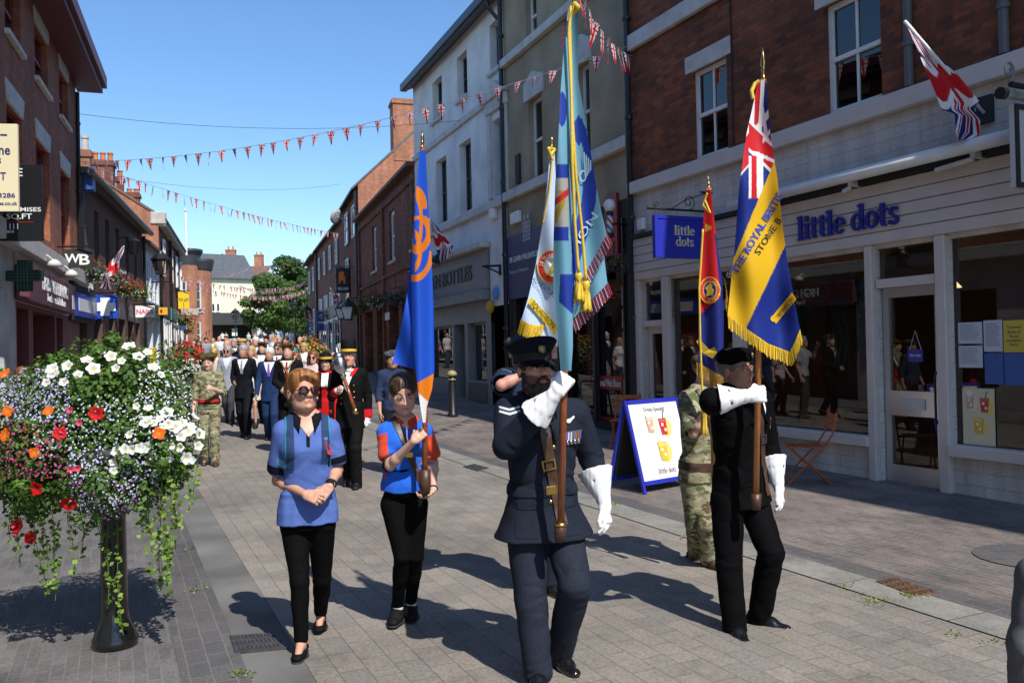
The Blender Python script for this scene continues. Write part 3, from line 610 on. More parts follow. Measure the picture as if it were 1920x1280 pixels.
L1.front(z0=zc);xs3=l1(28);L1.front(s0=0,s1=xs3,z1=zmf_b,name='shopfront',m=MAROON);L1.front(s0=0,s1=xs3,z0=zmf_b,z1=zc,name='upper_shopfront',m=WHT_R);L1.front(s0=xs3,z1=zc,name='painted_wall',m=mat('shade_toned_white_paint',(.42,.42,.41),.8,.3,1.4,.5,25));L1.shell(ridge=0)  # rough white wall on the left: its shadow is mixed into the paint colour
q=MB();q.box(-0.35,L1.L,0.001,0.62,L1.z1-0.25,L1.z1+0.17);q.box(-0.4,L1.L,0.55,0.72,L1.z1-0.1,L1.z1+0.2);q.build('eaves',MAROON,L1.root)
for r_ in tw:L1.window(r_,0.18,frame=REDF,cols=2,rows=2,lintel=WHTD,lin_h=0.33,lin_over=0.12,flare=0.12,sill=WHTD)
for r_ in mw:L1.window(r_,0.18,frame=REDF,cols=2,rows=3,lintel=WHTD,lin_h=0.36,lin_over=0.12,flare=0.12)
L1.band(zc-0.16,zc+0.16,0.24,WHTD,'cornice')
pf=L1.box('shop_fascia',MARF,l1(118)+0.02,l1(25),0.02,0.26,zmf_b,zmf_t,0.02)
xm=(l1(100)+l1(55))/2;text('shop_lettering','HIGH STREET PHARMACY',LETW,L1.mtx(xm,zmf_b+(zmf_t-zmf_b)*0.62,0.265),pf,fit=(3.1,0.26),bold=0.02,extrude=0.004)
text('shop_lettering','Your Partners in Healthcare',LETW,L1.mtx(xm,zmf_b+(zmf_t-zmf_b)*0.25,0.265),pf,fit=(2.2,0.16),extrude=0.003)
L1.box('health_badge',LETW,l1(115.5),l1(111),0.262,0.268,zmf_b+0.1,zmf_b+0.42)
for k,r_ in enumerate(op):L1.box('shutter' if k==0 else 'shop_door',MAROON if k<2 else mat('beige_shutter',(0.22,0.17,0.12),0.7),r_[0],r_[1],-0.46 if k else-0.2,-0.4 if k else-0.15,r_[2],r_[3])
for px_ in(62,98):
 x=l1(px_);q=MB();zl=zmf_t+0.14;q.tube([(x,0.02,zl+0.1),(x,0.25,zl+0.2),(x,0.36,zl+0.1)],0.018,6);q.lathe([(0.03,0.10),(0.10,0.05),(0.16,-0.04)],(x,0.38,zl+0.02),14);q.build('swan_neck_lamp',WHTD,L1.root,True)
pipe(L1,0.12,zc,L1.z1-0.4,BLK,0.05,0.06)
lD=polar(lC,15.8,269)
L2=Bld('arcaded_brick_building','low dark brown brick building with arches, flower baskets and a blue shopfront',lD,lC-Vector((0,0.02,0)),10,-0.2,6.7,BRK_D)
def l2(px):return L2.sz(px,560)[0]
gz=0.35
w2=[(l2(a)-0.35,l2(a)+0.35,4.6,6.1)for a in(183,203,222,240,255)]
for r_ in w2:L2.hole(r_,0.2)
ars=[(l2(b),l2(a))for a,b in((175,192),(203,214),(222,234),(239,250),(254,261))]
for a,b in ars:L2.hole((a,b,gz,3.1),0.5)
L2.hole((l2(162),l2(119),gz,3.0),0.4)
L2.front();L2.shell(ridge=0,roof=SLATE,over=0.3)
q=MB();q.tube([(0,0.35,L2.z1+0.02),(L2.L,0.35,L2.z1+0.02)],0.1);q.build('gutter',BLK,L2.root)
for r_ in w2:L2.window(r_,0.2,frame=BLK,cols=1,rows=2)
for a,b in ars:
 L2.box('arch_glazing',DKF,a,b,-0.5,-0.45,gz,3.1);n=10
 pts=[(a,3.104)]+[((a+b)/2-(b-a)/2*math.cos(math.pi*k/n),3.104-0.002+0.0+(b-a)*0.45*math.sin(math.pi*k/n))for k in range(n+1)]
 q=MB();q.prism(pts[1:],basis((0,0,0),(1,0,0),(0,0,1),(0,-1,0)),-0.012,-0.002);q.build('arch_head',mat('arch_board',(0.09,0.09,0.11),0.5),L2.root)
BLUS=mat('bright_blue_sign',(0.012,0.06,0.42),0.4)
fz0=L2.sz(140,595)[1];fz1=L2.sz(140,552)[1];sx0,sx1=l2(163),l2(120)
L2.box('shop_frame',BLKM,sx0-0.1,sx1,0.005,0.2,fz0-0.12,L2.sz(140,512)[1],0.02)
bf=L2.box('shop_fascia',BLUS,sx0,sx1-0.1,0.21,0.25,fz0,fz1)
q=MB();zc_=(fz0+fz1)/2;q.box(sx0+0.3,sx1-0.4,0.25,0.258,zc_-0.16,zc_+0.16);q.build('white_graphic',LETW,bf)
text('shop_lettering','Wolverhampton',LETW,L2.mtx((sx0+sx1)/2,fz1+0.28,0.215),bf,fit=(sx1-sx0-0.6,0.3),extrude=0.004)
pipe(L2,0.1,0.2,6.6,BLK,0.06,0.08);pipe(L2,L2.L-0.15,3,6.6,BLK,0.06,0.08)
q=MB();x=l2(222);q.tube([(x,0.02,5.75),(x,0.4,5.9),(x,0.5,5.75)],0.025,6);q.lathe([(0.05,0.3),(0.2,0.18),(0.12,-0.25),(0.05,-0.28)],(x,0.5,5.5),8);q.build('wall_lantern',BLK,L2.root)
L2.box('blue_box',mat('blue_box_paint',(0.02,0.08,0.3),0.5),L2.L-0.6,L2.L-0.2,0.02,0.35,6.3,6.9)
lE=polar(lD,15.0,300);lF=polar(lE,17.0,340)
L4=Bld('pale_blue_house','two storey pale blue rendered house with white windows past the arcade',lE,lD,8,0,5.4,mat('pale_blue_render',(0.58,0.62,0.68),0.8,0.08,1.5))
L4.z1=(L4.sz(280,462)[1]);gz=zg(lD.y+3)
for f_ in(0.15,0.4,0.65,0.9):L4.hole((L4.L*f_-0.45,L4.L*f_+0.45,L4.z1-2.3,L4.z1-0.7),0.12)
L4.hole((0.5,L4.L*0.45,gz+0.1,gz+2.5),0.3);L4.hole((L4.L*0.5,L4.L-0.5,gz+0.1,gz+2.5),0.3)
L4.front();L4.shell(ridge=1.6,roof=TILE,over=0.3)
for h in L4.holes[:4]:L4.window(h[:4],0.12,cols=2,rows=3)
for h in L4.holes[4:]:L4.window(h[:4],0.3,frame=mat('mint_paint',(0.35,0.48,0.42),0.5),cols=3,rows=1,sash=False,fw=0.12)
L4.box('fascia',mat('dark_green_fascia',(0.03,0.06,0.05),0.5),0.3,L4.L-0.3,0.004,0.15,gz+2.6,gz+3.2)
L3=Bld('corner_brick_house','tall brick house with sunlit gable, stone corbel and a row of chimney stacks',lF,lE,11,0,10,BRK_F)
L3.z1=(L3.sz(318,435)[1]+L3.sz(300,412)[1])/2
w3=[]
for f_ in(0.08,0.3,0.55,0.88):
 for dz in(2.6,5.6):w3.append((L3.L*f_-0.45,L3.L*f_+0.45,L3.z1-dz,L3.z1-dz+1.7))
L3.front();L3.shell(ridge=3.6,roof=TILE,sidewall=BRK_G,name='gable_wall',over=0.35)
for r_ in w3:L3.window(r_,-0.06,cols=2,rows=2,fw=0.09)
L3.band(L3.z1-0.45,L3.z1-0.05,0.3,STONE,'cornice');L3.box('corbel',STONE,L3.L-0.4,L3.L+0.08,-0.35,0.32,L3.z1-0.40,L3.z1+0.2,0.06)
for k in(0.25,0.6):pipe(L3,L3.L*k,1,L3.z1-0.5,BLK,0.07,0.1)
def stack(B_,x0,x1,yt,yb,Y,m,n,pm=POT,ph=.5,nm=''):
 a=B_.local(at(x0,yt,Y));b=B_.local(at(x1,yt,Y));c_,w_=(a+b)/2,(b-a).length/2;return chimney(B_,c_.x-w_*.7,c_.x+w_*.7,c_.y-w_*.9,c_.y+w_*.9,at((x0+x1)/2,yb,Y).z,at((x0+x1)/2,yt,Y).z,m,n,pm,ph)
stack(L3,172,214,303,380,40,BRK_F,3,ph=.42);stack(L3,218,232,332,385,41,BRK_F,1,ph=.3);stack(L3,236,262,362,400,42,BRK_F,2,ph=.2);stack(L2,149,170,282,345,30,BRK_G,1,STONE,.5)
gz=zg(lE.y+6)
for k in range(3):L3.box('shopfront',mat(('grey_shop','teal_shop','dark_shop')[k],((0.3,0.3,0.3),(0.05,0.25,0.25),(0.03,0.03,0.035))[k],0.5),0.3+k*L3.L/3,(k+1)*L3.L/3-0.2,0.003,0.14,gz+2.6,gz+3.2);L3.window((0.5+k*L3.L/3,(k+1)*L3.L/3-0.4,gz+0.2,gz+2.5),-0.06,cols=3,rows=1,sash=False,fw=0.1)
tc=at(356,640,66.0);tb=zg(66)
t=empty('round_brick_tower',(tc.x,66.0,tb),0,'round red brick corner tower with flat dark cap at the bend of the street','building')
def ly(py):return at(356,py,66.0).z-tb
mb=MB();mb.lathe([(0.95,-1),(0.95,ly(497))],(-0.1,0,0),28);mb.lathe([(0.75,-1),(0.75,ly(505))],(0.8,0.5,0),24);mb.build('wall',BRK_G,t,False)
mb=MB();mb.lathe([(0.98,ly(498)),(1.0,ly(480)),(1.18,ly(472)),(1.15,ly(468)),(0.2,ly(466))],(-0.1,0,0),28);mb.lathe([(0.8,ly(506)),(0.92,ly(490)),(0.9,ly(486)),(0.1,ly(485))],(0.85,0.5,0),24);mb.build('roof',mat('lead_roof',(0.03,0.032,0.036),0.5),t)
for dx,y0,y1 in((-0.1,530,575),(0.75,530,580),(-0.1,602,640),(0.7,605,640)):
 q=MB();q.box(dx-0.28,dx+0.28,-1.02 if dx<0.5 else-0.4,-0.9 if dx<0.5 else-0.2,ly(y1),ly(y0));w_=q.build('window',WHT,t)
 q=MB();yy=-1.025 if dx<0.5 else-0.405
 for k in(0,1):
  for j in range(3):q.box(dx-0.22+k*0.24,dx-0.02+k*0.24,yy-0.01,yy,ly(y1)+0.08+(ly(y0)-ly(y1)-0.08)*j/3,ly(y1)+(ly(y0)-ly(y1)-0.03)*(j+1)/3)
 q.build('pane',GLASSD,w_)
q=MB();q.lathe([(1.02,ly(592)),(1.02,ly(580))],(-0.1,0,0),28);q.build('stone_band',STONE,t)
fp=empty('flagpole',(at(349,465,60).x,60,at(349,465,60).z),0,'bare white flagpole standing on the roof by the brick tower','flagpole')
q=MB();q.tube([(0,0,-0.5),(0,0,at(349,398,60).z-at(349,465,60).z)],0.09,8);q.build('pole',WHT,fp);q=MB();q.lathe([(0.03,0),(0.13,0.1),(0.03,0.22)],(0,0,at(349,398,60).z-at(349,465,60).z),10);q.build('finial',WHT,fp)
Yc=112.0;cb=zg(Yc)
pa=at(378,600,Yc);pb=at(463,600,Yc)
CF=Bld('cream_cafe','cream rendered cafe with slate roof and dark awning at the far end of the street',(pb.x,Yc+4),(pa.x,Yc),10,cb-2,10,CREAM)
CF.z1=CF.sz(420,518)[1]
CF.front();CF.shell(ridge=3.4,roof=SLATE,over=0.5)
for x0,x1,y0,y1 in((391,397,545,553),(401,407,545,553),(387,394,568,585),(396,403,568,585),(405,412,568,585)):
 CF.window(CF.rect(x0,x1,y0,y1),-0.06,cols=1,rows=1,fw=0.12,sash=False)
z0_=CF.sz(420,610)[1];z1_=CF.sz(420,588)[1]
q=MB();q.box(-1.5,CF.L+0.3,0.01,2.4,z0_,z1_);q.build('canopy',mat('charcoal_canopy',(0.035,0.04,0.042),0.7),CF.root)
CF.box('dark_front_panel',DARK,0.2,CF.L-0.2,0.004,0.05,cb-0.5,z0_)  # solid panel on the wall; the unlit inside is put into its dark colour
for x in(0.4,3.0):CF.box('menu_board',LETW,x,x+0.7,1.5,1.54,cb+1.2,cb+2.2)
chimney(CF,CF.L*0.25,CF.L*0.25+1.6,-7,-5.6,CF.z1+1,CF.sz(430,482,-6)[1],STONE,1)
for(x0,x1,yt,yr,Y,nm,lb,m1,m2)in((372,450,515,497,135,'slate_roofed_house','old house with long grey roof showing behind the cream cafe',CREAM,SLATE),(448,496,520,500,150,'white_gabled_house','white walled house with red chimney behind the trees',WHT_R,TILE)):
 A_=at(x1,600,Y);B_=at(x0,600,Y);h=Bld(nm,lb,(A_.x,Y),(B_.x,Y),9,0,12,m1);h.z1=h.sz((x0+x1)/2,yt)[1];h.front();h.shell(ridge=h.sz((x0+x1)/2,yr,-4.5)[1]-h.z1,roof=m2)
 for f_ in(0.2,0.5,0.8):h.window((h.L*f_-0.6,h.L*f_+0.6,h.z1-2.4,h.z1-0.8),-0.05,cols=2,rows=2,fw=0.1)
 chimney(h,h.L*0.3,h.L*0.3+1.5,-5,-4,h.z1+1.5,h.z1+4.5,BRK_G,2)
for(x0,x1,yt,Y,c_,lb)in((535,600,590,140,(0.55,0.52,0.46),'pale rendered shop row beyond the square, right of the trees'),(462,540,575,165,(0.42,0.40,0.37),'grey stone shop row seen beneath the far trees')):
 A_=at(x1,600,Y);B_=at(x0,600,Y);h=Bld('far_shop_row',lb,(A_.x,Y),(B_.x,Y),9,0,12,mat('far_wall_%d'%Y,c_,0.8,0.15,0.6));h.z1=h.sz((x0+x1)/2,yt)[1];h.front();h.shell(ridge=1.5)
 for f_ in(0.12,0.35,0.58,0.82):h.window((h.L*f_-0.7,h.L*f_+0.7,zg(Y)+0.4,zg(Y)+2.8),-0.05,cols=2,rows=1,fw=0.1,sash=False)
BARK=mat('bark',(0.055,0.042,0.03),0.9,0.3,3)
def leaf_mat(name,c):
 m=mat_attr(name,0.55,0.3,transl=0.28);return m
LEAF=leaf_mat('leaf',None)
def leaf_mesh(name,P,N_,size,cols,m,parent,rng,aspect=0.6):
 n=len(P);P=np.asarray(P,float);N_=np.asarray(N_,float)
 N_=N_/np.maximum(np.linalg.norm(N_,axis=1,keepdims=True),1e-6);t=rng.normal(size=(n,3));U=np.cross(N_,t);U/=np.maximum(np.linalg.norm(U,axis=1,keepdims=True),1e-6);V=np.cross(N_,U)
 sz=np.asarray(size).reshape(-1,1)*np.ones((n,1))
 q=np.stack([P-U*sz,P+V*sz*aspect+N_*sz*0.15,P+U*sz,P-V*sz*aspect+N_*sz*0.15],1).reshape(-1,3)
 f=np.arange(4*n).reshape(n,4)
 me=bpy.data.meshes.new(name);me.vertices.add(4*n);me.vertices.foreach_set('co',q.ravel().astype(np.float32))
 me.loops.add(4*n);me.loops.foreach_set('vertex_index',f.ravel().astype(np.int32));me.polygons.add(n);me.polygons.foreach_set('loop_start',np.arange(0,4*n,4,dtype=np.int32))
 me.update(calc_edges=True);me.validate()
 ca=me.color_attributes.new('Col','FLOAT_COLOR','POINT');cc=np.ones((4*n,4),np.float32);cc[:,:3]=np.repeat(cols,4,0);ca.data.foreach_set('color',cc.ravel())
 me.materials.append(m);o=bpy.data.objects.new(name,me);col.objects.link(o)
 if parent:o.parent=parent
 return o
def tree(label,x,y,base,h,r,n,c0,c1,seed,trunk=0.3,low=0.25):
 rng=np.random.default_rng(seed);t=empty('broadleaf_tree',(x,y,base),0,label,'tree')
 mb=MB();mb.tube([(0,0,-0.5),(0.1,0,h*0.3),(0,0.1,h*0.6)],[trunk,trunk*0.75,trunk*0.4],8)
 cl=[]
 for k in range(26):
  a=rng.uniform(0,6.28);e=rng.uniform(low,0.95);rr=r*rng.uniform(0.25,0.95)*math.sqrt(max(0.08,1-(2*(e-low)/(1-low)-1)**2*0.85));c=np.array([rr*math.cos(a),rr*math.sin(a),h*e]);cl.append(c)
  if k<12:mb.tube([(0,0,h*0.3),tuple(c*np.array([.5,.5,.8])),tuple(c)],[trunk*0.4,trunk*0.2,0.03],5)
 mb.build('trunk',BARK,t)
 P=[];N_=[];C=[]
 for c in cl:
  m_=n//26;d=rng.normal(size=(m_,3));d/=np.linalg.norm(d,axis=1,keepdims=True);q=rng.uniform(0.35,1,(m_,1))**0.6
  s=r*rng.uniform(0.28,0.45);P.append(c+d*q*s*np.array([1.1,1.1,0.75]));N_.append(d+rng.normal(size=(m_,3))*0.5+np.array([0,0,.4]));k=rng.uniform(0,1,(m_,1))*0.6+rng.uniform(0,0.4);C.append(np.array(c0)*(1-k)+np.array(c1)*k)
 leaf_mesh('crown',np.concatenate(P),np.concatenate(N_),0.02*h*rng.uniform(0.7,1.3,sum(map(len,P))),np.concatenate(C),LEAF,t,rng,0.75)
 return t
G0,G1=(0.035,0.075,0.012),(0.11,0.19,0.03)
for(px,yt,Y,wpx,n,lab,g0,g1,s)in((503,514,108,48,9000,'leafy green street tree beside the cream cafe',G0,G1,1),(530,520,112,52,8000,'light green broad tree in the middle of the far square',(0.05,0.09,0.015),(0.15,0.22,0.04),2),(552,474,128,55,8000,'tall dark tree rising behind the square at the right terrace',(0.02,0.05,0.012),(0.07,0.13,0.03),3),(578,548,100,32,6000,'tree in front of the last house on the right terrace',(0.03,0.065,0.012),(0.09,0.16,0.03),4)):
 p=at(px,640,Y);b_=zg(Y);tree(lab,p.x,Y,b_,at(px,yt,Y).z-b_,wpx*Y/F,n,g0,g1,s)
V3=lambda*a:np.array(a,float)
def nrm(v):v=np.asarray(v,float);return v/max(np.linalg.norm(v),1e-9)
class Vol:
 def __init__(s,lo,hi,step,fine=()):
  ax=[]
  for i in range(3):
   pts=[lo[i]];
   while pts[-1]<hi[i]:
    h=step
    for(a,b,st)in fine:
     if a[i]<=pts[-1]<=b[i]:h=min(h,st)
    pts.append(pts[-1]+h)
   ax.append(np.array(pts,np.float32))
  s.ax=ax;s.D=np.full([len(a)for a in ax],0.2,np.float32)
 def sub(s,lo,hi):
  sl=[]
  for i in range(3):
   a=max(0,int(np.searchsorted(s.ax[i],lo[i]))-1);b=min(len(s.ax[i]),int(np.searchsorted(s.ax[i],hi[i]))+1);sl.append(slice(a,b))
  if any(x.stop-x.start<1 for x in sl):return None,None
  X=s.ax[0][sl[0]][:,None,None];Y=s.ax[1][sl[1]][None,:,None];Z=s.ax[2][sl[2]][None,None,:]
  return tuple(sl),(X,Y,Z)
 def _put(s,sl,d,k,op='add'):
  o=s.D[sl]
  if op=='add':
   if k>0:h=np.clip(0.5+0.5*(o-d)/k,0,1);r=o*(1-h)+d*h-k*h*(1-h)
   else:r=np.minimum(o,d)
  else:
   d=-d
   if k>0:h=np.clip(0.5-0.5*(o-d)/k,0,1);r=o*(1-h)+d*h+k*h*(1-h)
   else:r=np.maximum(o,d)
  s.D[sl]=r
 def cone(s,a,b,ra,rb,k=0.015,flat=None,op='add'):
  a=np.asarray(a,float);b=np.asarray(b,float);m=max(ra,rb)+k+0.03
  sl,P=s.sub(np.minimum(a,b)-m,np.maximum(a,b)+m)
  if sl is None:return
  x,y,z=P[0]-a[0],P[1]-a[1],P[2]-a[2];ba=b-a
  if flat is not None:
   w_,f=nrm(flat[0]),flat[1];q=(x*w_[0]+y*w_[1]+z*w_[2])*(1/f-1);x=x+q*w_[0];y=y+q*w_[1];z=z+q*w_[2];ba=ba+w_*(ba@w_)*(1/f-1)
  L=max(ba@ba,1e-9);t=np.clip((x*ba[0]+y*ba[1]+z*ba[2])/L,0,1)
  d=np.sqrt((x-ba[0]*t)**2+(y-ba[1]*t)**2+(z-ba[2]*t)**2)-(ra+(rb-ra)*t)
  if flat is not None:d=d*min(1,f)
  s._put(sl,d.astype(np.float32),k,op)
 def chain(s,pts,rs,k=0.01,flat=None):
  for i in range(len(pts)-1):s.cone(pts[i],pts[i+1],rs[i],rs[i+1],k,flat)
 def ell(s,c,r,k=0.015,rot=None,op='add'):
  c=np.asarray(c,float);m=max(r)+k+0.03;sl,P=s.sub(c-m,c+m)
  if sl is None:return
  x,y,z=P[0]-c[0],P[1]-c[1],P[2]-c[2]
  if rot is not None:x,y,z=(x*rot[0][i]+y*rot[1][i]+z*rot[2][i]for i in range(3))
  k0=np.sqrt((x/r[0])**2+(y/r[1])**2+(z/r[2])**2);k1=np.sqrt((x/r[0]**2)**2+(y/r[1]**2)**2+(z/r[2]**2)**2)
  d=k0*(k0-1)/np.maximum(k1,1e-6);s._put(sl,d.astype(np.float32),k,op)
 def loft(s,p0,p1,side,prof,k=0.015,ex=2.2,op='add',cap=0.01):
  p0=np.asarray(p0,float);p1=np.asarray(p1,float);ax=p1-p0;L=np.linalg.norm(ax);ax=ax/L;sd=nrm(np.asarray(side)-ax*(np.asarray(side)@ax));fr=np.cross(sd,ax)
  pr=np.array([list(r_)+[0]*(4-len(r_))for r_ in prof],float);m=max(pr[:,1].max(),pr[:,2].max()+abs(pr[:,3]).max())+k+0.03
  q0=p0+ax*L*pr[0,0];q1=p0+ax*L*pr[-1,0];sl,P=s.sub(np.minimum(q0,q1)-m,np.maximum(q0,q1)+m)
  if sl is None:return
  x,y,z=P[0]-p0[0],P[1]-p0[1],P[2]-p0[2]
  t=(x*ax[0]+y*ax[1]+z*ax[2])/L;u=x*sd[0]+y*sd[1]+z*sd[2];v=x*fr[0]+y*fr[1]+z*fr[2]
  tt=np.clip(t,pr[0,0],pr[-1,0]);A=np.interp(tt,pr[:,0],pr[:,1]);B=np.interp(tt,pr[:,0],pr[:,2]);O=np.interp(tt,pr[:,0],pr[:,3])
  d=((np.abs(u/A)**ex+np.abs((v-O)/B)**ex)**(1/ex)-1)*np.minimum(A,B)
  dc=np.maximum(pr[0,0]-t,t-pr[-1,0])*L;h=np.clip(0.5+0.5*(d-dc)/cap,0,1);d=d*h+dc*(1-h)+cap*h*(1-h)
  s._put(sl,d.astype(np.float32),k,op)
 def cut(s,p,n):
  n=nrm(n);x,y,z=s.ax[0][:,None,None],s.ax[1][None,:,None],s.ax[2][None,None,:]
  s.D=np.maximum(s.D,((x-p[0])*n[0]+(y-p[1])*n[1]+(z-p[2])*n[2]).astype(np.float32))
 def near(s,w=0.02):
  i=np.nonzero(np.abs(s.D)<w);return i,np.stack([s.ax[k][i[k]]for k in range(3)],1)
 def noise(s,amp,scale,seed=0,stretch=(1,1,1)):
  i,p=s.near(0.012+amp*2);r=np.random.default_rng(seed);p=p*np.array(stretch)/scale;d=np.zeros(len(p))
  w_=p+0.35*np.sin(p[:,[1,2,0]]*1.7+r.uniform(0,6,3))
  for _ in range(5):
   k=r.normal(size=3);k=k/np.linalg.norm(k)*r.uniform(0.7,1.6)*6.28;d+=np.sin(w_@k+r.uniform(0,6.28))
  s.D[i]+=(amp*d/2.2).astype(np.float32)
 def fold(s,c,rad,dirv,wl,amp,warp=0.3,seed=0,n=None):
  i,p=s.near(0.012+amp*2);q=p-np.asarray(c);g2=(q**2).sum(1)/(2*rad**2);ok=g2<4
  if not ok.any():return
  i=tuple(k[ok]for k in i);q=q[ok];g=np.exp(-g2[ok]);r=np.random.default_rng(seed);dv=nrm(dirv);o1=nrm(np.cross(dv,[0.31,0.52,0.80]));o2=np.cross(dv,o1);d=np.zeros(len(q));a=q@dv
  for _ in range(n or int(3.2*rad/wl*2)+3):
   t=r.uniform(0,6.28);e=o1*math.cos(t)+o2*math.sin(t);x=q@e;f_=q@np.cross(dv,e);w_=wl*r.uniform(.16,.34);of=r.uniform(-1,1)*rad*1.1;sl=r.uniform(-.65,.65);oc=r.uniform(.0,.8)*rad;u=(a-of-sl*f_-r.uniform(-2.5,2.5)*f_*f_)/w_
   d+=r.choice([1.25,1.0,-.75])*np.exp(-u*u)*np.exp(-((x-oc)/(rad*.8))**2)*np.exp(-(f_/(rad*r.uniform(.5,1.1)))**2)
  s.D[i]+=(amp*.85*g*np.clip(d,-1.6,1.8)).astype(np.float32)
 def mesh(s,smooth=2):
  D=s.D;S=D<0;c=np.zeros([n-1 for n in D.shape],np.int8)
  for o in np.ndindex(2,2,2):c+=S[o[0]:D.shape[0]-1+o[0],o[1]:D.shape[1]-1+o[1],o[2]:D.shape[2]-1+o[2]]
  act=(c>0)&(c<8);idx=np.argwhere(act)
  if len(idx)==0:return np.zeros((0,3)),np.zeros((0,4),int)
  ids=np.full(c.shape,-1,np.int32);ids[act]=np.arange(len(idx));acc=np.zeros((len(idx),3));cnt=np.zeros(len(idx))
  cor=list(np.ndindex(2,2,2))
  for a in cor:
   for ax in range(3):
    if a[ax]:continue
    b=list(a);b[ax]=1;ia=idx+np.array(a);ib=idx+np.array(b);da=D[tuple(ia.T)];db=D[tuple(ib.T)];m=(da<0)!=(db<0)
    t=(da[m]/(da[m]-db[m]));pa=np.stack([s.ax[k][ia[m,k]]for k in range(3)],1).astype(float)
    pa[:,ax]+=t*(s.ax[ax][ib[m,ax]]-s.ax[ax][ia[m,ax]]);acc[m]+=pa;cnt[m]+=1
  v=acc/cnt[:,None];F_=[]
  for ax in range(3):
   sl0=[slice(None)]*3;sl1=[slice(None)]*3;sl0[ax]=slice(0,-1);sl1[ax]=slice(1,None)
   x=np.argwhere(S[tuple(sl0)]!=S[tuple(sl1)]);u,w_=(ax+1)%3,(ax+2)%3
   ok=(x[:,u]>0)&(x[:,w_]>0)&(x[:,u]<D.shape[u]-1)&(x[:,w_]<D.shape[w_]-1);x=x[ok]
   def cell(du,dw):y=x.copy();y[:,u]+=du;y[:,w_]+=dw;return ids[tuple(y.T)]
   q=np.stack([cell(-1,-1),cell(0,-1),cell(0,0),cell(-1,0)],1);ins=S[tuple(x.T)]
   q[~ins]=q[~ins][:,::-1];F_.append(q)
  f=np.concatenate(F_);f=f[(f>=0).all(1)]
  for it in range(smooth):v=lap(v,f,0.5 if it%2==0 else-0.3)if smooth>2 else lap(v,f,0.4)
  return v,f
def lap(v,f,w_):
 a=np.zeros_like(v);n=np.zeros(len(v))
 for i in range(4):
  j=f[:,(i+1)%4];k=f[:,(i+3)%4]
  for c in range(3):a[:,c]+=np.bincount(f[:,i],v[j,c]+v[k,c],len(v))
  n+=np.bincount(f[:,i],minlength=len(v))*2
 n=np.maximum(n,1);return v+(a/n[:,None]-v)*w_
def vnormals(v,f):
 n=np.cross(v[f[:,2]]-v[f[:,0]],v[f[:,3]]-v[f[:,1]])if f.shape[1]==4 else np.cross(v[f[:,1]]-v[f[:,0]],v[f[:,2]]-v[f[:,0]])
 N_=np.zeros_like(v)
 for i in range(f.shape[1]):
  for c in range(3):N_[:,c]+=np.bincount(f[:,i],n[:,c],len(v))
 return N_/np.maximum(np.linalg.norm(N_,axis=1,keepdims=True),1e-12)
def np_obj(name,v,f,m,parent=None,cols=None,smooth=True):
 me=bpy.data.meshes.new(name);v=np.asarray(v,np.float32);f=np.asarray(f,np.int32);k=f.shape[1]
 me.vertices.add(len(v));me.vertices.foreach_set('co',v.ravel());me.loops.add(f.size);me.loops.foreach_set('vertex_index',f.ravel())
 me.polygons.add(len(f));me.polygons.foreach_set('loop_start',np.arange(0,f.size,k,dtype=np.int32));me.update(calc_edges=True)
 if smooth:me.polygons.foreach_set('use_smooth',np.ones(len(f),bool))
 if cols is not None:
  ca=me.color_attributes.new('Col','FLOAT_COLOR','POINT');cc=np.ones((len(v),4),np.float32);cc[:,:3]=cols;ca.data.foreach_set('color',cc.ravel())
 me.materials.append(m);o=bpy.data.objects.new(name,me);col.objects.link(o)
 if parent:o.parent=parent
 return o
def clip_patch(v,f,fld,off,nr=None):
 if nr is None:nr=vnormals(v,f)
 tri=np.concatenate([f[:,[0,1,2]],f[:,[0,2,3]]])if f.shape[1]==4 else f
 ins=fld<0;k=ins[tri].sum(1);P=v+nr*off;out=list(tri[k==3]);pts=[P];base=len(P);ext=[]
 cache={}
 def cross(i,j):
  key=(min(i,j),max(i,j))
  if key not in cache:
   t=fld[i]/(fld[i]-fld[j]);cache[key]=base+len(ext);ext.append(P[i]+(P[j]-P[i])*t)
  return cache[key]
 for t in tri[(k==1)|(k==2)]:
  a,b,c=t
  if k is None:pass
  n_in=ins[t].sum()
  for _ in range(3):
   if(n_in==1 and ins[a])or(n_in==2 and not ins[a]):break
   a,b,c=b,c,a
  if n_in==1:out.append((a,cross(a,b),cross(a,c)))
  else:
   p,q=cross(a,b),cross(a,c);out.append((p,b,c));out.append((p,c,q))
 if not out:return None,None
 allp=np.concatenate([P,np.array(ext)])if ext else P;out=np.array(out,int);u,inv=np.unique(out,return_inverse=True)
 return allp[u],inv.reshape(-1,3)
def patch(name,src,fld,off,m,parent,thick=None):
 v,f=src;a,b=clip_patch(v,f,fld,off)
 if a is None:return None
 return np_obj(name,a,b,m,parent)
SKIN=mat_attr('skin',0.5,0.35,sss=0.08,bump=0.08,bscale=900)
HAIRM=mat_attr('hair',0.45,0.4,bump=0.25,bscale=160)
CLOTHS={}
def cloth(name,c,rough=0.85,sheen=0.0,var=0.12,scale=60,bump=0.25,bscale=900,spec=0.12):
 return mat('cloth_'+name,c,rough,var,scale,bump,bscale,sheen=sheen,spec=spec)
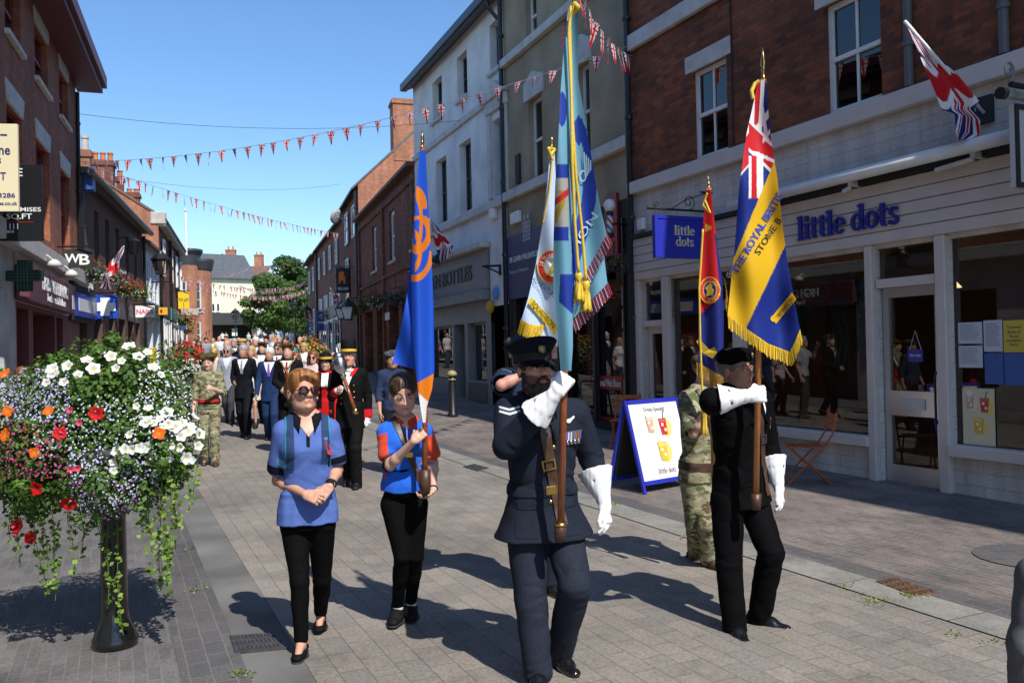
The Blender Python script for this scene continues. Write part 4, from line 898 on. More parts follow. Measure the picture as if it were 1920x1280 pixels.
def mat_camo(name='camouflage_cloth'):
 if name in MATS:return MATS[name]
 m=bpy.data.materials.new(name);m.use_nodes=True;n=m.node_tree;b=n.nodes['Principled BSDF'];L=n.links.new
 tc=n.nodes.new('ShaderNodeTexCoord');cols=[(0.235,0.215,0.125),(0.085,0.11,0.04),(0.09,0.055,0.03),(0.33,0.31,0.2)];prev=None
 for i,(c,sc,th)in enumerate(zip(cols[1:],(11,14,17),(0.53,0.57,0.57))):
  mp=n.nodes.new('ShaderNodeMapping');mp.inputs['Location'].default_value=(i*7.3,i*3.1,i);mp.inputs['Scale'].default_value=(0.75,0.75,1.5);L(tc.outputs['Object'],mp.inputs[0])
  nz=n.nodes.new('ShaderNodeTexNoise');nz.inputs['Scale'].default_value=sc;nz.inputs['Detail'].default_value=3;nz.inputs['Distortion'].default_value=0.6;L(mp.outputs[0],nz.inputs['Vector'])
  rp_=n.nodes.new('ShaderNodeValToRGB');rp_.color_ramp.elements[0].position=th-0.015;rp_.color_ramp.elements[1].position=th+0.015;L(nz.outputs['Fac'],rp_.inputs[0])
  mx=n.nodes.new('ShaderNodeMix');mx.data_type='RGBA';L(rp_.outputs[0],mx.inputs[0]);mx.inputs[7].default_value=(*c,1)
  if prev is None:mx.inputs[6].default_value=(*cols[0],1)
  else:L(prev,mx.inputs[6])
  prev=mx.outputs[2]
 L(prev,b.inputs['Base Color']);b.inputs['Roughness'].default_value=0.85;MATS[name]=m;return m
def frame(fwd,up):
 f=nrm(fwd);u=np.asarray(up,float);u=nrm(u-f*(u@f));back=-f;left=np.cross(back,u);return np.stack([left,back,u],1)
def head_vol(v,c,Rm,s,k=0.012,fat=1.0,fine=True,fem=False):
 T=lambda x,y,z:np.asarray(c)+Rm@(np.array([x,y,z])*s)
 v.ell(T(0,.018,.030),(.076*s,.095*s,.088*s),k,Rm)
 v.ell(T(0,-.022,-.035),(.060*s*fat,.070*s,.078*s),.02*s,Rm)
 v.ell(T(0,-.045,-.088),(.034*s*fat,.036*s,.024*s),.028*s,Rm)
 if fine:
  for x in(-1,1):
   v.ell(T(.040*x,-.058,-.020),(.022*s*fat,.018*s,.020*s),.030*s,Rm)
   v.ell(T(.046*x,-.016,-.066),(.015*s*fat,.028*s,.024*s),.035*s,Rm)
   v.ell(T(.032*x,-.096,.006),(.017*s,.009*s,.009*s),.012*s,Rm,'sub')
   v.ell(T(.031*x,-.080,.004),(.0135*s,.012*s,.0105*s),.002*s,Rm)
   v.cone(T(.016*x,-.092,.022),T(.048*x,-.080,.020),.007*s,.005*s,.012*s)
   v.ell(T(.0110*x,-.0955,-.028),(.0085*s,.010*s,.007*s),.006*s,Rm)
  nz=.88 if fem else 1.0
  v.cone(T(0,-.088,.008),T(0,-.1065*(.975 if fem else 1),-.024),.0080*s*nz,.0108*s*nz,.012*s)
  v.cone(T(-.017,-.0855,-.0565),T(.017,-.0855,-.0565),.0055*s,.0055*s,.005*s);v.cone(T(0,-.0915,-.0555),T(0,-.0915,-.0555),.006*s,.006*s,.006*s)
  v.cone(T(-.014,-.086,-.0665),T(.014,-.086,-.0665),.0065*s,.0065*s,.005*s);v.ell(T(0,-.082,-.088),(.018*s,.013*s,.013*s),.012*s,Rm)
  v.ell(T(0,-.0955,-.0612),(.02*s,.006*s,.0013*s),.003*s,Rm,'sub')
 for x in(-1,1):v.ell(T(.077*x,.012,-.008),(.009*s,.017*s,.031*s),.008*s,Rm)
def face_cols(v,c,Rm,s,base,brow=(0.06,0.035,0.02),lip=None,beard=None,iris=(0.05,0.04,0.03),brow_w=1.0,eyes=True):
 p=(v-np.asarray(c))@Rm/s;C=np.tile(np.array(base,float),(len(v),1));r=np.random.default_rng(3)
 front=p[:,1]<-.045;x=np.abs(p[:,0]);z=p[:,2];inh=(np.abs(z)<.14)&(x<.1)&(np.abs(p[:,1])<.13)
 def blend(w_,c2):w_=np.clip(w_,0,1)[:,None];C[:]=C*(1-w_)+np.array(c2)*w_
 bl=np.exp(-((x-.042)**2/.00035+(z+.028)**2/.0004))*front*inh*0.35;blend(bl,np.array(base)*np.array([1.12,.72,.70]))
 if beard is not None:
  w_=(np.clip((-.030-z+.25*np.clip(x-.03,0,.1))/.012,0,1))*(p[:,1]<.01)*(z>-.125)*(1-np.exp(-((x/.02)**2+((z+.061)/.009)**2)*1.2)*front)
  w_=np.maximum(w_,((x<.03)&(z<-.040)&(z>-.058)&front)*1.0);blend(w_*beard[1]*inh,beard[0])
 lp=lip if lip is not None else np.array(base)*np.array([0.88,.52,.50])
 blend(1.35*np.exp(-((x/.0195)**4+((z+.0615)/.0078)**4))*(p[:,1]<-.075)*inh,lp)
 if eyes:
  bz=.0265+.004*np.sin(np.clip((x-.014)/.036,0,1)*2.6)-.003;blend(1.2*np.exp(-((z-bz)/(.0042*brow_w))**2)*((x>.012)&(x<.052))*front*inh*.9,brow)
  e=((x-.0315)/.0135)**2+((z-.004)/.0058)**2;blend((e<1)*front*inh*1.0,(.55,.52,.5));blend((((x-.0315)/.0058)**2+((z-.0042)/.0058)**2<1)*(e<1.1)*front*inh*1.0,iris)
  blend(np.exp(-((e-1.15)/.35)**2)*(z>.004)*front*inh*.9,(.03,.02,.016))
 return C
def hand_vol(v,w_,d,n,thumb,s=1.0,pose='relax',k=0.004,infl=0.0,spread=1.0):
 d=nrm(d);n=nrm(np.asarray(n)-d*(np.asarray(n)@d));l=np.cross(d,n);l=l if l@np.asarray(thumb)>0 else-l;w_=np.asarray(w_,float)
 curl={'relax':(20,28,18),'grip':(72,88,50),'flat':(6,6,4),'fist':(80,95,60),'clasp':(38,40,25),'cup':(28,32,20)}[pose]
 v.chain([w_,w_+d*.03*s],[.024*s+infl,.027*s+infl],k*2,(n,.72))
 for i in range(4):
  q=(1.5-i)*.0195*s;v.cone(w_+d*.012*s+l*q*.75,w_+d*.088*s+l*q*spread,.0135*s+infl,.0120*s+infl,.010*s,(n,.95))
 v.cone(w_+d*.02*s+l*.026*s+n*.008*s,w_+d*.055*s+l*.034*s+n*.012*s,.015*s+infl,.013*s+infl,.012*s)
 for i,Lf in enumerate((.072,.080,.075,.060)):
  q=(1.5-i)*.0205*s*spread;b=w_+d*(.088-.005*abs(i-1.2))*s+l*q;dr=nrm(d+l*(1.5-i)*.06*spread);a=0;r_=.0092*s*(1 if i<3 else .88);pts=[b];f_=(.46,.30,.24)
  for j in range(3):
   a+=R(curl[j]*(1+.10*(i-1)));e=nrm(dr*math.cos(a)+n*math.sin(a));b=b+e*Lf*f_[j]*s;pts.append(b)
  v.chain(pts,[r_+infl,r_*.98+infl,r_*.9+infl,r_*.74+infl],k)
 tb=w_+d*.028*s+l*.028*s+n*.006*s;c_={'grip':(.55,.55,.75,.9),'fist':(.5,.5,.8,1.0),'clasp':(.7,.6,.45,.3)}.get(pose,(.8,.62,.25,.12))
 t1=tb+nrm(d*c_[0]+l*c_[1]+n*c_[2]*.8)*.040*s;t2=t1+nrm(d*c_[0]+l*(c_[1]-.35-(.5 if pose in('grip','fist')else 0))+n*c_[2])*.030*s;t3=t2+nrm(d*.8+l*(-.1-(.7 if pose in('grip','fist')else 0))+n*c_[3])*.022*s
 v.chain([tb,t1,t2,t3],[.0135*s+infl,.0112*s+infl,.0100*s+infl,.0075*s+infl],k*1.5)
class Fig:
 def __init__(s,label,root,K,H=1.75,skin=(0.50,0.27,0.18),step=0.006,fem=False,group=None,seed=1,hs=1.0,build=1.0):
  s.root=empty('person',root,0,label,'person',group);s.o=np.array(root,float)
  s.K={k:(np.asarray(v_,float)-s.o if k[:2]not in('f_','u_')else nrm(v_))for k,v_ in K.items()};K=s.K
  s.H=H;s.s=H/1.75;s.skin=skin;s.step=step;s.fem=fem;s.seed=seed;s.bw=build
  s.side=nrm(K['shl']-K['shr']);s.up=nrm(K['neck']-K['pel']);s.fwd=nrm(np.cross(s.up,-s.side));s.fwd=s.fwd if s.fwd@K['f_body']>0 else-s.fwd
  s.hR=frame(K['f_head'],K.get('u_head',V3(0,0,1)));s.hs=s.s*hs
  s.meshes={}
 def box(s,keys,pad):P=np.array([s.K[k]for k in keys]);return P.min(0)-pad,P.max(0)+pad
 def torso(s,v,infl=0.0,k=0.03,prof=None):
  K,q=s.K,s.s;f=s.bw
  if prof is None:
   prof=[(-.10,.145,.095,0),(0,.158,.110,0),(.28,.125,.092,.004),(.45,.132,.100,.008),(.66,.150,.118,.016),(.85,.150,.102,.006),(.97,.090,.075,0),(1.03,.06,.06,0)]if s.fem else[(-.10,.142,.098,0),(0,.153,.110,0),(.28,.143,.105,.004),(.5,.158,.115,.006),(.7,.172,.122,.008),(.87,.165,.105,.002),(.98,.095,.078,0),(1.04,.065,.065,0)]
  v.loft(K['pel'],K['neck'],s.side,[(t,a*q*f+infl,b*q*f+infl,o)for t,a,b,o in prof],k,2.25)
  for x in 'lr':v.cone(K['neck']-s.up*.015,K['sh'+x],.055*q+infl,(.044 if s.fem else .060)*q+infl,.035)
  if s.fem:
   for x in(-1,1):v.ell(K['pel']+(K['neck']-K['pel'])*.66+s.side*x*.068*q+s.fwd*.088*q,(.058*q+infl,.052*q+infl,.055*q+infl),.035)
 def body(s,hands=('relax','relax'),handdef=None,face=None,fat=1.0,cover=0.0,legs=True,arm_r=1.0):
  K,q=s.K,s.s;lo=np.min([K[k]for k in K if k[:2]not in('f_','u_')],0)-.2;hi=np.max([K[k]for k in K if k[:2]not in('f_','u_')],0)+.2
  fine=[];st=s.step
  if st<.008:
   fine.append((K['head']-V3(9,9,.15*q),K['head']+V3(9,9,.15*q),st*.6));fine.append((K['head']-V3(.11,.14,9),K['head']+V3(.11,.14,9),st*.75))
   for x in 'lr':fine.append((K['wr'+x]-.13,K['wr'+x]+.13,st*.8))
  v=Vol(lo,hi,st,fine);s.torso(v,-cover*1.6);g=.9 if s.fem else 1.0
  if legs:
   for x in 'lr':
    v.cone(K['hp'+x],K['kn'+x],.080*q-cover,.050*q-cover,.03);v.cone(K['kn'+x],K['an'+x],.050*q-cover,.034*q-cover,.012)
    m_=K['kn'+x]*.68+K['an'+x]*.32-s.fwd*.012;v.ell(m_,(.045*q-cover,)*2+(.09*q,),.02)
    t_=K['f_to'+x];v.cone(K['an'+x],K['an'+x]+t_*.10*q+V3(0,0,-.052*q),.030*q,.020*q,.02);v.cone(K['an'+x]+V3(0,0,-.04*q),K['an'+x]-t_*.02*q+V3(0,0,-.05*q),.028*q,.028*q,.02)
  for x in 'lr':
   v.cone(K['sh'+x],K['el'+x],.050*q*g*arm_r,.039*q*g*arm_r,.02);v.cone(K['el'+x],K['wr'+x],.040*q*g*arm_r,.0255*q*g,.012);v.ell(K['el'+x]*.75+K['wr'+x]*.25,(.041*q*g*arm_r,)*3,.02)
   if handdef and x in handdef:hd=handdef[x];hand_vol(v,K['wr'+x],hd[0],hd[1],hd[2],q*(.92 if s.fem else 1),hd[3])
   else:
    d=nrm(K['wr'+x]-K['el'+x]);sg=1 if x=='l' else-1;hand_vol(v,K['wr'+x],d,-s.side*sg+s.fwd*-.2,s.fwd,q*.95,'relax',k=.004 if st<.01 else .012)
  v.cone(K['neck']-s.up*.03,K['head']+s.hR@(V3(0,.022,-.06)*s.hs),.060*q*(.9 if s.fem else 1.05),.052*q*(.88 if s.fem else 1.05),.03)
  head_vol(v,K['head'],s.hR,s.hs,fat=fat*(.93 if s.fem else 1),fine=st<.012,fem=s.fem)
  me=v.mesh(2);C=face_cols(me[0],K['head'],s.hR,s.hs,s.skin,**(face or{}))
  s.meshes['body']=me;return np_obj('body',me[0],me[1],SKIN,s.root,C)
 def top(s,name,m,infl=.014,sleeve='long',hem=-.10,prof=None,step=None,folds=1.0,armr=1.0,flare=0.0,cuff=None,extra=None,cavity=True,send=(.01,.01)):
  K,q=s.K,s.s;st=step or s.step;P=[K[k]for k in('pel','neck','shl','shr','ell','elr','wrl','wrr')];lo=np.min(P,0)-.22;hi=np.max(P,0)+.2;lo[2]=min(lo[2],(K['pel']-s.up*hem)[2]-.06)
  v=Vol(lo,hi,st);s.torso(v,infl,prof=prof)
  if hem>-.03:
   L=np.linalg.norm(K['neck']-K['pel']);a=.158*q*s.bw+infl;b=.113*q*s.bw+infl
   v.loft(K['pel'],K['neck'],s.side,[(-(hem)/L,a*(1+flare),b*(1+flare)),(.05,a,b),(.2,a*.93,b*.93)],.03,2.3,cap=.008)
  hp=K['pel']-s.up*hem;v.cut(hp,-s.up)
  for i,x in enumerate('lr'):
   sh,el,wr=K['sh'+x],K['el'+x],K['wr'+x];sl=sleeve[i]if isinstance(sleeve,(tuple,list))else sleeve
   if sl=='none':continue
   ra,rb,rc=((.051 if s.fem else .056)*q+infl)*armr,(.048*q+infl*.8)*armr,(.035*q+infl*.8)*armr
   if sl=='long':v.cone(sh,el,ra,rb,.02);v.cone(el,wr-nrm(wr-el)*send[i],rb,rb+(rc-rb)*(1-send[i]*2.5),.012)
   elif sl=='half':v.cone(sh,el,ra,rb*1.02,.02);e2=el*.72+wr*.28;v.cone(el,e2,rb,rb*.95,.012)
   else:
    e=sh+(el-sh)*float(sl);v.cone(sh,e,ra,ra*1.02,.02);dd=nrm(el-sh);v.cone(e-dd*.02,e+dd*.09,ra*.80,ra*.80,.0,op='sub');
  if extra:extra(v)
  if folds:
   for i,x in enumerate('lr'):
    sl=sleeve[i]if isinstance(sleeve,(tuple,list))else sleeve
    if sl in('long','half'):v.fold(K['el'+x],.075,nrm(K['wr'+x]-K['sh'+x]),.042,.008*folds,seed=s.seed+i);v.fold(K['sh'+x]*.4+K['el'+x]*.6,.06,nrm(K['el'+x]-K['sh'+x])+.4*s.side,.06,.005*folds,seed=s.seed+5+i)
    v.fold(K['sh'+x]*.8+K['pel']*.2+s.fwd*.05,.07,nrm(s.up*.6+s.side*(1 if x=='l' else-1)),.05,.005*folds,seed=s.seed+9+i)
   for sx in(-1,1):
    v.fold(K['pel']+s.up*.15*q+s.side*sx*.11*q+s.fwd*.05,.12,s.up+s.side*.5*sx,.07,.006*folds,seed=s.seed+3+sx);v.fold(K['pel']+s.up*.0+s.side*sx*.08*q+s.fwd*.09,.13,s.side+s.up*.25*sx,.09,.005*folds,seed=s.seed+13+sx);v.fold(K['pel']*.4+K['neck']*.6+s.side*sx*.10*q+s.fwd*.09,.10,s.up*.7+s.side*.7*sx,.08,.0045*folds,seed=s.seed+23+sx)
   v.noise(.0018*folds,.16,s.seed)
  me=v.mesh(2);s.meshes[name]=me;return np_obj(name,me[0],me[1],m,s.root)
 def trousers(s,name,m,r=(.098,.070,.062),infl=.0,waist=.06,foot=.03,folds=1.0,step=None,end=1.0,crease=True):
  K,q=s.K,s.s;st=step or s.step;P=[K[k]for k in('pel','hpl','hpr','knl','knr','anl','anr')];v=Vol(np.min(P,0)-.2,np.max(P,0)+.22,st)
  L=np.linalg.norm(K['neck']-K['pel']);a=(.158*s.bw+infl)*q;b=(.114*s.bw+infl)*q
  v.loft(K['pel'],K['neck'],s.side,[(-.19,a*.92,b*.95),(0,a*1.01,b*1.02),(waist*1.6/L*q+.02,a*.93,b*.93),(waist*1.6/L*q+.10,a*.72,b*.72)],.03,2.3)
  for x in 'lr':
   hp,kn,an=K['hp'+x],K['kn'+x],K['an'+x];d=nrm(an-kn);e=kn+(an-kn)*end+d*foot*q*(1 if end==1 else 0)
   v.cone(hp,kn,r[0]*q,r[1]*q,.028);v.cone(kn,e,r[1]*q,r[2]*q,.012)
   if s.fem or r[1]<.066:v.ell(kn*.7+an*.3-s.fwd*.012,(.05*q,.05*q,.10*q),.02)
   if folds:
    v.fold(kn,.10,nrm(an-hp),.055,.0065*folds,seed=s.seed+ord(x));v.fold(kn*.45+an*.55,.11,nrm(an-kn)*.6+s.side*.8,.07,.005*folds,seed=s.seed+ord(x)+7);v.fold(hp*.75+kn*.25,.08,nrm(kn-hp)+s.side*(.7 if x=='l' else-.7),.06,.006*folds,seed=s.seed+ord(x)+2);v.fold(an,.07,d,.045,.006*folds,seed=s.seed+ord(x)+4)
  if folds:v.noise(.002*folds,.15,s.seed+20)
  for x in 'lr':d=nrm(K['an'+x]-K['kn'+x]);e=K['an'+x]+d*foot*q if end==1 else K['kn'+x]+(K['an'+x]-K['kn'+x])*end;
  me=v.mesh(2);s.meshes[name]=me;return np_obj(name,me[0],me[1],m,s.root)
 def shoes(s,m,name='shoe',high=.02,L=.27,w_=.047,slim=1.0,cutout=False,step=None):
  K,q=s.K,s.s;out=[]
  for x in 'lr':
   an=K['an'+x];t=K['f_to'+x];t=nrm(V3(t[0],t[1],t[2]));up=V3(0,0,1)if abs(t[2])<.25 else nrm(np.cross(np.cross(t,V3(0,0,1)),t));bt=an-up*(.082*q-.0)
   v=Vol(an-.28,an+.28,step or min(s.step,.006));sd=np.cross(t,up);l=L*q*.92;hb=bt-t*.065*q
   v.cone(hb+up*.033*q,hb+t*l*.55+up*.026*q,.034*q*slim,.042*q*slim,.02,(up,.8));v.cone(hb+t*l*.5+up*.026*q,hb+t*(l-.05*q)+up*.024*q,.043*q*slim,.034*q*slim,.02,(up,.72))
   if not cutout:v.cone(hb+t*.02+up*.058*q,hb+t*l*.50+up*.050*q,.040*q,.034*q,.03)
   if high>.03:v.cone(an-up*.03,an+up*high,.046*q,.05*q,.02)
   elif not cutout:v.cone(an-up*.03,an+up*.02,.045*q,.045*q,.02)
   if cutout:v.cone(hb+t*.075*q+up*.07*q,hb+t*(l-.085*q)+up*.062*q,.036*q,.030*q,.004,op='sub')
   v.cut(bt+up*.004,-up)
   me=v.mesh(2);o=np_obj(name,me[0],me[1],m,s.root);out.append(o)
   sv=Vol(an-.28,an+.28,min(s.step,.006));sv.cone(hb,hb+t*l*.45,.037*q*slim,.040*q*slim,.01,(up,.35));sv.cone(hb+t*l*.45,hb+t*(l-.045*q),.046*q*slim,.038*q*slim,.02,(up,.3));sv.cut(bt-up*.001,-up)
   if s.step<.009:q_=sv.mesh(1);np_obj('sole',q_[0],q_[1],mat('shoe_sole',(.02,.02,.02),.7),o)
  return out
 def hair(s,style,c0,c1,step=None,seed=0,extra=None):
  q=s.hs;st=step or max(.004,s.step*.7);T=lambda x,y,z:s.K['head']+s.hR@(np.array([x,y,z])*q);lo=s.K['head']-.22*q;hi=s.K['head']+.22*q
  if style in('long','bob'):lo=lo-V3(0,0,.25)
  v=Vol(lo,hi,st);v.ell(T(0,.024,.038),(.085*q,.102*q,.092*q),0,s.hR)
  if style in('long','bob'):
   dz=.30 if style=='long' else .15
   for x in(-1,1):v.chain([T(.055*x,-.005,.07),T(.084*x,.0,-.02),T(.085*x,.015,-.10),T(.075*x,.02,-dz+.06)],[.03*q,.026*q,.028*q,.016*q],.02)
   v.chain([T(0,.08,.0),T(0,.085,-.1),T(0,.08,-dz+.04)],[.06*q,.055*q,.04*q],.03);v.ell(T(0,-.12,-.03),(.066*q,.09*q,.095*q),.008,s.hR,'sub')
  elif style=='swept':
   v.ell(T(.0,-.005,.072),(.084*q,.094*q,.064*q),.02,s.hR);v.ell(T(.018,-.062,.083),(.062*q,.034*q,.024*q),.025,s.hR);v.ell(T(0,.06,.015),(.080*q,.066*q,.085*q),.02,s.hR)
   v.chain([T(.01,-.080,.082),T(.052,-.078,.062),T(.076,-.05,.026)],[.018*q,.017*q,.009*q],.018)
   v.ell(T(-.026,-.140,-.004),(.072*q,.090*q,.098*q),.008,s.hR,'sub');v.ell(T(.022,-.140,-.018),(.066*q,.090*q,.094*q),.008,s.hR,'sub');v.ell(T(0,-.02,-.125),(.12*q,.13*q,.085*q),.01,s.hR,'sub')
   for x in(-1,1):v.ell(T(.092*x,-.0,-.035),(.026*q,.035*q,.04*q),.006,s.hR,'sub')
  else:
   v.ell(T(0,-.125,-.035+(.022 if style=='tied' else 0)),(.074*q,.085*q,.095*q),.010,s.hR,'sub');v.ell(T(0,-.03,-.125),(.12*q,.13*q,.085*q),.012,s.hR,'sub')
   for x in(-1,1):v.ell(T(.09*x,-.01,-.035),(.03*q,.045*q,.045*q),.006,s.hR,'sub')
   if style=='tied':v.ell(T(0,.125,.02),(.035*q,.03*q,.035*q),.01,s.hR);v.cone(T(0,-.10,.118),T(0,.03,.140),.006*q,.006*q,.012*q,op='sub')
   if style=='quiff':v.chain([T(-.05,-.065,.095),T(.05,-.07,.1)],[.026*q,.028*q],.02)
  if extra:extra(v,T)
  i,p=v.near(.012);w_=(p-s.K['head'])@s.hR/q;v.D[i]+=(.0013*q*np.sin(w_[:,0]*260+18*w_[:,2]+4*np.sin(w_[:,1]*40))*(1 if st<.008 else 0)).astype(np.float32)
  me=v.mesh(1);h=me[0];w_=(h-s.K['head'])@s.hR/q;r=np.random.default_rng(seed);t=np.clip(.5+.35*np.sin(w_[:,0]*170+25*w_[:,2]+4*np.sin(w_[:,1]*30))+.25*np.sin(w_[:,1]*120+w_[:,0]*60)+r.normal(size=len(h))*.08,0,1)[:,None]
  s.meshes['hair']=me;return np_obj('hair',me[0],me[1],HAIRM,s.root,np.array(c0)*(1-t)+np.array(c1)*t)
 def hat(s,kind,m,band=None,name='hat',m2=None):
  q=s.hs;M_=Matrix([[*s.hR[i]*q,s.K['head'][i]]for i in range(3)]+[[0,0,0,1]]);mb=MB()
  if kind=='beret':
   v=Vol(s.K['head']-.2*q,s.K['head']+.24*q,max(.004,s.step*.7));T=lambda x,y,z:s.K['head']+s.hR@(np.array([x,y,z])*q)
   v.ell(T(0,.02,.062),(.088*q,.105*q,.030*q),0,s.hR);v.ell(T(.028,.022,.092),(.098*q,.110*q,.040*q),.02,s.hR);v.ell(T(-.075,.0,.075),(.045*q,.07*q,.04*q),.03,s.hR);v.cut(T(0,0,.036),-s.hR[:,2]+s.hR[:,1]*.12)
   v.noise(.003,.1,4);me=v.mesh(2);o=np_obj(name,me[0],me[1],m,s.root)
   return o
  if kind=='peaked':
   mb.lathe([(.086,.035),(.092,.04),(.092,.078),(.100,.088),(.128,.112),(.132,.120),(.125,.128),(.05,.142),(.005,.144)],(0,.015,0),36,sy=1.12)
   o=MB();o.v=[M_@Vector(p)for p in mb.v];o.f=mb.f;o.m=mb.m
   for i,p in enumerate(mb.v):
    if p[2]>.1:o.v[i]=M_@Vector((p[0],p[1]+.012,p[2]+.022*max(0,-p[1]/.13)+.004))
   ob=o.build(name,m,s.root,True)
   k=MB();n=18;pts=[]
   for j in range(n+1):
    a=math.pi*(1.0+.0+j/n);pts.append((math.cos(a),math.sin(a)))
   vs=[];
   for t in range(6):
    for c_,s_ in pts:e=t/5*.058*max(0,-s_)**.7;vs.append((c_*(.092),s_*(.103)-e+.015,.042-.038*(t/5)*max(0,-s_)**.7))
   fs=[(t*(n+1)+j,t*(n+1)+j+1,(t+1)*(n+1)+j+1,(t+1)*(n+1)+j)for t in range(5)for j in range(n)]
   k.raw([M_@Vector(p)for p in vs],fs);k.raw([M_@Vector((p[0],p[1],p[2]-.004))for p in vs],[f[::-1]for f in fs]);k.build('peak',m2,ob,True)
   b_=MB();b_.lathe([(.0935,.042),(.0945,.06),(.0935,.077)],(0,.015,0),36,sy=1.12);b2=MB();b2.raw([M_@Vector(p)for p in b_.v],b_.f[:-2]);b2.build('mohair_band',mat('black_band',(.006,.006,.007),.8),ob,True)
   return ob
  prof={'top':[(.078,.045),(.090,.05),(.088,.12),(.092,.19),(.088,.196),(.002,.197)],'straw':[(.085,.05),(.090,.055),(.083,.125),(.07,.138),(.002,.142)],'bowler':[(.085,.05),(.09,.055),(.088,.1),(.065,.14),(.02,.152)],'trilby':[(.085,.05),(.088,.055),(.078,.13),(.06,.14),(.01,.135)]}[kind]
  br={'top':.128,'straw':.185,'bowler':.13,'trilby':.145}[kind]
  mb.lathe(prof,(0,.015,0),32,sy=1.14);mb.lathe([(.08,.047),(br*.85,.044),(br,.052 if kind!='straw' else .046),(br*.98,.058 if kind!='straw' else .050),(br*.8,.054),(.084,.056)],(0,.015,0),32,sy=1.14)
  o=MB();o.raw([M_@Vector(p)for p in mb.v],mb.f);ob=o.build(name,m,s.root,True)
  if band:b_=MB();b_.lathe([(.0925,.057),(.0915,.09)],(0,.015,0),32,sy=1.14);b2=MB();b2.raw([M_@Vector(p)for p in b_.v],b_.f[:-2]);b2.build('hat_band',band,ob,True)
  return ob
 def tl(s,pts,key):
  d=pts-s.K['pel'];L=np.linalg.norm(s.K['neck']-s.K['pel']);return d@s.side,d@s.fwd,(d@s.up)/L
 def pt(s,name,src,fld,off,m,parent=None):return patch(name,s.meshes[src],fld,off,m,parent or s.root)
def arm_dist(P,a,b):ab=b-a;t=np.clip(((P-a)@ab)/(ab@ab),0,1);return np.linalg.norm(P-a-t[:,None]*ab,axis=1),((P-a)@ab)/(ab@ab)
def collar(f,src,m,name='collar',rin=.060,rise=.030,out0=.045,out1=.075,gap=14,off=.006,tip=0.0,lo=-.0,fwd=0.0):
 v,fc=f.meshes[src];q=f.s;O=f.K['neck']+f.fwd*fwd;d=v-O;x=d@f.side;y=d@f.fwd;h=d@f.up;rho=np.hypot(x,y);ph=np.arctan2(x,y);nr=vnormals(v,fc)
 ok=(rho<.26)&(np.abs(h)<.24)&(nr@f.up>-.2);idx=np.where(ok)[0];rows=[]
 A=np.radians(np.linspace(gap,360-gap,49))
 for a in A:
  fr=(1+math.cos(a))/2;w_=out0+(out1-out0)*fr**1.5+tip*max(0,math.cos(a))**8;R0=rin*q;e=f.side*math.sin(a)+f.fwd*math.cos(a);col_=[]
  base=O+f.up*(lo+rise*(1-.75*fr)*q)
  col_.append(base+e*R0*.96-f.up*.012);col_.append(base+e*R0*1.02+f.up*.010);col_.append(base+e*(R0*1.10)+f.up*.012)
  for t in(.35,.7,1.0):
   r_=R0*1.08+w_*q*t;dd=((ph[idx]-((a+math.pi)%(2*math.pi)-math.pi)+math.pi)%(2*math.pi)-math.pi)*rho[idx];c_=idx[np.argsort(dd**2+(rho[idx]-r_)**2)[:6]];hh=h[c_].mean();P=O+e*r_+f.up*hh+nr[c_].mean(0)*off
   col_.append(P)
  rows.append(col_)
 n=len(rows);k=len(rows[0]);top=np.array(rows).reshape(-1,3);fs=[[i*k+j,(i+1)*k+j,(i+1)*k+j+1,i*k+j+1]for i in range(n-1)for j in range(k-1)]
 cen=top.reshape(n,k,3);inn=top.copy().reshape(n,k,3);inn[:,3:]-=f.up*.006;inn[:,:3]-=(inn[:,:3]-O)*.05;allv=np.concatenate([top,inn.reshape(-1,3)]);fs2=[[b+n*k for b in q_[::-1]]for q_ in fs]
 bd=[[i*k+k-1,(i+1)*k+k-1,(i+1)*k+k-1+n*k,i*k+k-1+n*k]for i in range(n-1)]+[[j+1,j,j+n*k,j+1+n*k]for j in range(k-1)]+[[(n-1)*k+j,(n-1)*k+j+1,(n-1)*k+j+1+n*k,(n-1)*k+j+n*k]for j in range(k-1)]
 return np_obj(name,allv,np.array(fs+fs2+bd),m,f.root)
def at_np(px,py,Y):
 px=np.asarray(px,float);py=np.asarray(py,float);Y=np.asarray(Y,float)*np.ones(px.shape);f,r,u=(np.array(x)for x in(_f,CR,CU))
 d=f+((px-CX)/F)[...,None]*r+((CY-py)/F)[...,None]*u;return np.array(CAM)+d*(Y/d[...,1])[...,None]
J=lambda x,y,Y:np.array(at(x,y,Y))
def joints(d):
 return{k:(J(*v)if k[:2]not in('f_','u_')else np.array(v,float))for k,v in d.items()}
LEATHER=mat('brown_leather',(0.060,0.028,0.016),0.4,0.2,30,0.15,300);BRASS=mat('brass',(0.62,0.42,0.12),0.25,metal=1.0);SILVER=mat('silver',(0.6,0.6,0.6),0.25,metal=1.0)
POLEW=mat('varnished_wood',(0.235,0.060,0.018),0.28,0.25,18,coat=0.4);POLEO=mat('light_varnished_wood',(0.40,0.135,0.03),0.28,0.2,18,coat=0.4);GLOVE=cloth('white_glove',(0.74,0.74,0.74),0.7,0.1,0.05)
GOLDC=mat('gold_thread',(0.62,0.42,0.035),0.5,0.15,90)
def small(f,name,m,fn,parent=None,smooth=True):mb=MB();fn(mb);return mb.build(name,m,parent or f.root,smooth)
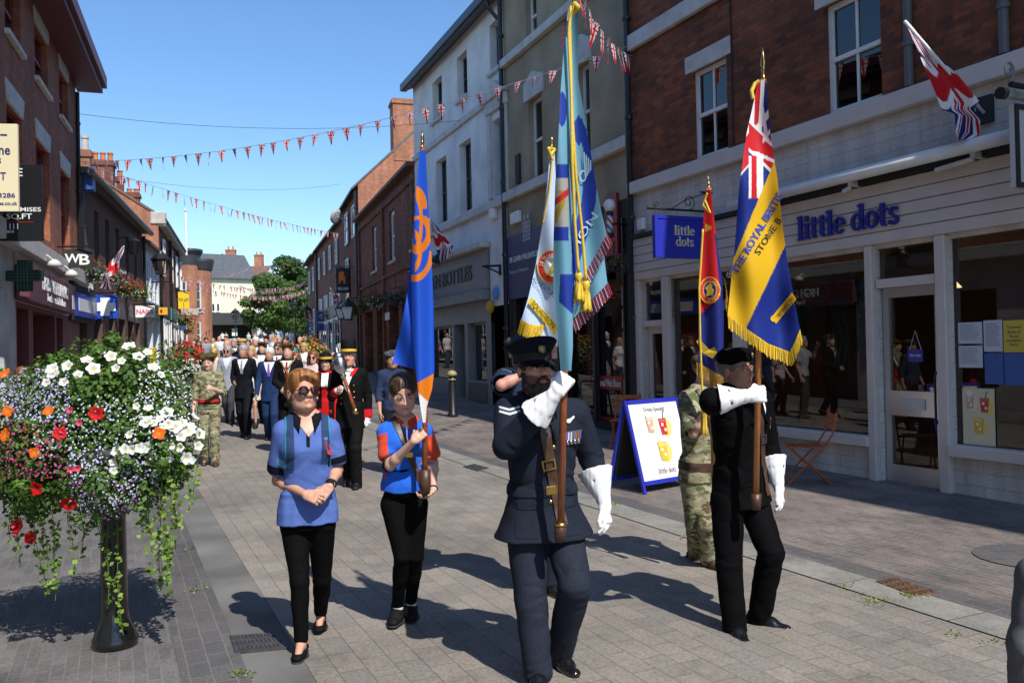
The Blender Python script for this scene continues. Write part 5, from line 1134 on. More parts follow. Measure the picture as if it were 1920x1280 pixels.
def gauntlet(f,x,hd,cuff=.155,rend=.090,s=1.0):
 K=f.K;d=nrm(K['wr'+x]-K['el'+x]);v=Vol(K['wr'+x]-.26,K['wr'+x]+.24,.0034);hand_vol(v,K['wr'+x],hd[0],hd[1],hd[2],f.s*s,hd[3],infl=.0030,spread=1.16,k=.0020)
 w_=K['wr'+x];v.cone(w_+d*.012,w_-d*.03,.033,.036,.012);v.cone(w_-d*.03,w_-d*(cuff+.02),.040,rend,.012);v.cone(w_-d*(cuff-.03),w_-d*(cuff+.10),rend*.72,rend*.95,.0,op='sub');v.cut(w_-d*(cuff+.012),-d)
 v.noise(.0012,.05,3);q=v.mesh(2);return np_obj('glove',q[0],q[1],GLOVE,f.root)
def strap(f,name,src,a,b,w_,off,m,front=True,lim=None):
 v,fc=f.meshes[src];x,y,t=f.tl(v,None)if False else f.tl(v,'')
 d=np.array([b[0]-a[0],b[1]-a[1]]);L=np.linalg.norm(d);n=np.array([-d[1],d[0]])/L;q=np.stack([x-a[0],(t-a[1])],1);Lt=np.linalg.norm(f.K['neck']-f.K['pel'])
 q2=np.stack([x-a[0],(t-a[1])*Lt],1);d2=np.array([b[0]-a[0],(b[1]-a[1])*Lt]);L2=np.linalg.norm(d2);n2=np.array([-d2[1],d2[0]])/L2;s_=q2@n2;al=(q2@d2)/L2
 fld=np.maximum(np.abs(s_)-w_/2,np.maximum(-al,al-L2))
 if front:fld=np.maximum(fld,-y+.0)
 nr=vnormals(v,fc);base=clip_patch(v,fc,fld,off,nr)
 if base[0]is None:return None
 return np_obj(name,base[0],base[1],m,f.root)
def buttons(f,src,pts,m,r=.011):
 v,fc=f.meshes[src];x,y,t=f.tl(v,'');out=[];nr=vnormals(v,fc)
 for(bx,bt)in pts:
  fr=y>0;i=np.where(fr)[0];j=i[np.argmin((x[i]-bx)**2+((t[i]-bt)*.5)**2)]
  mb=MB();mb.lathe([(r,0),(r*.9,r*.35),(r*.4,r*.55)],v[j],12,axis=nr[j]);out.append(mb.build('button',m,f.root,True))
 return out
def surf(f,src,bx,bt,off=0.004,r=0):
 v,fc=f.meshes[src];x,y,t=f.tl(v,'');i=np.where(y>0)[0];j=i[np.argmin((x[i]-bx)**2+((t[i]-bt)*.5)**2)];n=vnormals(v,fc)[j];return v[j]+n*off,n
def medals(f,src,bx,bt,n,cols,w_=.13,h=.045):
 p,nn=surf(f,src,bx,bt,.006);X=nrm(np.cross(f.up,nn));U=nrm(np.cross(nn,X));root=MB();root.prism([(-w_/2-.003,-.004),(w_/2+.003,-.004),(w_/2+.003,.004),(-w_/2-.003,.004)],basis(p+U*.02,X,U,nn),0,.004);bar=root.build('medal_bar',SILVER,f.root)
 for k in range(n):
  c=p+X*((k+.5)/n-.5)*w_+nn*.003
  for j in range(3):
   q=MB();ww=w_/n*.92;q.prism([(-ww/2+j*ww/3,-h*.55),(-ww/2+(j+1)*ww/3,-h*.55),(-ww/2+(j+1)*ww/3,h*.4),(-ww/2+j*ww/3,h*.4)],basis(c,X,U,nn),0,.002);q.build('ribbon',mat('ribbon_%d'%((k+j)%len(cols)),cols[(k+j)%len(cols)],.6),bar)
  q=MB();q.lathe([(.0125*w_/.13*5/n if n>5 else .0135,0),(.011,.003)],c-U*(h*.55+.012),14,axis=nn);q.build('medal',SILVER,bar,True)
def lean(d,y0,y1,Y):return d
W=Fig('woman with short auburn hair, sunglasses and blue polo shirt, hands clasped',tuple(gnd(575,1222)),joints(dict(pel=(577,955,5.08),neck=(573,780,5.07),head=(567,735,5.04),shr=(533,808,5.03),shl=(616,805,5.10),elr=(521,900,5.10),ell=(632,880,5.13),wrr=(572,926,4.90),wrl=(619,911,4.95),hpr=(553,985,5.08),hpl=(602,985,5.10),knr=(562,1090,4.98),knl=(604,1085,5.20),anr=(565,1203,4.97),anl=(601,1150,5.42),f_head=(.60,-.80,.12),u_head=(.03,0,1),f_body=(.2,-1,0),f_tor=(.02,-1,0),f_tol=(.12,-1,-.10))),H=1.66,fem=True,step=.0052,skin=(0.52,0.28,0.195),seed=11,hs=1.10,build=1.03)
hk={'r':(nrm(J(606,938,4.86)-J(572,926,4.9)),V3(.15,.8,-.45),V3(.1,-.4,1),'clasp'),'l':(nrm(J(592,941,4.89)-J(619,911,4.95)),V3(-.1,.9,-.3),V3(-.2,-.5,.8),'clasp')}
W.body(handdef=hk,face=dict(eyes=False,brow=(0.14,.06,.025),lip=(.40,.14,.12)),cover=.006)
BLUEP=cloth('blue_polo',(0.082,0.138,0.385),.8,0,.07);BLACKC=cloth('black_jersey',(0.0036,0.0036,0.0040),.8,0,.15,spec=.06);DKNAVY=cloth('dark_navy',(0.005,0.006,0.010),.8)
W.top('polo_shirt',BLUEP,infl=.012,sleeve=.74,hem=.075,flare=.10,armr=1.14,folds=.9)
W.trousers('leggings',BLACKC,r=(.090,.058,.044),foot=-.025,folds=.35)
W.shoes(cloth('black_suede',(.006,.006,.0065),.7),cutout=True,L=.25,slim=.92)
W.hair('swept',(0.115,0.038,0.011),(0.36,0.155,0.048),step=.0038)
v_,f_=W.meshes['polo_shirt'];x_,y_,t_=W.tl(v_,'')
nb=np.linalg.norm(v_-(W.K['neck']-W.up*.004),axis=1)
patch('placket',W.meshes['polo_shirt'],np.maximum(np.abs(x_)-.010-.25*np.clip(t_-.86,0,1),np.maximum(.70-t_,-y_)),.003,DKNAVY,W.root)
patch('bare_neckline',W.meshes['polo_shirt'],np.maximum(np.abs(x_-.004)-.40*np.clip(t_-.80,0,1),np.maximum(.80-t_,-y_)),.0045,mat('skin_plain',(0.52,0.28,0.195),.5),W.root)
collar(W,'polo_shirt',DKNAVY,out0=.030,out1=.050,tip=.03,gap=20)
for x in 'lr':
 d_,t2=arm_dist(v_,W.K['sh'+x],W.K['el'+x]);patch('sleeve_band',W.meshes['polo_shirt'],np.maximum(np.maximum(.645-t2,t2-.80),d_-.095),.003,DKNAVY,W.root)
 sx=1 if x=='l' else-1;patch('backpack_strap',W.meshes['polo_shirt'],np.maximum(np.abs(x_-sx*.098)-.021,np.maximum(np.maximum(.46-t_,-y_+.0 if x=='r' else .58-t_),t_-1.02)),.009,cloth('navy_webbing',(.025,.05,.12),.7),W.root)
 patch('strap_edge',W.meshes['polo_shirt'],np.maximum(np.abs(x_-sx*.122)-.004,np.maximum(np.maximum(.48-t_,-y_),t_-1.0)),.0095,cloth('teal_piping',(.03,.22,.30),.7),W.root)
d_,t2=arm_dist(v_,W.K['shr'],W.K['elr'])
bd_=patch('sleeve_badge',W.meshes['polo_shirt'],np.maximum(np.maximum(.45-t2,t2-.60),np.maximum(np.abs((v_-W.K['shr'])@W.side+.012)-.03,-(v_-W.K['shr'])@W.fwd+.01)),.003,cloth('badge_blue',(.16,.34,.62),.7),W.root)
p_,n_=surf(W,'polo_shirt',.108,.70,.004);X=nrm(np.cross(W.up,n_));U=nrm(np.cross(n_,X))
q=MB();q.prism([(-.022,-.05),(.02,-.06),(.022,.03),(-.02,.035)],basis(p_,X,U,n_),0,.004);tg=q.build('name_badge',cloth('badge_red',(.45,.05,.07),.6),W.root)
q=MB();q.prism([(-.024,.036),(.026,.034),(.026,.05),(-.024,.05)],basis(p_,X,U,n_),0,.005);q.build('badge_clip',cloth('clip_blue',(.08,.25,.6),.6),tg)
T=lambda f,x,y,z:f.K['head']+f.hR@(np.array([x,y,z])*f.hs)
gl=MB()
for sx in(-1,1):
 gl.lathe([(.0262*W.hs,.0),(.0262*W.hs,.003),(.012*W.hs,.006)],T(W,.034*sx,-.100,-.003),20,axis=-W.hR[:,1]*.93+W.hR[:,0]*.22*sx-W.hR[:,2]*.05,sy=1,sx=1)
lens=gl.build('sunglasses',mat('brown_lens',(.030,.006,.005),.06,coat=.6),W.root,True)
q=MB()
for sx in(-1,1):q.tube([T(W,.060*sx,-.09,.004),T(W,.078*sx,-.055,.006),T(W,.083*sx,.01,.002)],.0035,6)
for sx in(-1,1):q.tube([T(W,.034*sx+.0285*math.cos(a),-.102+.006*abs(math.cos(a))*(1 if sx*math.cos(a)>0 else 0)*2,-.003+.0275*math.sin(a))for a in np.linspace(0,6.283,22)],.0032,6,False)
q.tube([T(W,-.008,-.105,.004),T(W,.008,-.105,.004)],.003,6);q.build('sunglasses_frame',mat('tortoiseshell',(.06,.012,.008),.2),lens,True)
q=MB();wl=W.K['wrl'];dl=nrm(W.K['wrl']-W.K['ell']);q.tube([wl-dl*.03+.029*(math.cos(a)*nrm(np.cross(dl,[0,1,0]))+math.sin(a)*np.cross(dl,nrm(np.cross(dl,[0,1,0]))))for a in np.linspace(0,6.283,20)],.0065,6,False);wb_=q.build('wrist_watch',BLK,W.root,True)
q=MB();q.box(-.019,.019,-.005,.005,-.021,.021,basis(wl-dl*.03+V3(.004,-.032,.006),(1,0,0),(0,1,0),(0,0,1)),.003);q.build('watch_face',mat('watch_glass',(.015,.015,.018),.1),wb_)
q=MB();q.tube([W.K['neck']+W.side*.05*math.sin(a)+W.fwd*(.066+.02*(1-abs(math.sin(a))))+W.up*(.018-.055*math.cos(a))for a in np.linspace(-1.3,1.3,13)],.0016,5);q.build('necklace',SILVER,W.root)
G=Fig('girl in blue and red polo shirt and black leggings carrying a blue flag',tuple(gnd(762,1160)),joints(dict(pel=(758,905,5.36),neck=(757,785,5.34),head=(756,738,5.26),shr=(725,810,5.30),shl=(793,808,5.36),elr=(732,872,5.22),ell=(812,868,5.40),wrr=(776,826,5.08),wrl=(812,918,5.22),hpr=(737,945,5.36),hpl=(779,945,5.38),knr=(754,1042,5.32),knl=(779,1042,5.38),anr=(745,1139,5.53),anl=(770,1132,5.63),f_head=(.26,-.93,-.34),u_head=(.0,-.2,1),f_body=(.1,-1,0),f_tor=(-.06,-1,0),f_tol=(.14,-1,0))),H=1.60,fem=True,step=.0052,skin=(0.60,0.355,0.265),seed=21,hs=1.12,build=.90)
hg={'r':(nrm(J(803,800,5.10)-J(776,826,5.08)),V3(.25,.95,.1),V3(-.4,-.1,1),'grip'),'l':(nrm(V3(-.62,-.5,-.38)),V3(.25,.15,1),V3(-.4,-1,0),'cup')}
G.body(handdef=hg,face=dict(brow=(.05,.028,.018),lip=(.44,.18,.17)),cover=.006)
BLUEG=cloth('royal_blue_polo',(0.016,0.120,0.62),.75,.15,.06);REDG=cloth('orange_red_sleeve',(0.60,0.060,0.025),.75,.15,.06)
G.top('polo_shirt',BLUEG,infl=.010,sleeve=.72,hem=.045,flare=.05,armr=1.12,folds=.9)
G.trousers('leggings',BLACKC,r=(.088,.057,.042),foot=-.03,folds=.3)
v=Vol(np.minimum(G.K['anl'],G.K['anr'])-.1,np.maximum(G.K['anl'],G.K['anr'])+.15,.005)
for x in 'lr':v.cone(G.K['an'+x]-V3(0,0,.03),G.K['an'+x]+nrm(G.K['kn'+x]-G.K['an'+x])*.045,.037,.036,.003)
q_=v.mesh(2);kl=q_[0][:,0];mid=(G.K['anl'][0]+G.K['anr'][0])/2
for sd_ in(0,1):
 ff=q_[1][(kl[q_[1]].mean(1)>mid)==bool(sd_)];u_,iv=np.unique(ff,return_inverse=True);np_obj('sock',q_[0][u_],iv.reshape(-1,4),cloth('white_sock',(.75,.75,.74),.8),G.root)
G.shoes(cloth('black_trainer',(.009,.009,.0095),.6),L=.28,slim=1.08)
G.hair('tied',(0.022,0.012,0.007),(0.085,0.046,0.026),step=.0038)
v_,f_=G.meshes['polo_shirt'];x_,y_,t_=G.tl(v_,'')
for x in 'lr':
 d_,t2=arm_dist(v_,G.K['sh'+x],G.K['el'+x]);sx=1 if x=='l' else-1;patch('sleeve',G.meshes['polo_shirt'],np.maximum(np.maximum(d_-.105,.12-t2),-(x_*sx-.118)),.002,REDG,G.root)
patch('bare_neckline',G.meshes['polo_shirt'],np.maximum(np.abs(x_)-.5*np.clip(t_-.87,0,1),np.maximum(.87-t_,-y_)),.0035,mat('skin_pale',(0.60,0.355,0.265),.5),G.root)
patch('zip',G.meshes['polo_shirt'],np.maximum(np.abs(x_)-.0045,np.maximum(np.maximum(.56-t_,t_-.90),-y_)),.004,SILVER,G.root)
collar(G,'polo_shirt',REDG,out0=.028,out1=.042,tip=.02,gap=9)
strap(G,'bandolier','polo_shirt',(-.075,1.04),(.115,-.12),.036,.007,LEATHER)
p_,n_=surf(G,'polo_shirt',.012,.50,.012);q=MB();q.box(-.024,.024,-.018,.018,0,.006,basis(p_,nrm(np.cross(G.up,n_)),nrm(np.cross(n_,np.cross(G.up,n_))),n_),.004);q.build('buckle',BRASS,G.root)
q=MB();q.tube([J(797,880,5.14)-G.o,J(797,905,5.14)-G.o,J(797,930,5.15)-G.o],[.034,.036,.030],14);q.build('flag_bucket',LEATHER,G.root,True)
q=MB();wl=G.K['wrl'];dl=nrm(G.K['wrl']-G.K['ell']);q.tube([wl-dl*.012+.0275*(math.cos(a)*nrm(np.cross(dl,[0,1,0]))+math.sin(a)*np.cross(dl,nrm(np.cross(dl,[0,1,0]))))for a in np.linspace(0,6.283,18)],.0035,5,False);q.build('wrist_band',BLK,G.root)
A=Fig('bearded man in blue grey air force uniform and peaked cap, front flag bearer',tuple(gnd(1030,1272)),joints(dict(pel=(1018,950,4.62),neck=(1012,752,4.60),head=(1002,693,4.56),shr=(956,772,4.60),shl=(1078,776,4.66),elr=(950,834,4.36),ell=(1108,856,4.72),wrr=(1043,736,4.21),wrl=(1134,945,4.62),hpr=(986,990,4.60),hpl=(1056,992,4.66),knr=(996,1128,4.50),knl=(1078,1098,4.42),anr=(1008,1252,4.46),anl=(1049,1222,4.71),f_head=(.42,-.90,.10),u_head=(-.02,0,1),f_body=(.25,-1,0),f_tor=(.05,-1,0),f_tol=(.42,-.9,0))),H=1.80,step=.0052,skin=(0.56,0.29,0.20),seed=31,hs=1.06,build=1.06)
ha={'r':(nrm(J(1068,698,4.23)-J(1043,736,4.21)),V3(.25,.95,.05),V3(-.5,0,1),'grip'),'l':(nrm(V3(.12,-.25,-1)),V3(-.75,.35,-.1),V3(.0,-1,-.2),'relax')}
A.body(handdef=ha,face=dict(beard=((.03,.02,.014),.8),brow=(.02,.012,.01),brow_w=1.4),cover=.008)
RAFB=cloth('air_force_blue',(0.0125,0.0170,0.0285),.8,0,.15,80);RAFT=cloth('air_force_trouser',(0.0170,0.0220,0.0345),.8,0,.15,80)
A.trousers('trousers',RAFT,r=(.108,.084,.074),foot=.015,folds=1.0)
A.top('jacket',RAFB,infl=.017,sleeve='long',hem=.150,flare=.44,armr=1.12,folds=1.0,send=(.125,.155))
v_,f_=A.meshes['jacket'];x_,y_,t_=A.tl(v_,'')
for sx in(-1,1):patch('lapel',A.meshes['jacket'],np.maximum(np.maximum(sx*x_-.36*np.clip(t_-.80,0,1)-.045,.36*np.clip(t_-.80,0,1)-sx*x_),np.maximum(np.maximum(.80-t_,t_-.985),np.maximum(-y_,y_-.22))),.010,RAFB,A.root)
A.shoes(mat('black_patent',(.008,.008,.009),.12,coat=.5),L=.30)
hv=Vol(A.K['head']-.2,A.K['head']+.2,.0042)
def beard(v,T):
 v.D[:]=.2;v.ell(T(0,-.055,-.094),(.050*A.hs,.045*A.hs,.040*A.hs),0,A.hR)
 for x in(-1,1):v.chain([T(.070*x,-.012,-.024),T(.062*x,-.026,-.078),T(.036*x,-.055,-.105)],[.013*A.hs,.020*A.hs,.022*A.hs],.02);v.chain([T(.004*x,-.1,-.046),T(.028*x,-.088,-.062),T(.034*x,-.078,-.085)],[.0085*A.hs,.009*A.hs,.01*A.hs],.01)
 v.ell(T(0,-.098,-.0625),(.022*A.hs,.02*A.hs,.0075*A.hs),.004,A.hR,'sub');i,p=v.near(.012);v.D[i]+=(0.0011*np.sin(p[:,0]*420+np.sin(p[:,2]*300)*2)).astype(np.float32)
bo=A.hair('short',(.010,.007,.005),(.035,.022,.016),extra=beard);bo.name='beard'
A.hair('short',(.012,.009,.007),(.03,.02,.016))
A.hat('peaked',cloth('cap_blue',(.006,.0085,.015),.8),name='peaked_cap',m2=mat('patent_peak',(.008,.008,.009),.15,coat=.5))
cp=T(A,0,-.098,.095);q=MB();q.lathe([(.024,0),(.020,.006),(.008,.009)],cp,16,axis=-A.hR[:,1]+A.hR[:,2]*.1,sy=1.25);q.build('cap_badge',mat('dull_brass',(.28,.22,.10),.35,.3,60,metal=.8),A.root,True)
collar(A,'jacket',RAFB,rin=.068,out0=.035,out1=.06,tip=.05,gap=12,off=.010)
v_,f_=A.meshes['jacket'];x_,y_,t_=A.tl(v_,'')
patch('shirt_front',A.meshes['jacket'],np.maximum(np.maximum(np.abs(x_)-.42*np.clip(t_-.83,0,1),np.maximum(.83-t_,-y_)),y_-.22),.006,cloth('pale_blue_shirt',(.08,.11,.25),.7),A.root)
patch('necktie',A.meshes['jacket'],np.maximum(np.maximum(np.abs(x_)-.02,np.maximum(.83-t_,-y_)),y_-.22),.009,BLACKC,A.root)
patch('belt',A.meshes['jacket'],np.maximum(np.abs(t_-.20)-.055,0*t_-1),.007,RAFB,A.root)
for sx in(-1,1):
 patch('pocket_flap',A.meshes['jacket'],np.maximum(np.maximum(np.abs(x_-sx*.105)-.055,-y_),np.maximum(.035-t_+.12*np.abs(x_-sx*.105),t_-.115)),.006,RAFB,A.root)
 patch('skirt_pocket',A.meshes['jacket'],np.maximum(np.maximum(np.abs(x_-sx*.108)-.060,-y_),np.maximum(-.21-t_,t_-.03)),.0035,RAFB,A.root)
patch('front_edge',A.meshes['jacket'],np.maximum(np.maximum(np.abs(x_-.055)-.003,-y_),np.maximum(-.26-t_,t_-.84)),.003,BLACKC,A.root)
buttons(A,'jacket',[(.012,t)for t in(.78,.60,.42,.30,.10)],BRASS,.0115)
q_=surf(A,'jacket',.01,.20,.008);q=MB();q.box(-.03,.03,-.024,.024,0,.008,basis(q_[0],nrm(np.cross(A.up,q_[1])),A.up,q_[1]),.004);q.build('belt_buckle',BRASS,A.root)
strap(A,'bandolier','jacket',(-.085,1.05),(.075,-.12),.052,.011,LEATHER)
p_,n_=surf(A,'jacket',-.012,.45,.016);q=MB();X=nrm(np.cross(A.up,n_));U=nrm(np.cross(n_,X));U2=nrm(U+X*-.18);X2=nrm(np.cross(U2,n_))
for a,b,c,d in((-.036,.036,.02,.028),(-.036,.036,-.028,-.02),(-.036,-.028,-.02,.02),(.028,.036,-.02,.02)):q.box(a,b,c,d,0,.006,basis(p_,X2,U2,n_))
q.build('buckle',BRASS,A.root)
d_,t2=arm_dist(v_,A.K['shr'],A.K['elr'])
pr_=(v_-A.K['shr']);up_=pr_@V3(0,0,1);xx=pr_@A.side
for k in range(2):patch('chevron',A.meshes['jacket'],np.maximum(np.maximum(np.abs(pr_[:,2]-(.018-k*.020)-.25*np.abs(pr_[:,0]-.0))-.0055,d_-.11),np.maximum(np.abs(pr_[:,0]-.0)-.055,np.maximum(pr_[:,1]+.03,-pr_[:,1]-.30))),.003,cloth('chevron_tape',(.55,.58,.62),.7),A.root)
medals(A,'jacket',.105,.70,5,[(.40,.02,.03),(.05,.08,.4),(.6,.6,.6),(.25,.08,.3),(.02,.2,.08)])
p_,n_=surf(A,'jacket',.10,.83,.004);q=MB();X=nrm(np.cross(A.up,n_));U=nrm(np.cross(n_,X));q.prism([(-.03,-.012),(-.012,-.016),(.03,.012),(.024,.02),(0,.008),(-.03,.004)],basis(p_,X,U,n_),0,.003);q.build('wing_badge',LETW,A.root)
gauntlet(A,'r',ha['r']);gauntlet(A,'l',ha['l'],.18,.102)
q=MB();pb0=J(1051,980,4.31)-A.o;pb1=J(1050,1014,4.32)-A.o;q.tube([pb0,pb0*.5+pb1*.5,pb1],[.030,.031,.027],16);bk=q.build('flag_bucket',LEATHER,A.root,True)
q=MB();q.tube([pb0+(pb0-pb1)*.05,pb0-(pb0-pb1)*.12],[.034,.033],16);q.build('bucket_rim',BRASS,bk,True)
B=Fig('man in black suit and black beret with white gauntlets, right hand flag bearer',tuple(gnd(1395,1175)),joints(dict(pel=(1388,905,5.38),neck=(1383,737,5.34),head=(1380,694,5.30),shr=(1338,754,5.20),shl=(1424,752,5.50),elr=(1334,750,4.93),ell=(1440,835,5.52),wrr=(1403,742,4.90),wrl=(1460,912,5.42),hpr=(1364,935,5.32),hpl=(1408,935,5.44),knr=(1366,1055,5.26),knl=(1446,1035,5.24),anr=(1377,1168,5.22),anl=(1424,1152,5.36),f_head=(.66,-.75,0),u_head=(-.03,0,1),f_body=(.5,-.85,0),f_tor=(.10,-1,-.0),f_tol=(.80,-.55,0))),H=1.78,step=.0052,skin=(0.40,0.205,0.14),seed=41,hs=1.06,build=1.06)
hb={'r':(nrm(J(1437,738,4.90)-J(1403,742,4.90)),V3(.2,.97,0),V3(0,-.1,1),'grip'),'l':(nrm(V3(.12,-.3,-1)),V3(-.75,.3,-.1),V3(.2,-1,-.2),'relax')}
B.body(handdef=hb,face=dict(brow=(.12,.09,.07),beard=((.28,.16,.12),.35)),cover=.008,fat=1.06)
BLKS=cloth('black_suit',(.0030,.0030,.0036),.8,0,.15,80,spec=.06)
B.trousers('trousers',BLKS,r=(.104,.080,.072),foot=.03,folds=1.0)
B.top('jacket',BLKS,infl=.018,sleeve='long',hem=.13,flare=.16,armr=1.12,folds=1.0,send=(.13,.15))
v_,f_=B.meshes['jacket'];x_,y_,t_=B.tl(v_,'')
for sx in(-1,1):patch('lapel',B.meshes['jacket'],np.maximum(np.maximum(sx*x_-.28*np.clip(t_-.64,0,1)-.045,.28*np.clip(t_-.64,0,1)-sx*x_),np.maximum(np.maximum(.64-t_,t_-.98),np.maximum(-y_,y_-.22))),.010,BLKS,B.root)
B.shoes(mat('black_patent',(.008,.008,.009),.12),L=.30)
B.hair('short',(.10,.09,.085),(.2,.18,.17));B.hat('beret',cloth('black_beret',(.0035,.0035,.004),.9,0,spec=.05),name='beret')
q=MB();q.lathe([(.014,0),(.010,.006)],T(B,.030,-.092,.085),12,axis=-B.hR[:,1],sy=1.3);q.build('beret_badge',mat('dull_brass',(.28,.22,.10),.35),B.root,True)
v_,f_=B.meshes['jacket'];x_,y_,t_=B.tl(v_,'')
patch('shirt_front',B.meshes['jacket'],np.maximum(np.maximum(np.abs(x_)-.30*np.clip(t_-.66,0,1),np.maximum(.66-t_,-y_)),y_-.22),.005,LETW,B.root);patch('necktie',B.meshes['jacket'],np.maximum(np.maximum(np.abs(x_)-.025,np.maximum(.68-t_,-y_)),y_-.22),.008,BLKS,B.root)
collar(B,'jacket',BLKS,rin=.068,out0=.035,out1=.06,tip=.06,gap=16,off=.010)
for sx in(-1,1):patch('pocket_flap',B.meshes['jacket'],np.maximum(np.maximum(np.abs(x_-sx*.115)-.06,-y_),np.maximum(.02-t_,t_-.08)),.005,BLKS,B.root)
patch('front_edge',B.meshes['jacket'],np.maximum(np.maximum(np.abs(x_-.012)-.002,-y_),np.maximum(-.26-t_,t_-.64)),.003,mat('seam_black',(.003,.003,.003),.9),B.root)
buttons(B,'jacket',[(-.012,t)for t in(.52,.36,.2)],BLK,.010)
strap(B,'bandolier','jacket',(-.085,1.05),(.085,-.12),.045,.011,LEATHER)
p_,n_=surf(B,'jacket',-.01,.52,.014);q=MB();X=nrm(np.cross(B.up,n_));U=nrm(np.cross(n_,X))
for a,b,c,d in((-.03,.03,.02,.027),(-.03,.03,-.027,-.02),(-.03,-.023,-.02,.02),(.023,.03,-.02,.02)):q.box(a,b,c,d,0,.006,basis(p_,X,U,n_))
q.build('buckle',SILVER,B.root);medals(B,'jacket',.11,.68,3,[(.5,.5,.6),(.3,.05,.2),(.1,.1,.4)],.075,.05)
gauntlet(B,'r',hb['r']);gauntlet(B,'l',hb['l'],.175,.098)
q=MB();pb0=J(1418,925,5.06)-B.o;pb1=J(1417,955,5.06)-B.o;q.tube([pb0,pb1],[.031,.028],16);q.build('flag_bucket',LEATHER,B.root,True)
FLAGM=mat_attr('flag_cloth',0.6,0.25,transl=0.22,bump=0.06,bscale=700)
WH,RD,NB=(0.78,0.78,0.78),(0.56,0.012,0.02),(0.012,0.02,0.15)
def uj(u,v):
 x=(np.asarray(u)-.5)*2;y=(np.asarray(v)-.5);C=np.tile(np.array(NB),x.shape+(1,))
 def set_(m,c):C[m]=c
 n=math.hypot(1,.5);d1=(x*.5-y*1.0)/n*1.0;d2=(x*.5+y*1.0)/n
 set_((np.abs(d1)<.1)|(np.abs(d2)<.1),WH)
 q1=((d1<0)&(d1>-.067)&(x<0))|((d1>0)&(d1<.067)&(x>0));q2=((d2<0)&(d2>-.067)&(x>0))|((d2>0)&(d2<.067)&(x<0));set_(q1|q2,RD)
 set_((np.abs(x)<.167)|(np.abs(y)<.167),WH);set_((np.abs(x)<.1)|(np.abs(y)<.1),RD);return C
class Flag:
 def __init__(s,root,Y,dep):s.root=root;s.Y=Y;s.dep=dep;s.o=np.array(root.location)
 def P(s,x,y,lift=0.0):return at_np(x,y,s.Y+s.dep(np.asarray(x,float),np.asarray(y,float))-lift)-s.o
 def sheet(s,name,L,Rr,col_,nv=150,nu=60,bulge=None,lift=0.0,parent=None):
  L=np.array(L,float);Rr=np.array(Rr,float);v=np.linspace(0,1,nv);u=np.linspace(0,1,nu)
  def along(E):
   d=np.r_[0,np.cumsum(np.hypot(*np.diff(E,axis=0).T))];d/=d[-1];return np.stack([np.interp(v,d,E[:,k])for k in(0,1)],1)
  a,b=along(L),along(Rr);X=a[:,None,0]*(1-u)+b[:,None,0]*u;Yp=a[:,None,1]*(1-u)+b[:,None,1]*u
  if bulge:Yp=Yp+np.interp(u,[q[0]for q in bulge],[q[1]for q in bulge])[None,:]*(v[:,None]**3)
  P=s.P(X,Yp,lift).reshape(-1,3);C=col_(X,Yp,u[None,:]+0*X,v[:,None]+0*X).reshape(-1,3)
  i=np.arange((nv-1)*nu).reshape(nv-1,nu)[:,:-1];f=np.stack([i,i+nu,i+nu+1,i+1],-1).reshape(-1,4);s.last=(X,Yp)
  return np_obj(name,P,f,FLAGM,parent or s.root,C)
 def fringe(s,name,pts,ln,cols,n=70,dirv=(0,1),parent=None,lift=.006,jag=.25):
  pts=np.array(pts,float);d=np.r_[0,np.cumsum(np.hypot(*np.diff(pts,axis=0).T))];t=np.linspace(0,d[-1],n+1);X=np.interp(t,d,pts[:,0]);Yp=np.interp(t,d,pts[:,1]);r=np.random.default_rng(5)
  vs=[];fs=[];C=[];dv=np.array(dirv,float)/math.hypot(*dirv)
  for k in range(n):
   a=ln*(1+r.uniform(-jag,jag)*.5);x0,y0,x1,y1=X[k],Yp[k],X[k+1]*1.0,Yp[k+1];ox=r.uniform(-1,1)*ln*.05
   q=[(x0,y0-1),(x1+.3,y1-1),(x1+dv[0]*a+ox,y1+dv[1]*a),(x0+dv[0]*a+ox,y0+dv[1]*a)];b=len(vs);lf=lift+(.006 if k%2 else 0)
   vs+=[s.P(*p,lf)for p in q];fs.append((b,b+1,b+2,b+3));c=np.array(cols[k%len(cols)])*r.uniform(.75,1.15);C+=[c]*4
  return np_obj(name,np.array(vs),np.array(fs),FLAGM,parent or s.root,np.array(C),smooth=False)
 def lettering(s,name,txt,x,y,ang,w_,h_,m,parent,bold=0.0,bend=None,lift=.006,sx=1):
  vs,fs=text_geo(txt,fit=(w_,h_),bold=bold,extrude=0,res=2);c,n=math.cos(R(ang)),math.sin(R(ang));T_=vs[:,0];U=vs[:,1]
  if bend:th=T_/bend;px=x+(bend-U*(-1))*np.sin(th)*1.0 if False else x+(bend+U)*np.sin(th+R(ang));py=y-(bend+U)*np.cos(th+R(ang))
  else:px=x+T_*c-U*n*(-1)*(-1)if False else x+T_*c-U*n;py=y-T_*n-U*c
  return mesh_obj(name,s.P(px,py,lift),fs,m,parent)
 def shape(s,name,pts,m,parent,lift=.005):return mesh_obj(name,[s.P(p[0],p[1],lift)for p in pts],[tuple(range(len(pts)))],m,parent)
 def ring(s,name,x,y,r0,r1,m,parent,lift=.005,ax=1.0,a0=0,a1=360,n=40):
  A=np.radians(np.linspace(a0,a1,n+1));o=[s.P(x+ax*r1*np.cos(a),y-r1*np.sin(a),lift)for a in A]
  if r0<=0:return mesh_obj(name,o[:-1],[tuple(range(n))],m,parent)
  i_=[s.P(x+ax*r0*np.cos(a),y-r0*np.sin(a),lift)for a in A];return mesh_obj(name,o+i_,[(k,k+1,n+2+k,n+1+k)for k in range(n)],m,parent)
def flag_root(label,px,py,Y,cat='flag'):return empty('flag_standard',at(px,py,Y),0,label,cat)
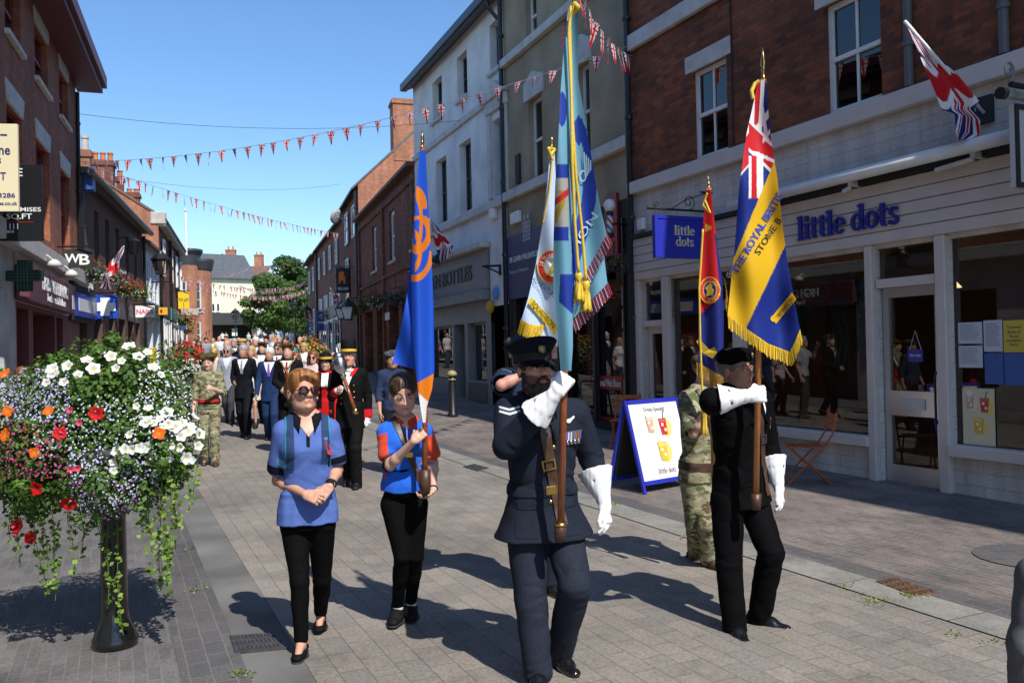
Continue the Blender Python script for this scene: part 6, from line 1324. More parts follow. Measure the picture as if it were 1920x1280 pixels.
def pole(fr,pts,r,m,name='pole'):
 mb=MB();mb.tube([Vector(J(*p))-fr.location for p in pts],r,14);return mb.build(name,m,fr,True)
def finial(fr,p0,p1,w_=.028,m=BRASS):
 a=Vector(J(*p0))-fr.location;b=Vector(J(*p1))-fr.location;L=(b-a).length;mb=MB();mb.lathe([(.016,0),(.022,L*.06),(.013,L*.12),(.014,L*.3),(.02,L*.34),(.013,L*.38),(w_,L*.5),(w_*.55,L*.75),(.002,L)],a,14,axis=b-a,sy=.6);return mb.build('finial',m,fr,True)
def cord(fr,fl,pts,r=.008,lift=.03,name='cord',m=None):
 ps=np.array(pts,float);t=np.linspace(0,1,40);d=np.r_[0,np.cumsum(np.hypot(*np.diff(ps,axis=0).T))];d/=d[-1];X=np.interp(t,d,ps[:,0]);Yp=np.interp(t,d,ps[:,1]);P=fl.P(X,Yp,lift);mb=MB();mb.tube([Vector(p)for p in P],r,8)
 return mb.build(name,m or GOLDC,fr,True)
def tassel(fr,fl,x,y,y1,w_=.022,lift=.04):
 a=Vector(fl.P(x,y,lift));b=Vector(fl.P(x,y1,lift));L=(b-a).length;mb=MB();mb.lathe([(.008,0),(w_*.8,L*.06),(w_*.9,L*.2),(w_*.55,L*.30),(w_*.9,L*.45),(w_*1.15,L*.8),(w_*1.3,L)],a,18,axis=b-a)
 o=mb.build('tassel',GOLDC,fr,True)
 for i in range(len(o.data.vertices)):
  if i>=3*18:o.data.vertices[i].co+=Vector((.004*math.sin(i*2.4),.004*math.cos(i*1.7),.006*math.sin(i*3.3)))
 return o
YEL=(0.74,0.43,0.012);BLU=(0.010,0.027,0.215)
f1=flag_root('blue and yellow fringed veterans standard with union canton held by man in beret',1418,950,5.06)
pole(f1,[(1417,950,5.06),(1424,560,5.05),(1431,150,5.03)],.0185,POLEO);finial(f1,(1431,152,5.03),(1430,88,5.03),.024)
fl=Flag(f1,4.925,lambda x,y:.030*np.sin((x-.10*y)/13.0+.8)+.020*np.sin((x+.35*y)/37.0)+.012*np.sin((y-.5*x)/26.)+.02)
def c1(X,Y_,u,v):
 C=np.tile(np.array(BLU),X.shape+(1,));s_=(X-1365)*.0+0
 ln=lambda x0,y0,x1,y1:(X-x0)*(y1-y0)-(Y_-y0)*(x1-x0)
 yel=(ln(1366,508,1453,300)<0)&(ln(1400,612,1482,440)>0);C[yel]=YEL
 can=(ln(1372,492,1407,373)>-1e9)&(Y_<375+(X-1407)*-1.75)&(Y_<372)
 can=ln(1366,508,1453,300)>=0
 can&=~((X<1395+.0*X)&(Y_>345)&(ln(1366,508,1411,338)<1e9)&(X<1391+(Y_-345)*-.15))
 def band(x0,y0,x1,y1,w_):L=math.hypot(x1-x0,y1-y0);return(np.abs(ln(x0,y0,x1,y1))/L<w_)&can
 C[band(1420,150,1438,262,3.5)]=WH
 wv=band(1422,150,1410,262,13)&(X<1432);C[wv&(Y_<262)]=WH;C[band(1421,165,1418,262,5)&(Y_<250)]=RD;C[band(1430,160,1425,240,3.5)&(Y_<250)]=WH
 C[band(1402,265,1447,205,5)&(X>1398)]=WH;C[band(1395,245,1452,300,22)]=WH;C[band(1395,245,1452,300,17)]=RD
 C[band(1390,262,1400,246,5)&(X<1404)]=WH;C[band(1432,262,1450,238,3)&(X>1430)]=WH;C[band(1432,258,1452,275,3)&(X>1434)]=WH;C[band(1444,262,1450,258,3)&(X>1443)]=RD
 C[band(1418,290,1384,330,3.5)&(Y_>288)]=WH;C[band(1420,288,1450,302,3)&(Y_>284)]=WH
 mid=(X>1404)&(X<1431)&(Y_>292)&(Y_<372)&can;C[mid]=WH;C[mid&(X>1409)&(X<1419)]=RD
 C[(X<=1404)&(Y_>262)&(Y_<330-(X-1384)*1.1)&can&(X>1385)]=RD
 return C
ban=fl.sheet('banner',[(1422,152),(1400,250),(1386,350),(1377,470),(1364,592)],[(1436,150),(1444,250),(1457,330),(1468,430),(1478,500),(1500,618)],c1,230,110,bulge=[(0,0),(.86,72),(1,0)])
DKBL=mat('dark_blue_letters',(.02,.03,.2),.6);BLUL=mat('blue_letters',(.03,.06,.34),.6);BLKL=mat('black_letters',(.012,.012,.015),.6)
fl.lettering('banner_lettering','THE ROYAL BRITIS',1419,438,59.5,172,15.5,BLUL,ban,bold=.03);fl.lettering('banner_lettering','STONE B',1440,443,57,78,12.5,BLKL,ban,bold=.01)
flat=lambda c:(lambda X,Y_,u,v:np.tile(np.array(c),X.shape+(1,)));fl.sheet('scroll',[(1446,595),(1485,548)],[(1455,607),(1493,561)],flat(YEL),24,8,lift=.006,parent=ban);fl.ring('scroll_curl',1451,597,2.5,6,mat('scroll_gold',YEL,.6),ban,.0055)
fl.lettering('scroll_lettering','YPRES 20',1473,576,50,46,8,BLKL,ban,lift=.012)
GF=[(0.72,0.46,0.02),(0.60,0.36,0.012),(0.80,0.56,0.06)]
fl.fringe('fringe',[(1364,590),(1400,617),(1440,645),(1482,661)],24,GF,75,(.06,1));fl.fringe('fringe',[(1480,662),(1491,640),(1500,618)],22,GF,30,(.25,1))
cord(f1,fl,[(1424,152),(1415,158),(1409,172),(1412,186)],.012,.03)
f2=flag_root('tall pale blue standard with dark blue band and red fringe held by bearded airman',1051,1012,4.31)
pole(f2,[(1051,1000,4.31),(1058,705,4.27),(1069,300,4.24),(1075,12,4.22)],.0185,POLEW);finial(f2,(1075,28,4.22),(1075,-60,4.22),.026)
fl=Flag(f2,4.15,lambda x,y:.030*np.sin((x-.055*y)/10.5+.5)+.022*np.sin((x+.2*y)/31.)+.01*np.sin(y/60.))
LB=(0.150,0.350,0.455);DB=(0.016,0.042,0.30)
def c2(X,Y_,u,v):
 C=np.tile(np.array(LB),X.shape+(1,));e=lambda x,y,a,b:((X-x)/a)**2+((Y_-y)/b)**2
 C[(e(1054,205,9,32)<1)]=DB;C[(np.abs(X-1085)/17+np.abs(Y_-245)/30<1)&(X<1120)]=DB
 band=(X-1046)*.0+(Y_>300);r_=np.hypot((X-960)/1.0,(Y_-340)*.62)
 q=(X>1048+(560-Y_)*.16)&(X<1075+(560-Y_)*.20)&(Y_>300)&(Y_<585)&(X>1072);C[q]=DB
 q=(X<1066)&(Y_>308)&(Y_<452);C[q&(Y_<334)]=DB;C[q&(Y_>=334)&(Y_<425)]=(.36,.35,.31)
 C[q&(np.abs(Y_-388)<30)&(X<1060)&(np.abs(X-1048-8*np.sin((Y_-350)/14.))<6)]=(.36,.24,.03);C[q&(np.abs(Y_-372+(X-1050)*.8)<7)]=(.50,.02,.03);C[q&(Y_>=425)]=DB
 C[(Y_>515)&(Y_<590)&(X<1078)&(Y_<590-(1075-X)*.9)&(X>1047+(585-Y_)*.05)]=DB
 return C
ban=fl.sheet('banner',[(1065,20),(1058,78),(1050,187),(1046,281),(1041,344),(1038,440),(1037,500),(1039,577),(1047,640),(1051,695)],[(1084,20),(1084,120),(1083,200),(1083,300),(1081,400),(1078,500),(1074,590),(1074,650),(1071,695)],c2,260,44)
fl2=Flag(f2,4.24,lambda x,y:.035*np.sin((x-.12*y)/15.0+1.0)+.02*np.sin((x+.3*y)/30.)+.03*(x-1080)/60.)
def c2b(X,Y_,u,v):
 C=np.tile(np.array(LB),X.shape+(1,));xb=np.interp(Y_,[180,230,280,330,380,430,480,530],[1085,1093,1112,1120,1117,1105,1090,1074]);xa=np.interp(Y_,[180,230,280,330,380,430,480,530],[1075,1078,1094,1095,1090,1076,1062,1050])
 C[(X>xa)&(X<xb)&(Y_>222)]=DB;C[(np.abs(X-1085)/16+np.abs(Y_-245)/30<1)]=DB;return C
b2=fl2.sheet('banner_fold',[(1072,150),(1066,250),(1063,350),(1062,450),(1064,560)],[(1084,150),(1100,240),(1117,344),(1127,395),(1138,440)],c2b,170,70,bulge=[(0,0),(.5,18),(1,0)])
PBL=mat('pale_blue_letters',(.36,.52,.64),.6);fl2.lettering('banner_lettering','ATION',1086,448,57,112,15,PBL,b2,bold=.0,lift=.012);fl2.lettering('banner_lettering','AS',1064,548,62,34,15,PBL,b2,lift=.02)
for k in range(4):fl2.shape('emblem_bar',[(1094+k*4,286+k*5),(1096.5+k*4,285+k*5),(1099+k*3.2,334-k*5),(1096.5+k*3.2,336-k*5)],PBL,b2,.012)
fl2.ring('emblem_ring',1093,330,8,11,PBL,b2,.012,ax=.6)
fl3=Flag(f2,4.31,lambda x,y:.04*np.sin((x-.05*y)/14.0+2.0)+.02*np.sin((x+.3*y)/22.))
b3=fl3.sheet('banner_fold',[(1070,430),(1068,520),(1072,600)],[(1118,440),(1134,490),(1139,532)],lambda X,Y_,u,v:np.tile(np.array(LB),X.shape+(1,)),70,40)
RF=[(.45,.03,.05),(.03,.04,.16),(.42,.55,.62),(.45,.03,.05),(.10,.03,.06)]
fl2.fringe('fringe',[(1138,438),(1122,470),(1104,500),(1088,530)],20,RF,60,(.45,.9));fl3.fringe('fringe',[(1140,530),(1118,556),(1094,580),(1072,604)],22,RF,64,(.35,.95))
fl.fringe('fringe',[(1062,34),(1058,60),(1056,86)],9,RF[:2]+RF[4:],14,(-.5,.8))
for pts in([(1078,10),(1068,40),(1071,150),(1073,300),(1078,420),(1085,512)],[(1071,12),(1066,60),(1073,220),(1080,330),(1091,430),(1099,526)]):cord(f2,fl,pts,.0075,.05)
cord(f2,fl,[(1068,22),(1078,8),(1084,14),(1074,24)],.013,.04)
tassel(f2,fl,1085,510,565);tassel(f2,fl,1099,525,583)
f3=flag_root('pale silvery blue squadron standard with round red badge and yellow fringe',1012,900,5.85)
pole(f3,[(1010,900,5.85),(1020,640,5.85),(1034,285,5.83)],.018,POLEO);finial(f3,(1034,287,5.83),(1035,252,5.83),.02)
fl=Flag(f3,5.78,lambda x,y:.035*np.sin((x-.12*(y-300))/11.0)+.02*np.sin((x+.3*y)/29.))
SB=(0.50,0.62,0.80)
ban=fl.sheet('banner',[(1031,288),(1027,340),(1017,420),(1004,500),(990,560),(976,604)],[(1040,288),(1044,380),(1048,480),(1048,560),(1046,650)],lambda X,Y_,u,v:np.tile(np.array(SB),X.shape+(1,)),150,60)
RDM=mat('badge_red_cloth',(.52,.02,.02),.6);YLM=mat('badge_yellow_cloth',(.68,.46,.02),.6);WHM=mat('badge_white_cloth',(.7,.7,.72),.6)
for(r0,r1,m_,lf)in((30,32,YLM,.006),(19,30,RDM,.007),(17,19,YLM,.008),(0,17,WHM,.008)):fl.ring('badge_ring',1036,500,r0,r1,m_,ban,lf+.02,ax=.9)
fl.shape('badge_eagle',[(1026,514),(1032,504),(1036,490),(1042,498),(1046,512),(1038,508),(1032,516)],YLM,ban,.032)
fl.lettering('badge_lettering','AIR TRAINING',1036,500,330,42,9,WHM,ban,bend=21,lift=.034)
fl.lettering('badge_lettering','ADVENTURE',1021,539,-38,56,9,BLKL,ban,lift=.03)
fl.sheet('scroll',[(990,568),(1040,627)],[(996,556),(1047,612)],flat((.68,.46,.02)),24,8,lift=.026,parent=ban);fl.lettering('scroll_lettering','SQUADRON',1018,590,-49,62,12,BLKL,ban,lift=.036)
fl.fringe('fringe',[(976,600),(992,608),(1010,612),(1022,606)],24,GF,44,(-.25,1));cord(f3,fl,[(1032,292),(1040,280),(1028,278),(1036,300)],.012,.03);cord(f3,fl,[(1036,300),(1030,360),(1018,420)],.006,.03)
f4=flag_root('red and blue cadet standard with lion badge and gold fringe behind the blue shop sign',1338,900,6.35)
pole(f4,[(1338,900,6.35),(1334,640,6.34),(1329,352,6.32)],.018,POLEO);finial(f4,(1329,354,6.32),(1327,328,6.32),.014)
fl=Flag(f4,6.27,lambda x,y:.035*np.sin((x-.02*y)/9.0+1)+.02*np.sin((x+.2*y)/25.))
def c4(X,Y_,u,v):
 C=np.tile(np.array((.56,.015,.02)),X.shape+(1,));C[(Y_>560+(1345-X)*.9)]=(.014,.024,.17);C[(X>1341+(Y_-455)*.10)&(Y_>440)]=(.014,.024,.17);C[(X>1322)&(X<1334)&(np.abs(Y_-427)<8-(X-1322)*.5)]=(.62,.40,.03);return C
ban=fl.sheet('banner',[(1325,356),(1317,430),(1312,520),(1310,600),(1308,684)],[(1333,356),(1338,400),(1346,470),(1354,520),(1357,600),(1356,706)],c4,170,60)
for(r0,r1,m_,lf)in((23.5,25.5,GOLDC,.02),(16.5,23.5,RDM,.021),(15,16.5,GOLDC,.022),(0,15,mat('badge_blue_cloth',(.02,.03,.2),.6),.022)):fl.ring('badge_ring',1331,544,r0,r1,m_,ban,lf,ax=.78)
fl.shape('badge_lion',[(1324,556),(1326,546),(1322,540),(1327,535),(1331,531),(1336,534),(1335,540),(1339,543),(1336,552),(1340,556),(1331,553)],GOLDC,ban,.028)
fl.lettering('badge_lettering','CADET',1331,545,38,26,6,GOLDC,ban,bend=18,lift=.03);fl.lettering('badge_lettering','FORCE',1331,545,150,26,6,GOLDC,ban,bend=18,lift=.03)
fl.shape('scroll',[(1306,640),(1310,634),(1330,655),(1340,650),(1345,660),(1336,672),(1318,662)],GOLDC,ban,.02)
fl.fringe('fringe',[(1306,680),(1326,690),(1342,700),(1356,706)],22,[(.5,.33,.06),(.36,.22,.03)],40,(0,1));fl.fringe('fringe',[(1357,520),(1361,545),(1360,575)],12,[(.5,.33,.06),(.36,.22,.03)],16,(.3,1))
cord(f4,fl,[(1318,430),(1311,540),(1313,640),(1318,760)],.008,.05);cord(f4,fl,[(1326,362),(1318,385),(1332,400),(1322,376)],.008,.03);tassel(f4,fl,1320,745,815,.02)
f5=flag_root('bright blue standard with orange swirl emblem carried by the girl',797,925,5.14)
pole(f5,[(796,920,5.14),(797,780,5.13),(794,500,5.11),(792,275,5.10)],.0175,POLEW);finial(f5,(792,280,5.10),(792,244,5.10),.02)
fl=Flag(f5,5.05,lambda x,y:.040*np.sin((x-.012*y)/8.5+1.2)+.02*np.sin((x+.15*y)/27.))
BG=(0.016,0.090,0.56);ORG=(0.75,0.20,0.012)
def c5(X,Y_,u,v):
 C=np.tile(np.array(BG),X.shape+(1,))
 def arc(x,y,a,b,w_,cond):d=np.hypot((X-x)/a,(Y_-y)/b);m=(np.abs(d-1)<w_)&cond;C[m]=ORG
 arc(776,385,20,30,.22,(Y_<392)&(X>772));arc(775,415,15,55,.2,(X>780));arc(782,436,22,32,.24,(Y_>405));arc(770,470,18,36,.2,(X>778));arc(776,470,33,52,.12,(Y_>470))
 C[(Y_>716+(X-785)*-.55)&(X>779)]=ORG;C[(Y_>735+(X-783)*.9)&(X>779)]=WH;return C
ban=fl.sheet('banner',[(787,282),(781,345),(775,430),(771,520),(773,620),(780,700),(786,748),(793,792)],[(798,282),(803,380),(809,480),(813,580),(815,690),(810,730),(800,762),(798,792)],c5,260,60)
fl5=Flag(f5,5.10,lambda x,y:.030*np.sin((x-.3*y)/12.)+.03*(780-x)/40.)
fl5.sheet('banner_fold',[(772,470),(762,560),(750,622),(735,680)],[(784,470),(784,560),(783,640),(782,694)],lambda X,Y_,u,v:np.tile(np.array(BG),X.shape+(1,)),90,40)
def wall_flag(label,staff,L,Rr,Y,fold=8.0,amp=.05,uv=(0,1,0,1),n=90,br=None):
 fr=flag_root(label,staff[0][0],staff[0][1],staff[0][2]);mb=MB();mb.tube([Vector(J(*p))-fr.location for p in staff],.018,8);mb.build('staff',WHT,fr,True)
 fl=Flag(fr,Y,lambda x,y:amp*np.sin((x-.5*y)/fold)+amp*.6*np.sin((x+.4*y)/(fold*2.3)));fl.sheet('banner',L,Rr,lambda X,Y_,u,v:uj(uv[0]+(uv[1]-uv[0])*u+.07*np.sin(v*7),uv[2]+(uv[3]-uv[2])*v+.05*np.sin(u*9+v*5)),n,n);return fr
def fY(B_,px,py,off):d=ray(px,py);t=((B_.a+B_.n*off-CAM).dot(B_.n))/d.dot(B_.n);return(CAM+d*t).y
wall_flag('union flag drooping from a staff on the upper wall of the cafe building',[(1696,40,fY(R1,1696,40,1.1)),(1845,212,fY(R1,1845,212,.05))],[(1697,42),(1712,75),(1735,130),(1752,170),(1765,205),(1790,214),(1792,245),(1795,263)],[(1702,40),(1752,100),(1800,145),(1836,190),(1826,205),(1838,225),(1836,255),(1812,262)],fY(R1,1770,150,.6),14,.05)
wall_flag('union flag hanging over the bottle shop fascia on the white building',[(804,410,fY(R3,804,410,1.2)),(848,478,fY(R3,848,478,.1))],[(805,412),(812,440),(818,468),(826,492)],[(808,410),(832,442),(850,462),(838,484)],fY(R3,825,450,.7),7,.08)
wall_flag('union flag on a staff over the flower baskets of the brown arcade',[(232,462,fY(L2,232,462,1.3)),(196,540,fY(L2,196,540,.1))],[(229,463),(208,490),(196,515),(190,538),(186,540)],[(233,465),(228,490),(219,510),(204,520),(209,543)],fY(L2,212,500,.8),7,.08)
wall_flag('small union flag near the red inn sign, hanging out over the lamps',[(619,540,fY(R5,622,540,1.4)),(640,575,fY(R5,640,575,.2))],[(620,541),(624,556),(628,566),(630,574)],[(621,540),(632,552),(641,562),(638,572)],fY(R5,630,556,.8),6,.1)
wall_flag('small union flag on the round tower by the cafe',[(383,577,62),(372,592,62.6)],[(376,582),(371,590),(369,598)],[(384,576),(382,588),(374,596)],62,5,.1)
wall_flag('small union flag low down by the blue letter sign on the far right terrace',[(578,590,66),(586,604,66.5)],[(579,591),(580,600),(582,606)],[(581,590),(587,598),(586,606)],66,5,.1)
PENM=mat_attr('pennant_cloth',0.7,0.2,transl=0.35)
def pennant_mesh():
 n,m_=26,16;vs=[];C=[];
 for j in range(n):
  t=j/(n-1);hw=.5*(1-t)*.98+.004
  for i in range(m_):
   u=i/(m_-1);x=(u-.5)*2*hw;vs.append((x*.62,.03*math.sin(t*3+u*2),-t));C.append(uj(np.array([.5+x*.9]),np.array([.10+t*.85]))[0])
 vs=np.array(vs);C=np.array(C);x=vs[:,0]/.62;t=-vs[:,2]
 d1=np.abs(t-.30-(x)*.95)/1.38;d2=np.abs(t-.30+(x)*.95)/1.38;C[:]=NB;C[(d1<.11)|(d2<.11)]=WH;C[(d1<.045)|(d2<.045)]=RD;C[(np.abs(x)<.16)|(np.abs(t-.30)<.12)]=WH;C[(np.abs(x)<.09)|(np.abs(t-.30)<.06)]=RD
 i=np.arange((n-1)*m_).reshape(n-1,m_)[:,:-1];f=np.stack([i,i+m_,i+m_+1,i+1],-1).reshape(-1,4);o=np_obj('pennant',vs,f,PENM,None,C);return o
pen0=pennant_mesh();pen_me=pen0.data;bpy.data.objects.remove(pen0)
LINE=mat('bunting_cord',(.35,.34,.33),.8)
def bunting(label,a,b,sag,n,size,t0=0.02,t1=.98,seed=0):
 a=Vector(a);b=Vector(b);r=random.Random(seed);root=empty('bunting_string',a,0,label,'bunting',None);pt=lambda t:a.lerp(b,t)-Vector((0,0,sag*4*t*(1-t)))
 mb=MB();mb.tube([pt(k/40)-a for k in range(41)],.006,5);mb.build('cord',LINE,root)
 d=(b-a);yaw=math.atan2(d.y,d.x)
 for k in range(n):
  t=t0+(t1-t0)*(k+.5+r.uniform(-.12,.12))/n;o=bpy.data.objects.new('pennant',pen_me);col.objects.link(o);o.parent=root;o.location=pt(t)-a;s_=size*r.uniform(.92,1.08);o.scale=(s_,s_,s_);o.rotation_euler=(r.uniform(-.25,.3),r.uniform(-.18,.18),yaw+r.uniform(-.55,.55))
 return root
pR=at(1182,85,fY(R1,1186,85,.1));pL=at(150,303,22.6)
bunting('main string of union pennants from the brown building across to the left brick corner',pR,pL,.50,36,.31,.03,.995,1)
bunting('string of union pennants from left brick corner away to the gabled house on the right',pL+Vector((0,.1,0)),at(648,440,44),.22,48,.32,.01,.99,2)
bunting('string of large union pennants overhead at the top right, coming from brick cafe wall',at(1186,105,fY(R1,1186,105,.1)),at(985,-260,9.0),.5,16,.36,.02,.98,3)
for k,(x0,y0,Y0,x1,y1,Y1,sg,n,lb)in enumerate([(322,512,50,590,527,74,.8,40,'far string of pennants sloping below the slate roof toward the right terrace'),(345,525,60,584,540,80,1.0,44,'far string of pennants crossing in front of the cream cafe gable'),(470,500,90,640,455,60,.6,24,'far string of pennants rising to the right in front of the trees'),(440,530,95,582,522,84,1.2,36,'far string of pennants across the middle of the trees'),(450,540,100,585,536,88,1.4,38,'lowest far string of pennants across the trees'),(350,495,66,470,500,100,.8,20,'far string of pennants in front of the slate roof of the cafe')]):
 bunting(lb,at(x0,y0,Y0),at(x1,y1,Y1),sg,int(n*1.15),.36,seed=10+k)
for k,(x0,y0,Y0,x1,y1,Y1)in enumerate([(135,212,22.5,900,222,24),(232,335,30,640,345,45)]):
 a=at(x0,y0,Y0);b=at(x1,y1,Y1);o=empty('overhead_wire',a,0,('thin overhead wire high across the street from the left brick building','thin overhead wire lower across the street to the gabled house')[k],'wire');mb=MB();mb.tube([a.lerp(b,t/20)-Vector((0,0,.35*4*(t/20)*(1-t/20)))-a for t in range(21)],.006,5);mb.build('cable',BLKM,o)
CAMO=mat_camo()
def pose(x,y,z,H,yaw=0.0,stride=.20,fem=False,arms=('hang','hang'),look=(0,-1,0),lean=0.0,width=1.0):
 s_=H/1.75;f=V3(math.sin(R(yaw)),-math.cos(R(yaw)),0);l=np.cross(-f,V3(0,0,1));o=V3(x,y,z);up=V3(0,0,1)
 P=lambda a,b,c:o+l*a*s_+f*b*s_+up*c*s_
 sw=(.136 if fem else .152)*width;K=dict(pel=P(0,0,.945),neck=P(0,.01,1.475),head=P(0,.035,1.635),hpl=P(.082,0,.90),hpr=P(-.082,0,.90),f_head=V3(*look),u_head=up,f_body=f)
 for x_,sg,st in(('l',1,stride),('r',-1,-stride)):
  K['sh'+x_]=P(sg*sw,0,1.425);K['an'+x_]=P(sg*.085,st*.5 if st>0 else st*.9,.085 if st>=0 else .13);K['kn'+x_]=P(sg*.086,st*.45+.05 if st>=0 else st*.25+.05,.50);K['f_to'+x_]=nrm(f+l*sg*.12-up*(0 if st>=0 else .35))
  a=arms[0 if x_=='r' else 1]
  if a=='hang':e,w_=(sg*(sw+.055),-.02-st*.35,1.14),(sg*(sw+.065),.07-st*.7,.885)
  elif a=='front':e,w_=(sg*(sw+.06),.02,1.15),(sg*.05,.22,1.045)
  elif a=='chest':e,w_=(sg*(sw+.07),.04,1.14),(sg*.10,.25,1.22)
  elif a=='up':e,w_=(sg*(sw+.08),.16,1.30),(sg*(sw-.02),.28,1.52)
  elif a=='mid':e,w_=(sg*(sw+.06),-.02,1.15),(sg*(sw-.02),.20,1.06)
  elif a=='pole':e,w_=(sg*(sw+.11),.16,1.36),(sg*.02,.27,1.42)
  K['el'+x_]=P(*e);K['wr'+x_]=P(*w_)
 return K
def suit_front(f,V=.62,shirt=None,tie=None,w_=.19,src='jacket'):
 x,y,t=f.tl(f.meshes[src][0],'');L=lambda k:k*np.clip(t-V,0,1)
 patch('shirt_front',f.meshes[src],np.maximum(np.maximum(np.abs(x)-L(w_),np.maximum(V-t,t-1.02)),np.maximum(-y,y-.2)),.008,shirt,f.root)
 if tie is not None:patch('necktie',f.meshes[src],np.maximum(np.maximum(np.abs(x)-.015-.03*np.clip(.92-t,0,.35),np.maximum(V+.02-t,t-.975)),np.maximum(-y,y-.2)),.016,tie,f.root)
SK={'fair':(.56,.32,.235),'pink':(.56,.27,.20),'tan':(.44,.235,.155),'pale':(.62,.38,.29)}
HC_={'dark':((.012,.008,.006),(.05,.03,.02)),'brown':((.04,.02,.01),(.12,.06,.03)),'grey':((.16,.15,.14),(.42,.40,.38)),'white':((.4,.39,.37),(.7,.68,.65)),'blonde':((.22,.13,.05),(.55,.38,.18)),'red':((.10,.03,.012),(.25,.08,.03))}
WSH=cloth('white_shirt',(.70,.70,.70),.8);NTIE=cloth('dark_tie',(.02,.02,.03),.6)
def person(label,px,py,Y,yaw=0,fem=False,skin='fair',hair=('short','brown'),top=('suit',(.01,.011,.016)),legs=(.01,.011,.016),tie=(.02,.02,.03),shirt=None,arms=('hang','hang'),stride=.2,look=None,hat=None,shoes=(.012,.01,.009),skirt=None,H=None,group=None,seed=0,width=1.0,build=1.0,handdef=None,beard=None,sleeve=None,step=None,hs=1.10,glasses=None):
 p=at(px,py,Y);z=zg(Y);Hh=H or min(1.95,max(1.45,(p.z-z)/.934));st=step or(.0095 if Y<13.5 else .0125 if Y<17.5 else .017 if Y<30 else .026)
 K=pose(p.x,Y,z,Hh,yaw,stride,fem,arms,look if look is not None else(math.sin(R(yaw))*.8,-1,-.05),width=width)
 f=Fig(label,(p.x,Y,z),K,H=Hh,fem=fem,step=st,skin=SK[skin],seed=seed+int(px),hs=hs,group=group,build=build*.93)
 fc=dict(brow=tuple(c*.6 for c in HC_[hair[1]][0]),eyes=st<.02)
 if beard:fc['beard']=beard
 f.body(face=fc,cover=.010,handdef=handdef,fat=1.04);th=max(.012,st*.95);kind,c=top[0],top[1]
 cm=c if not isinstance(c,tuple)else cloth('%s_%03d_%03d_%03d'%(kind,*(int(v_*999)for v_ in c)),c,.8,bump=.15)
 lm=legs if not isinstance(legs,tuple)else cloth('legs_%03d_%03d_%03d'%tuple(int(v_*999)for v_ in legs),legs,.8,bump=.15)
 if skirt:
  sk,ln=skirt;v=Vol(K_lo(f)-.3,K_hi(f)+.3,st);L=.53*f.s;v.loft(f.K['pel'],f.K['neck'],f.side,[(-ln/L,.20*f.s,.16*f.s),(-.1,.185*f.s,.14*f.s),(.22,.15*f.s,.115*f.s)],.02);v.fold(f.K['pel']-V3(0,0,.3),.25,f.side,.09,.012);q=v.mesh(2);np_obj('skirt',q[0],q[1],sk if not isinstance(sk,tuple)else cloth('skirt_%03d_%03d'%(int(sk[0]*999),int(sk[2]*999)),sk,.8),f.root)
 else:f.trousers('trousers',lm,r=(.102,.078,.068),infl=th*.4,foot=.045,folds=.8 if st<.015 else 0,step=st)
 nm={'suit':'jacket','shirt':'shirt','dress':'dress','blouse':'blouse','robe':'robe'}[kind]
 f.top(nm,cm,infl=th if kind!='suit' else th+.003,sleeve=sleeve or('long' if kind in('suit','robe')else .7),hem={'suit':.20,'shirt':.04,'dress':.12,'blouse':.08,'robe':.5}[kind],flare=.12 if kind!='robe' else .35,armr=.98,folds=.8 if st<.015 else 0,step=st)
 if kind=='suit' and Y<40:suit_front(f,.50,WSH if shirt is None else cloth('shirt_%03d_%03d'%(int(shirt[0]*999),int(shirt[2]*999)),shirt,.8),None if tie is None else cloth('tie_%03d_%03d_%03d'%tuple(int(v_*999)for v_ in tie),tie,.6))
 f.shoes(cloth('shoe_%03d_%03d'%(int(shoes[0]*999),int(shoes[2]*999)),shoes,.4,spec=.5),step=st*.8)
 if hair[0]!='none':f.hair(hair[0],*HC_[hair[1]],step=max(.005,st*.8))
 if hat:f.hat(hat[0],cloth('hat_%03d_%03d_%03d'%tuple(int(v_*999)for v_ in hat[1]),hat[1],.7),band=(cloth('hatband_%03d_%03d'%(int(hat[2][0]*999),int(hat[2][2]*999)),hat[2],.6)if len(hat)>2 else None),name={'straw':'straw_hat','top':'top_hat','bowler':'bowler_hat','trilby':'sun_hat','beret':'beret'}[hat[0]])
 if glasses:
  q=MB()
  for sx in(-1,1):q.lathe([(.025*f.hs,0),(.02*f.hs,.004)],T(f,.033*sx,-.098,.003),14,axis=-f.hR[:,1])
  q.tube([T(f,-.07,-.07,.006),T(f,.07,-.07,.006)],.004,5);q.build('glasses',mat('glasses_'+glasses[0],glasses[1],.15),f.root,True)
 return f
def K_lo(f):return np.min([f.K[k]for k in f.K if k[:2]not in('f_','u_')],0)
def K_hi(f):return np.max([f.K[k]for k in f.K if k[:2]not in('f_','u_')],0)
BLK3,NAVY3=(.0045,.0045,.005),(.009,.012,.024)
S=person('young soldier in camouflage uniform with brown beret and red belt',391,690,13.1,yaw=12,skin='pale',hair=('short','brown'),top=('shirt',CAMO),legs=CAMO,arms=('hang','chest'),stride=.10,shoes=(.07,.03,.018),sleeve=('half','half'),hat=('beret',(.075,.055,.018)),look=(.1,-1,-.2),H=1.70)
x_,y_,t_=S.tl(S.meshes['shirt'][0],'');patch('stable_belt',S.meshes['shirt'],np.maximum(np.abs(t_-.16)-.05,np.abs(x_)-.5),.010,cloth('red_belt',(.45,.03,.02),.6),S.root);patch('belt_stripe',S.meshes['shirt'],np.maximum(np.abs(t_-.10)-.022,np.abs(x_)-.5),.012,cloth('black_belt',BLK3,.6),S.root)
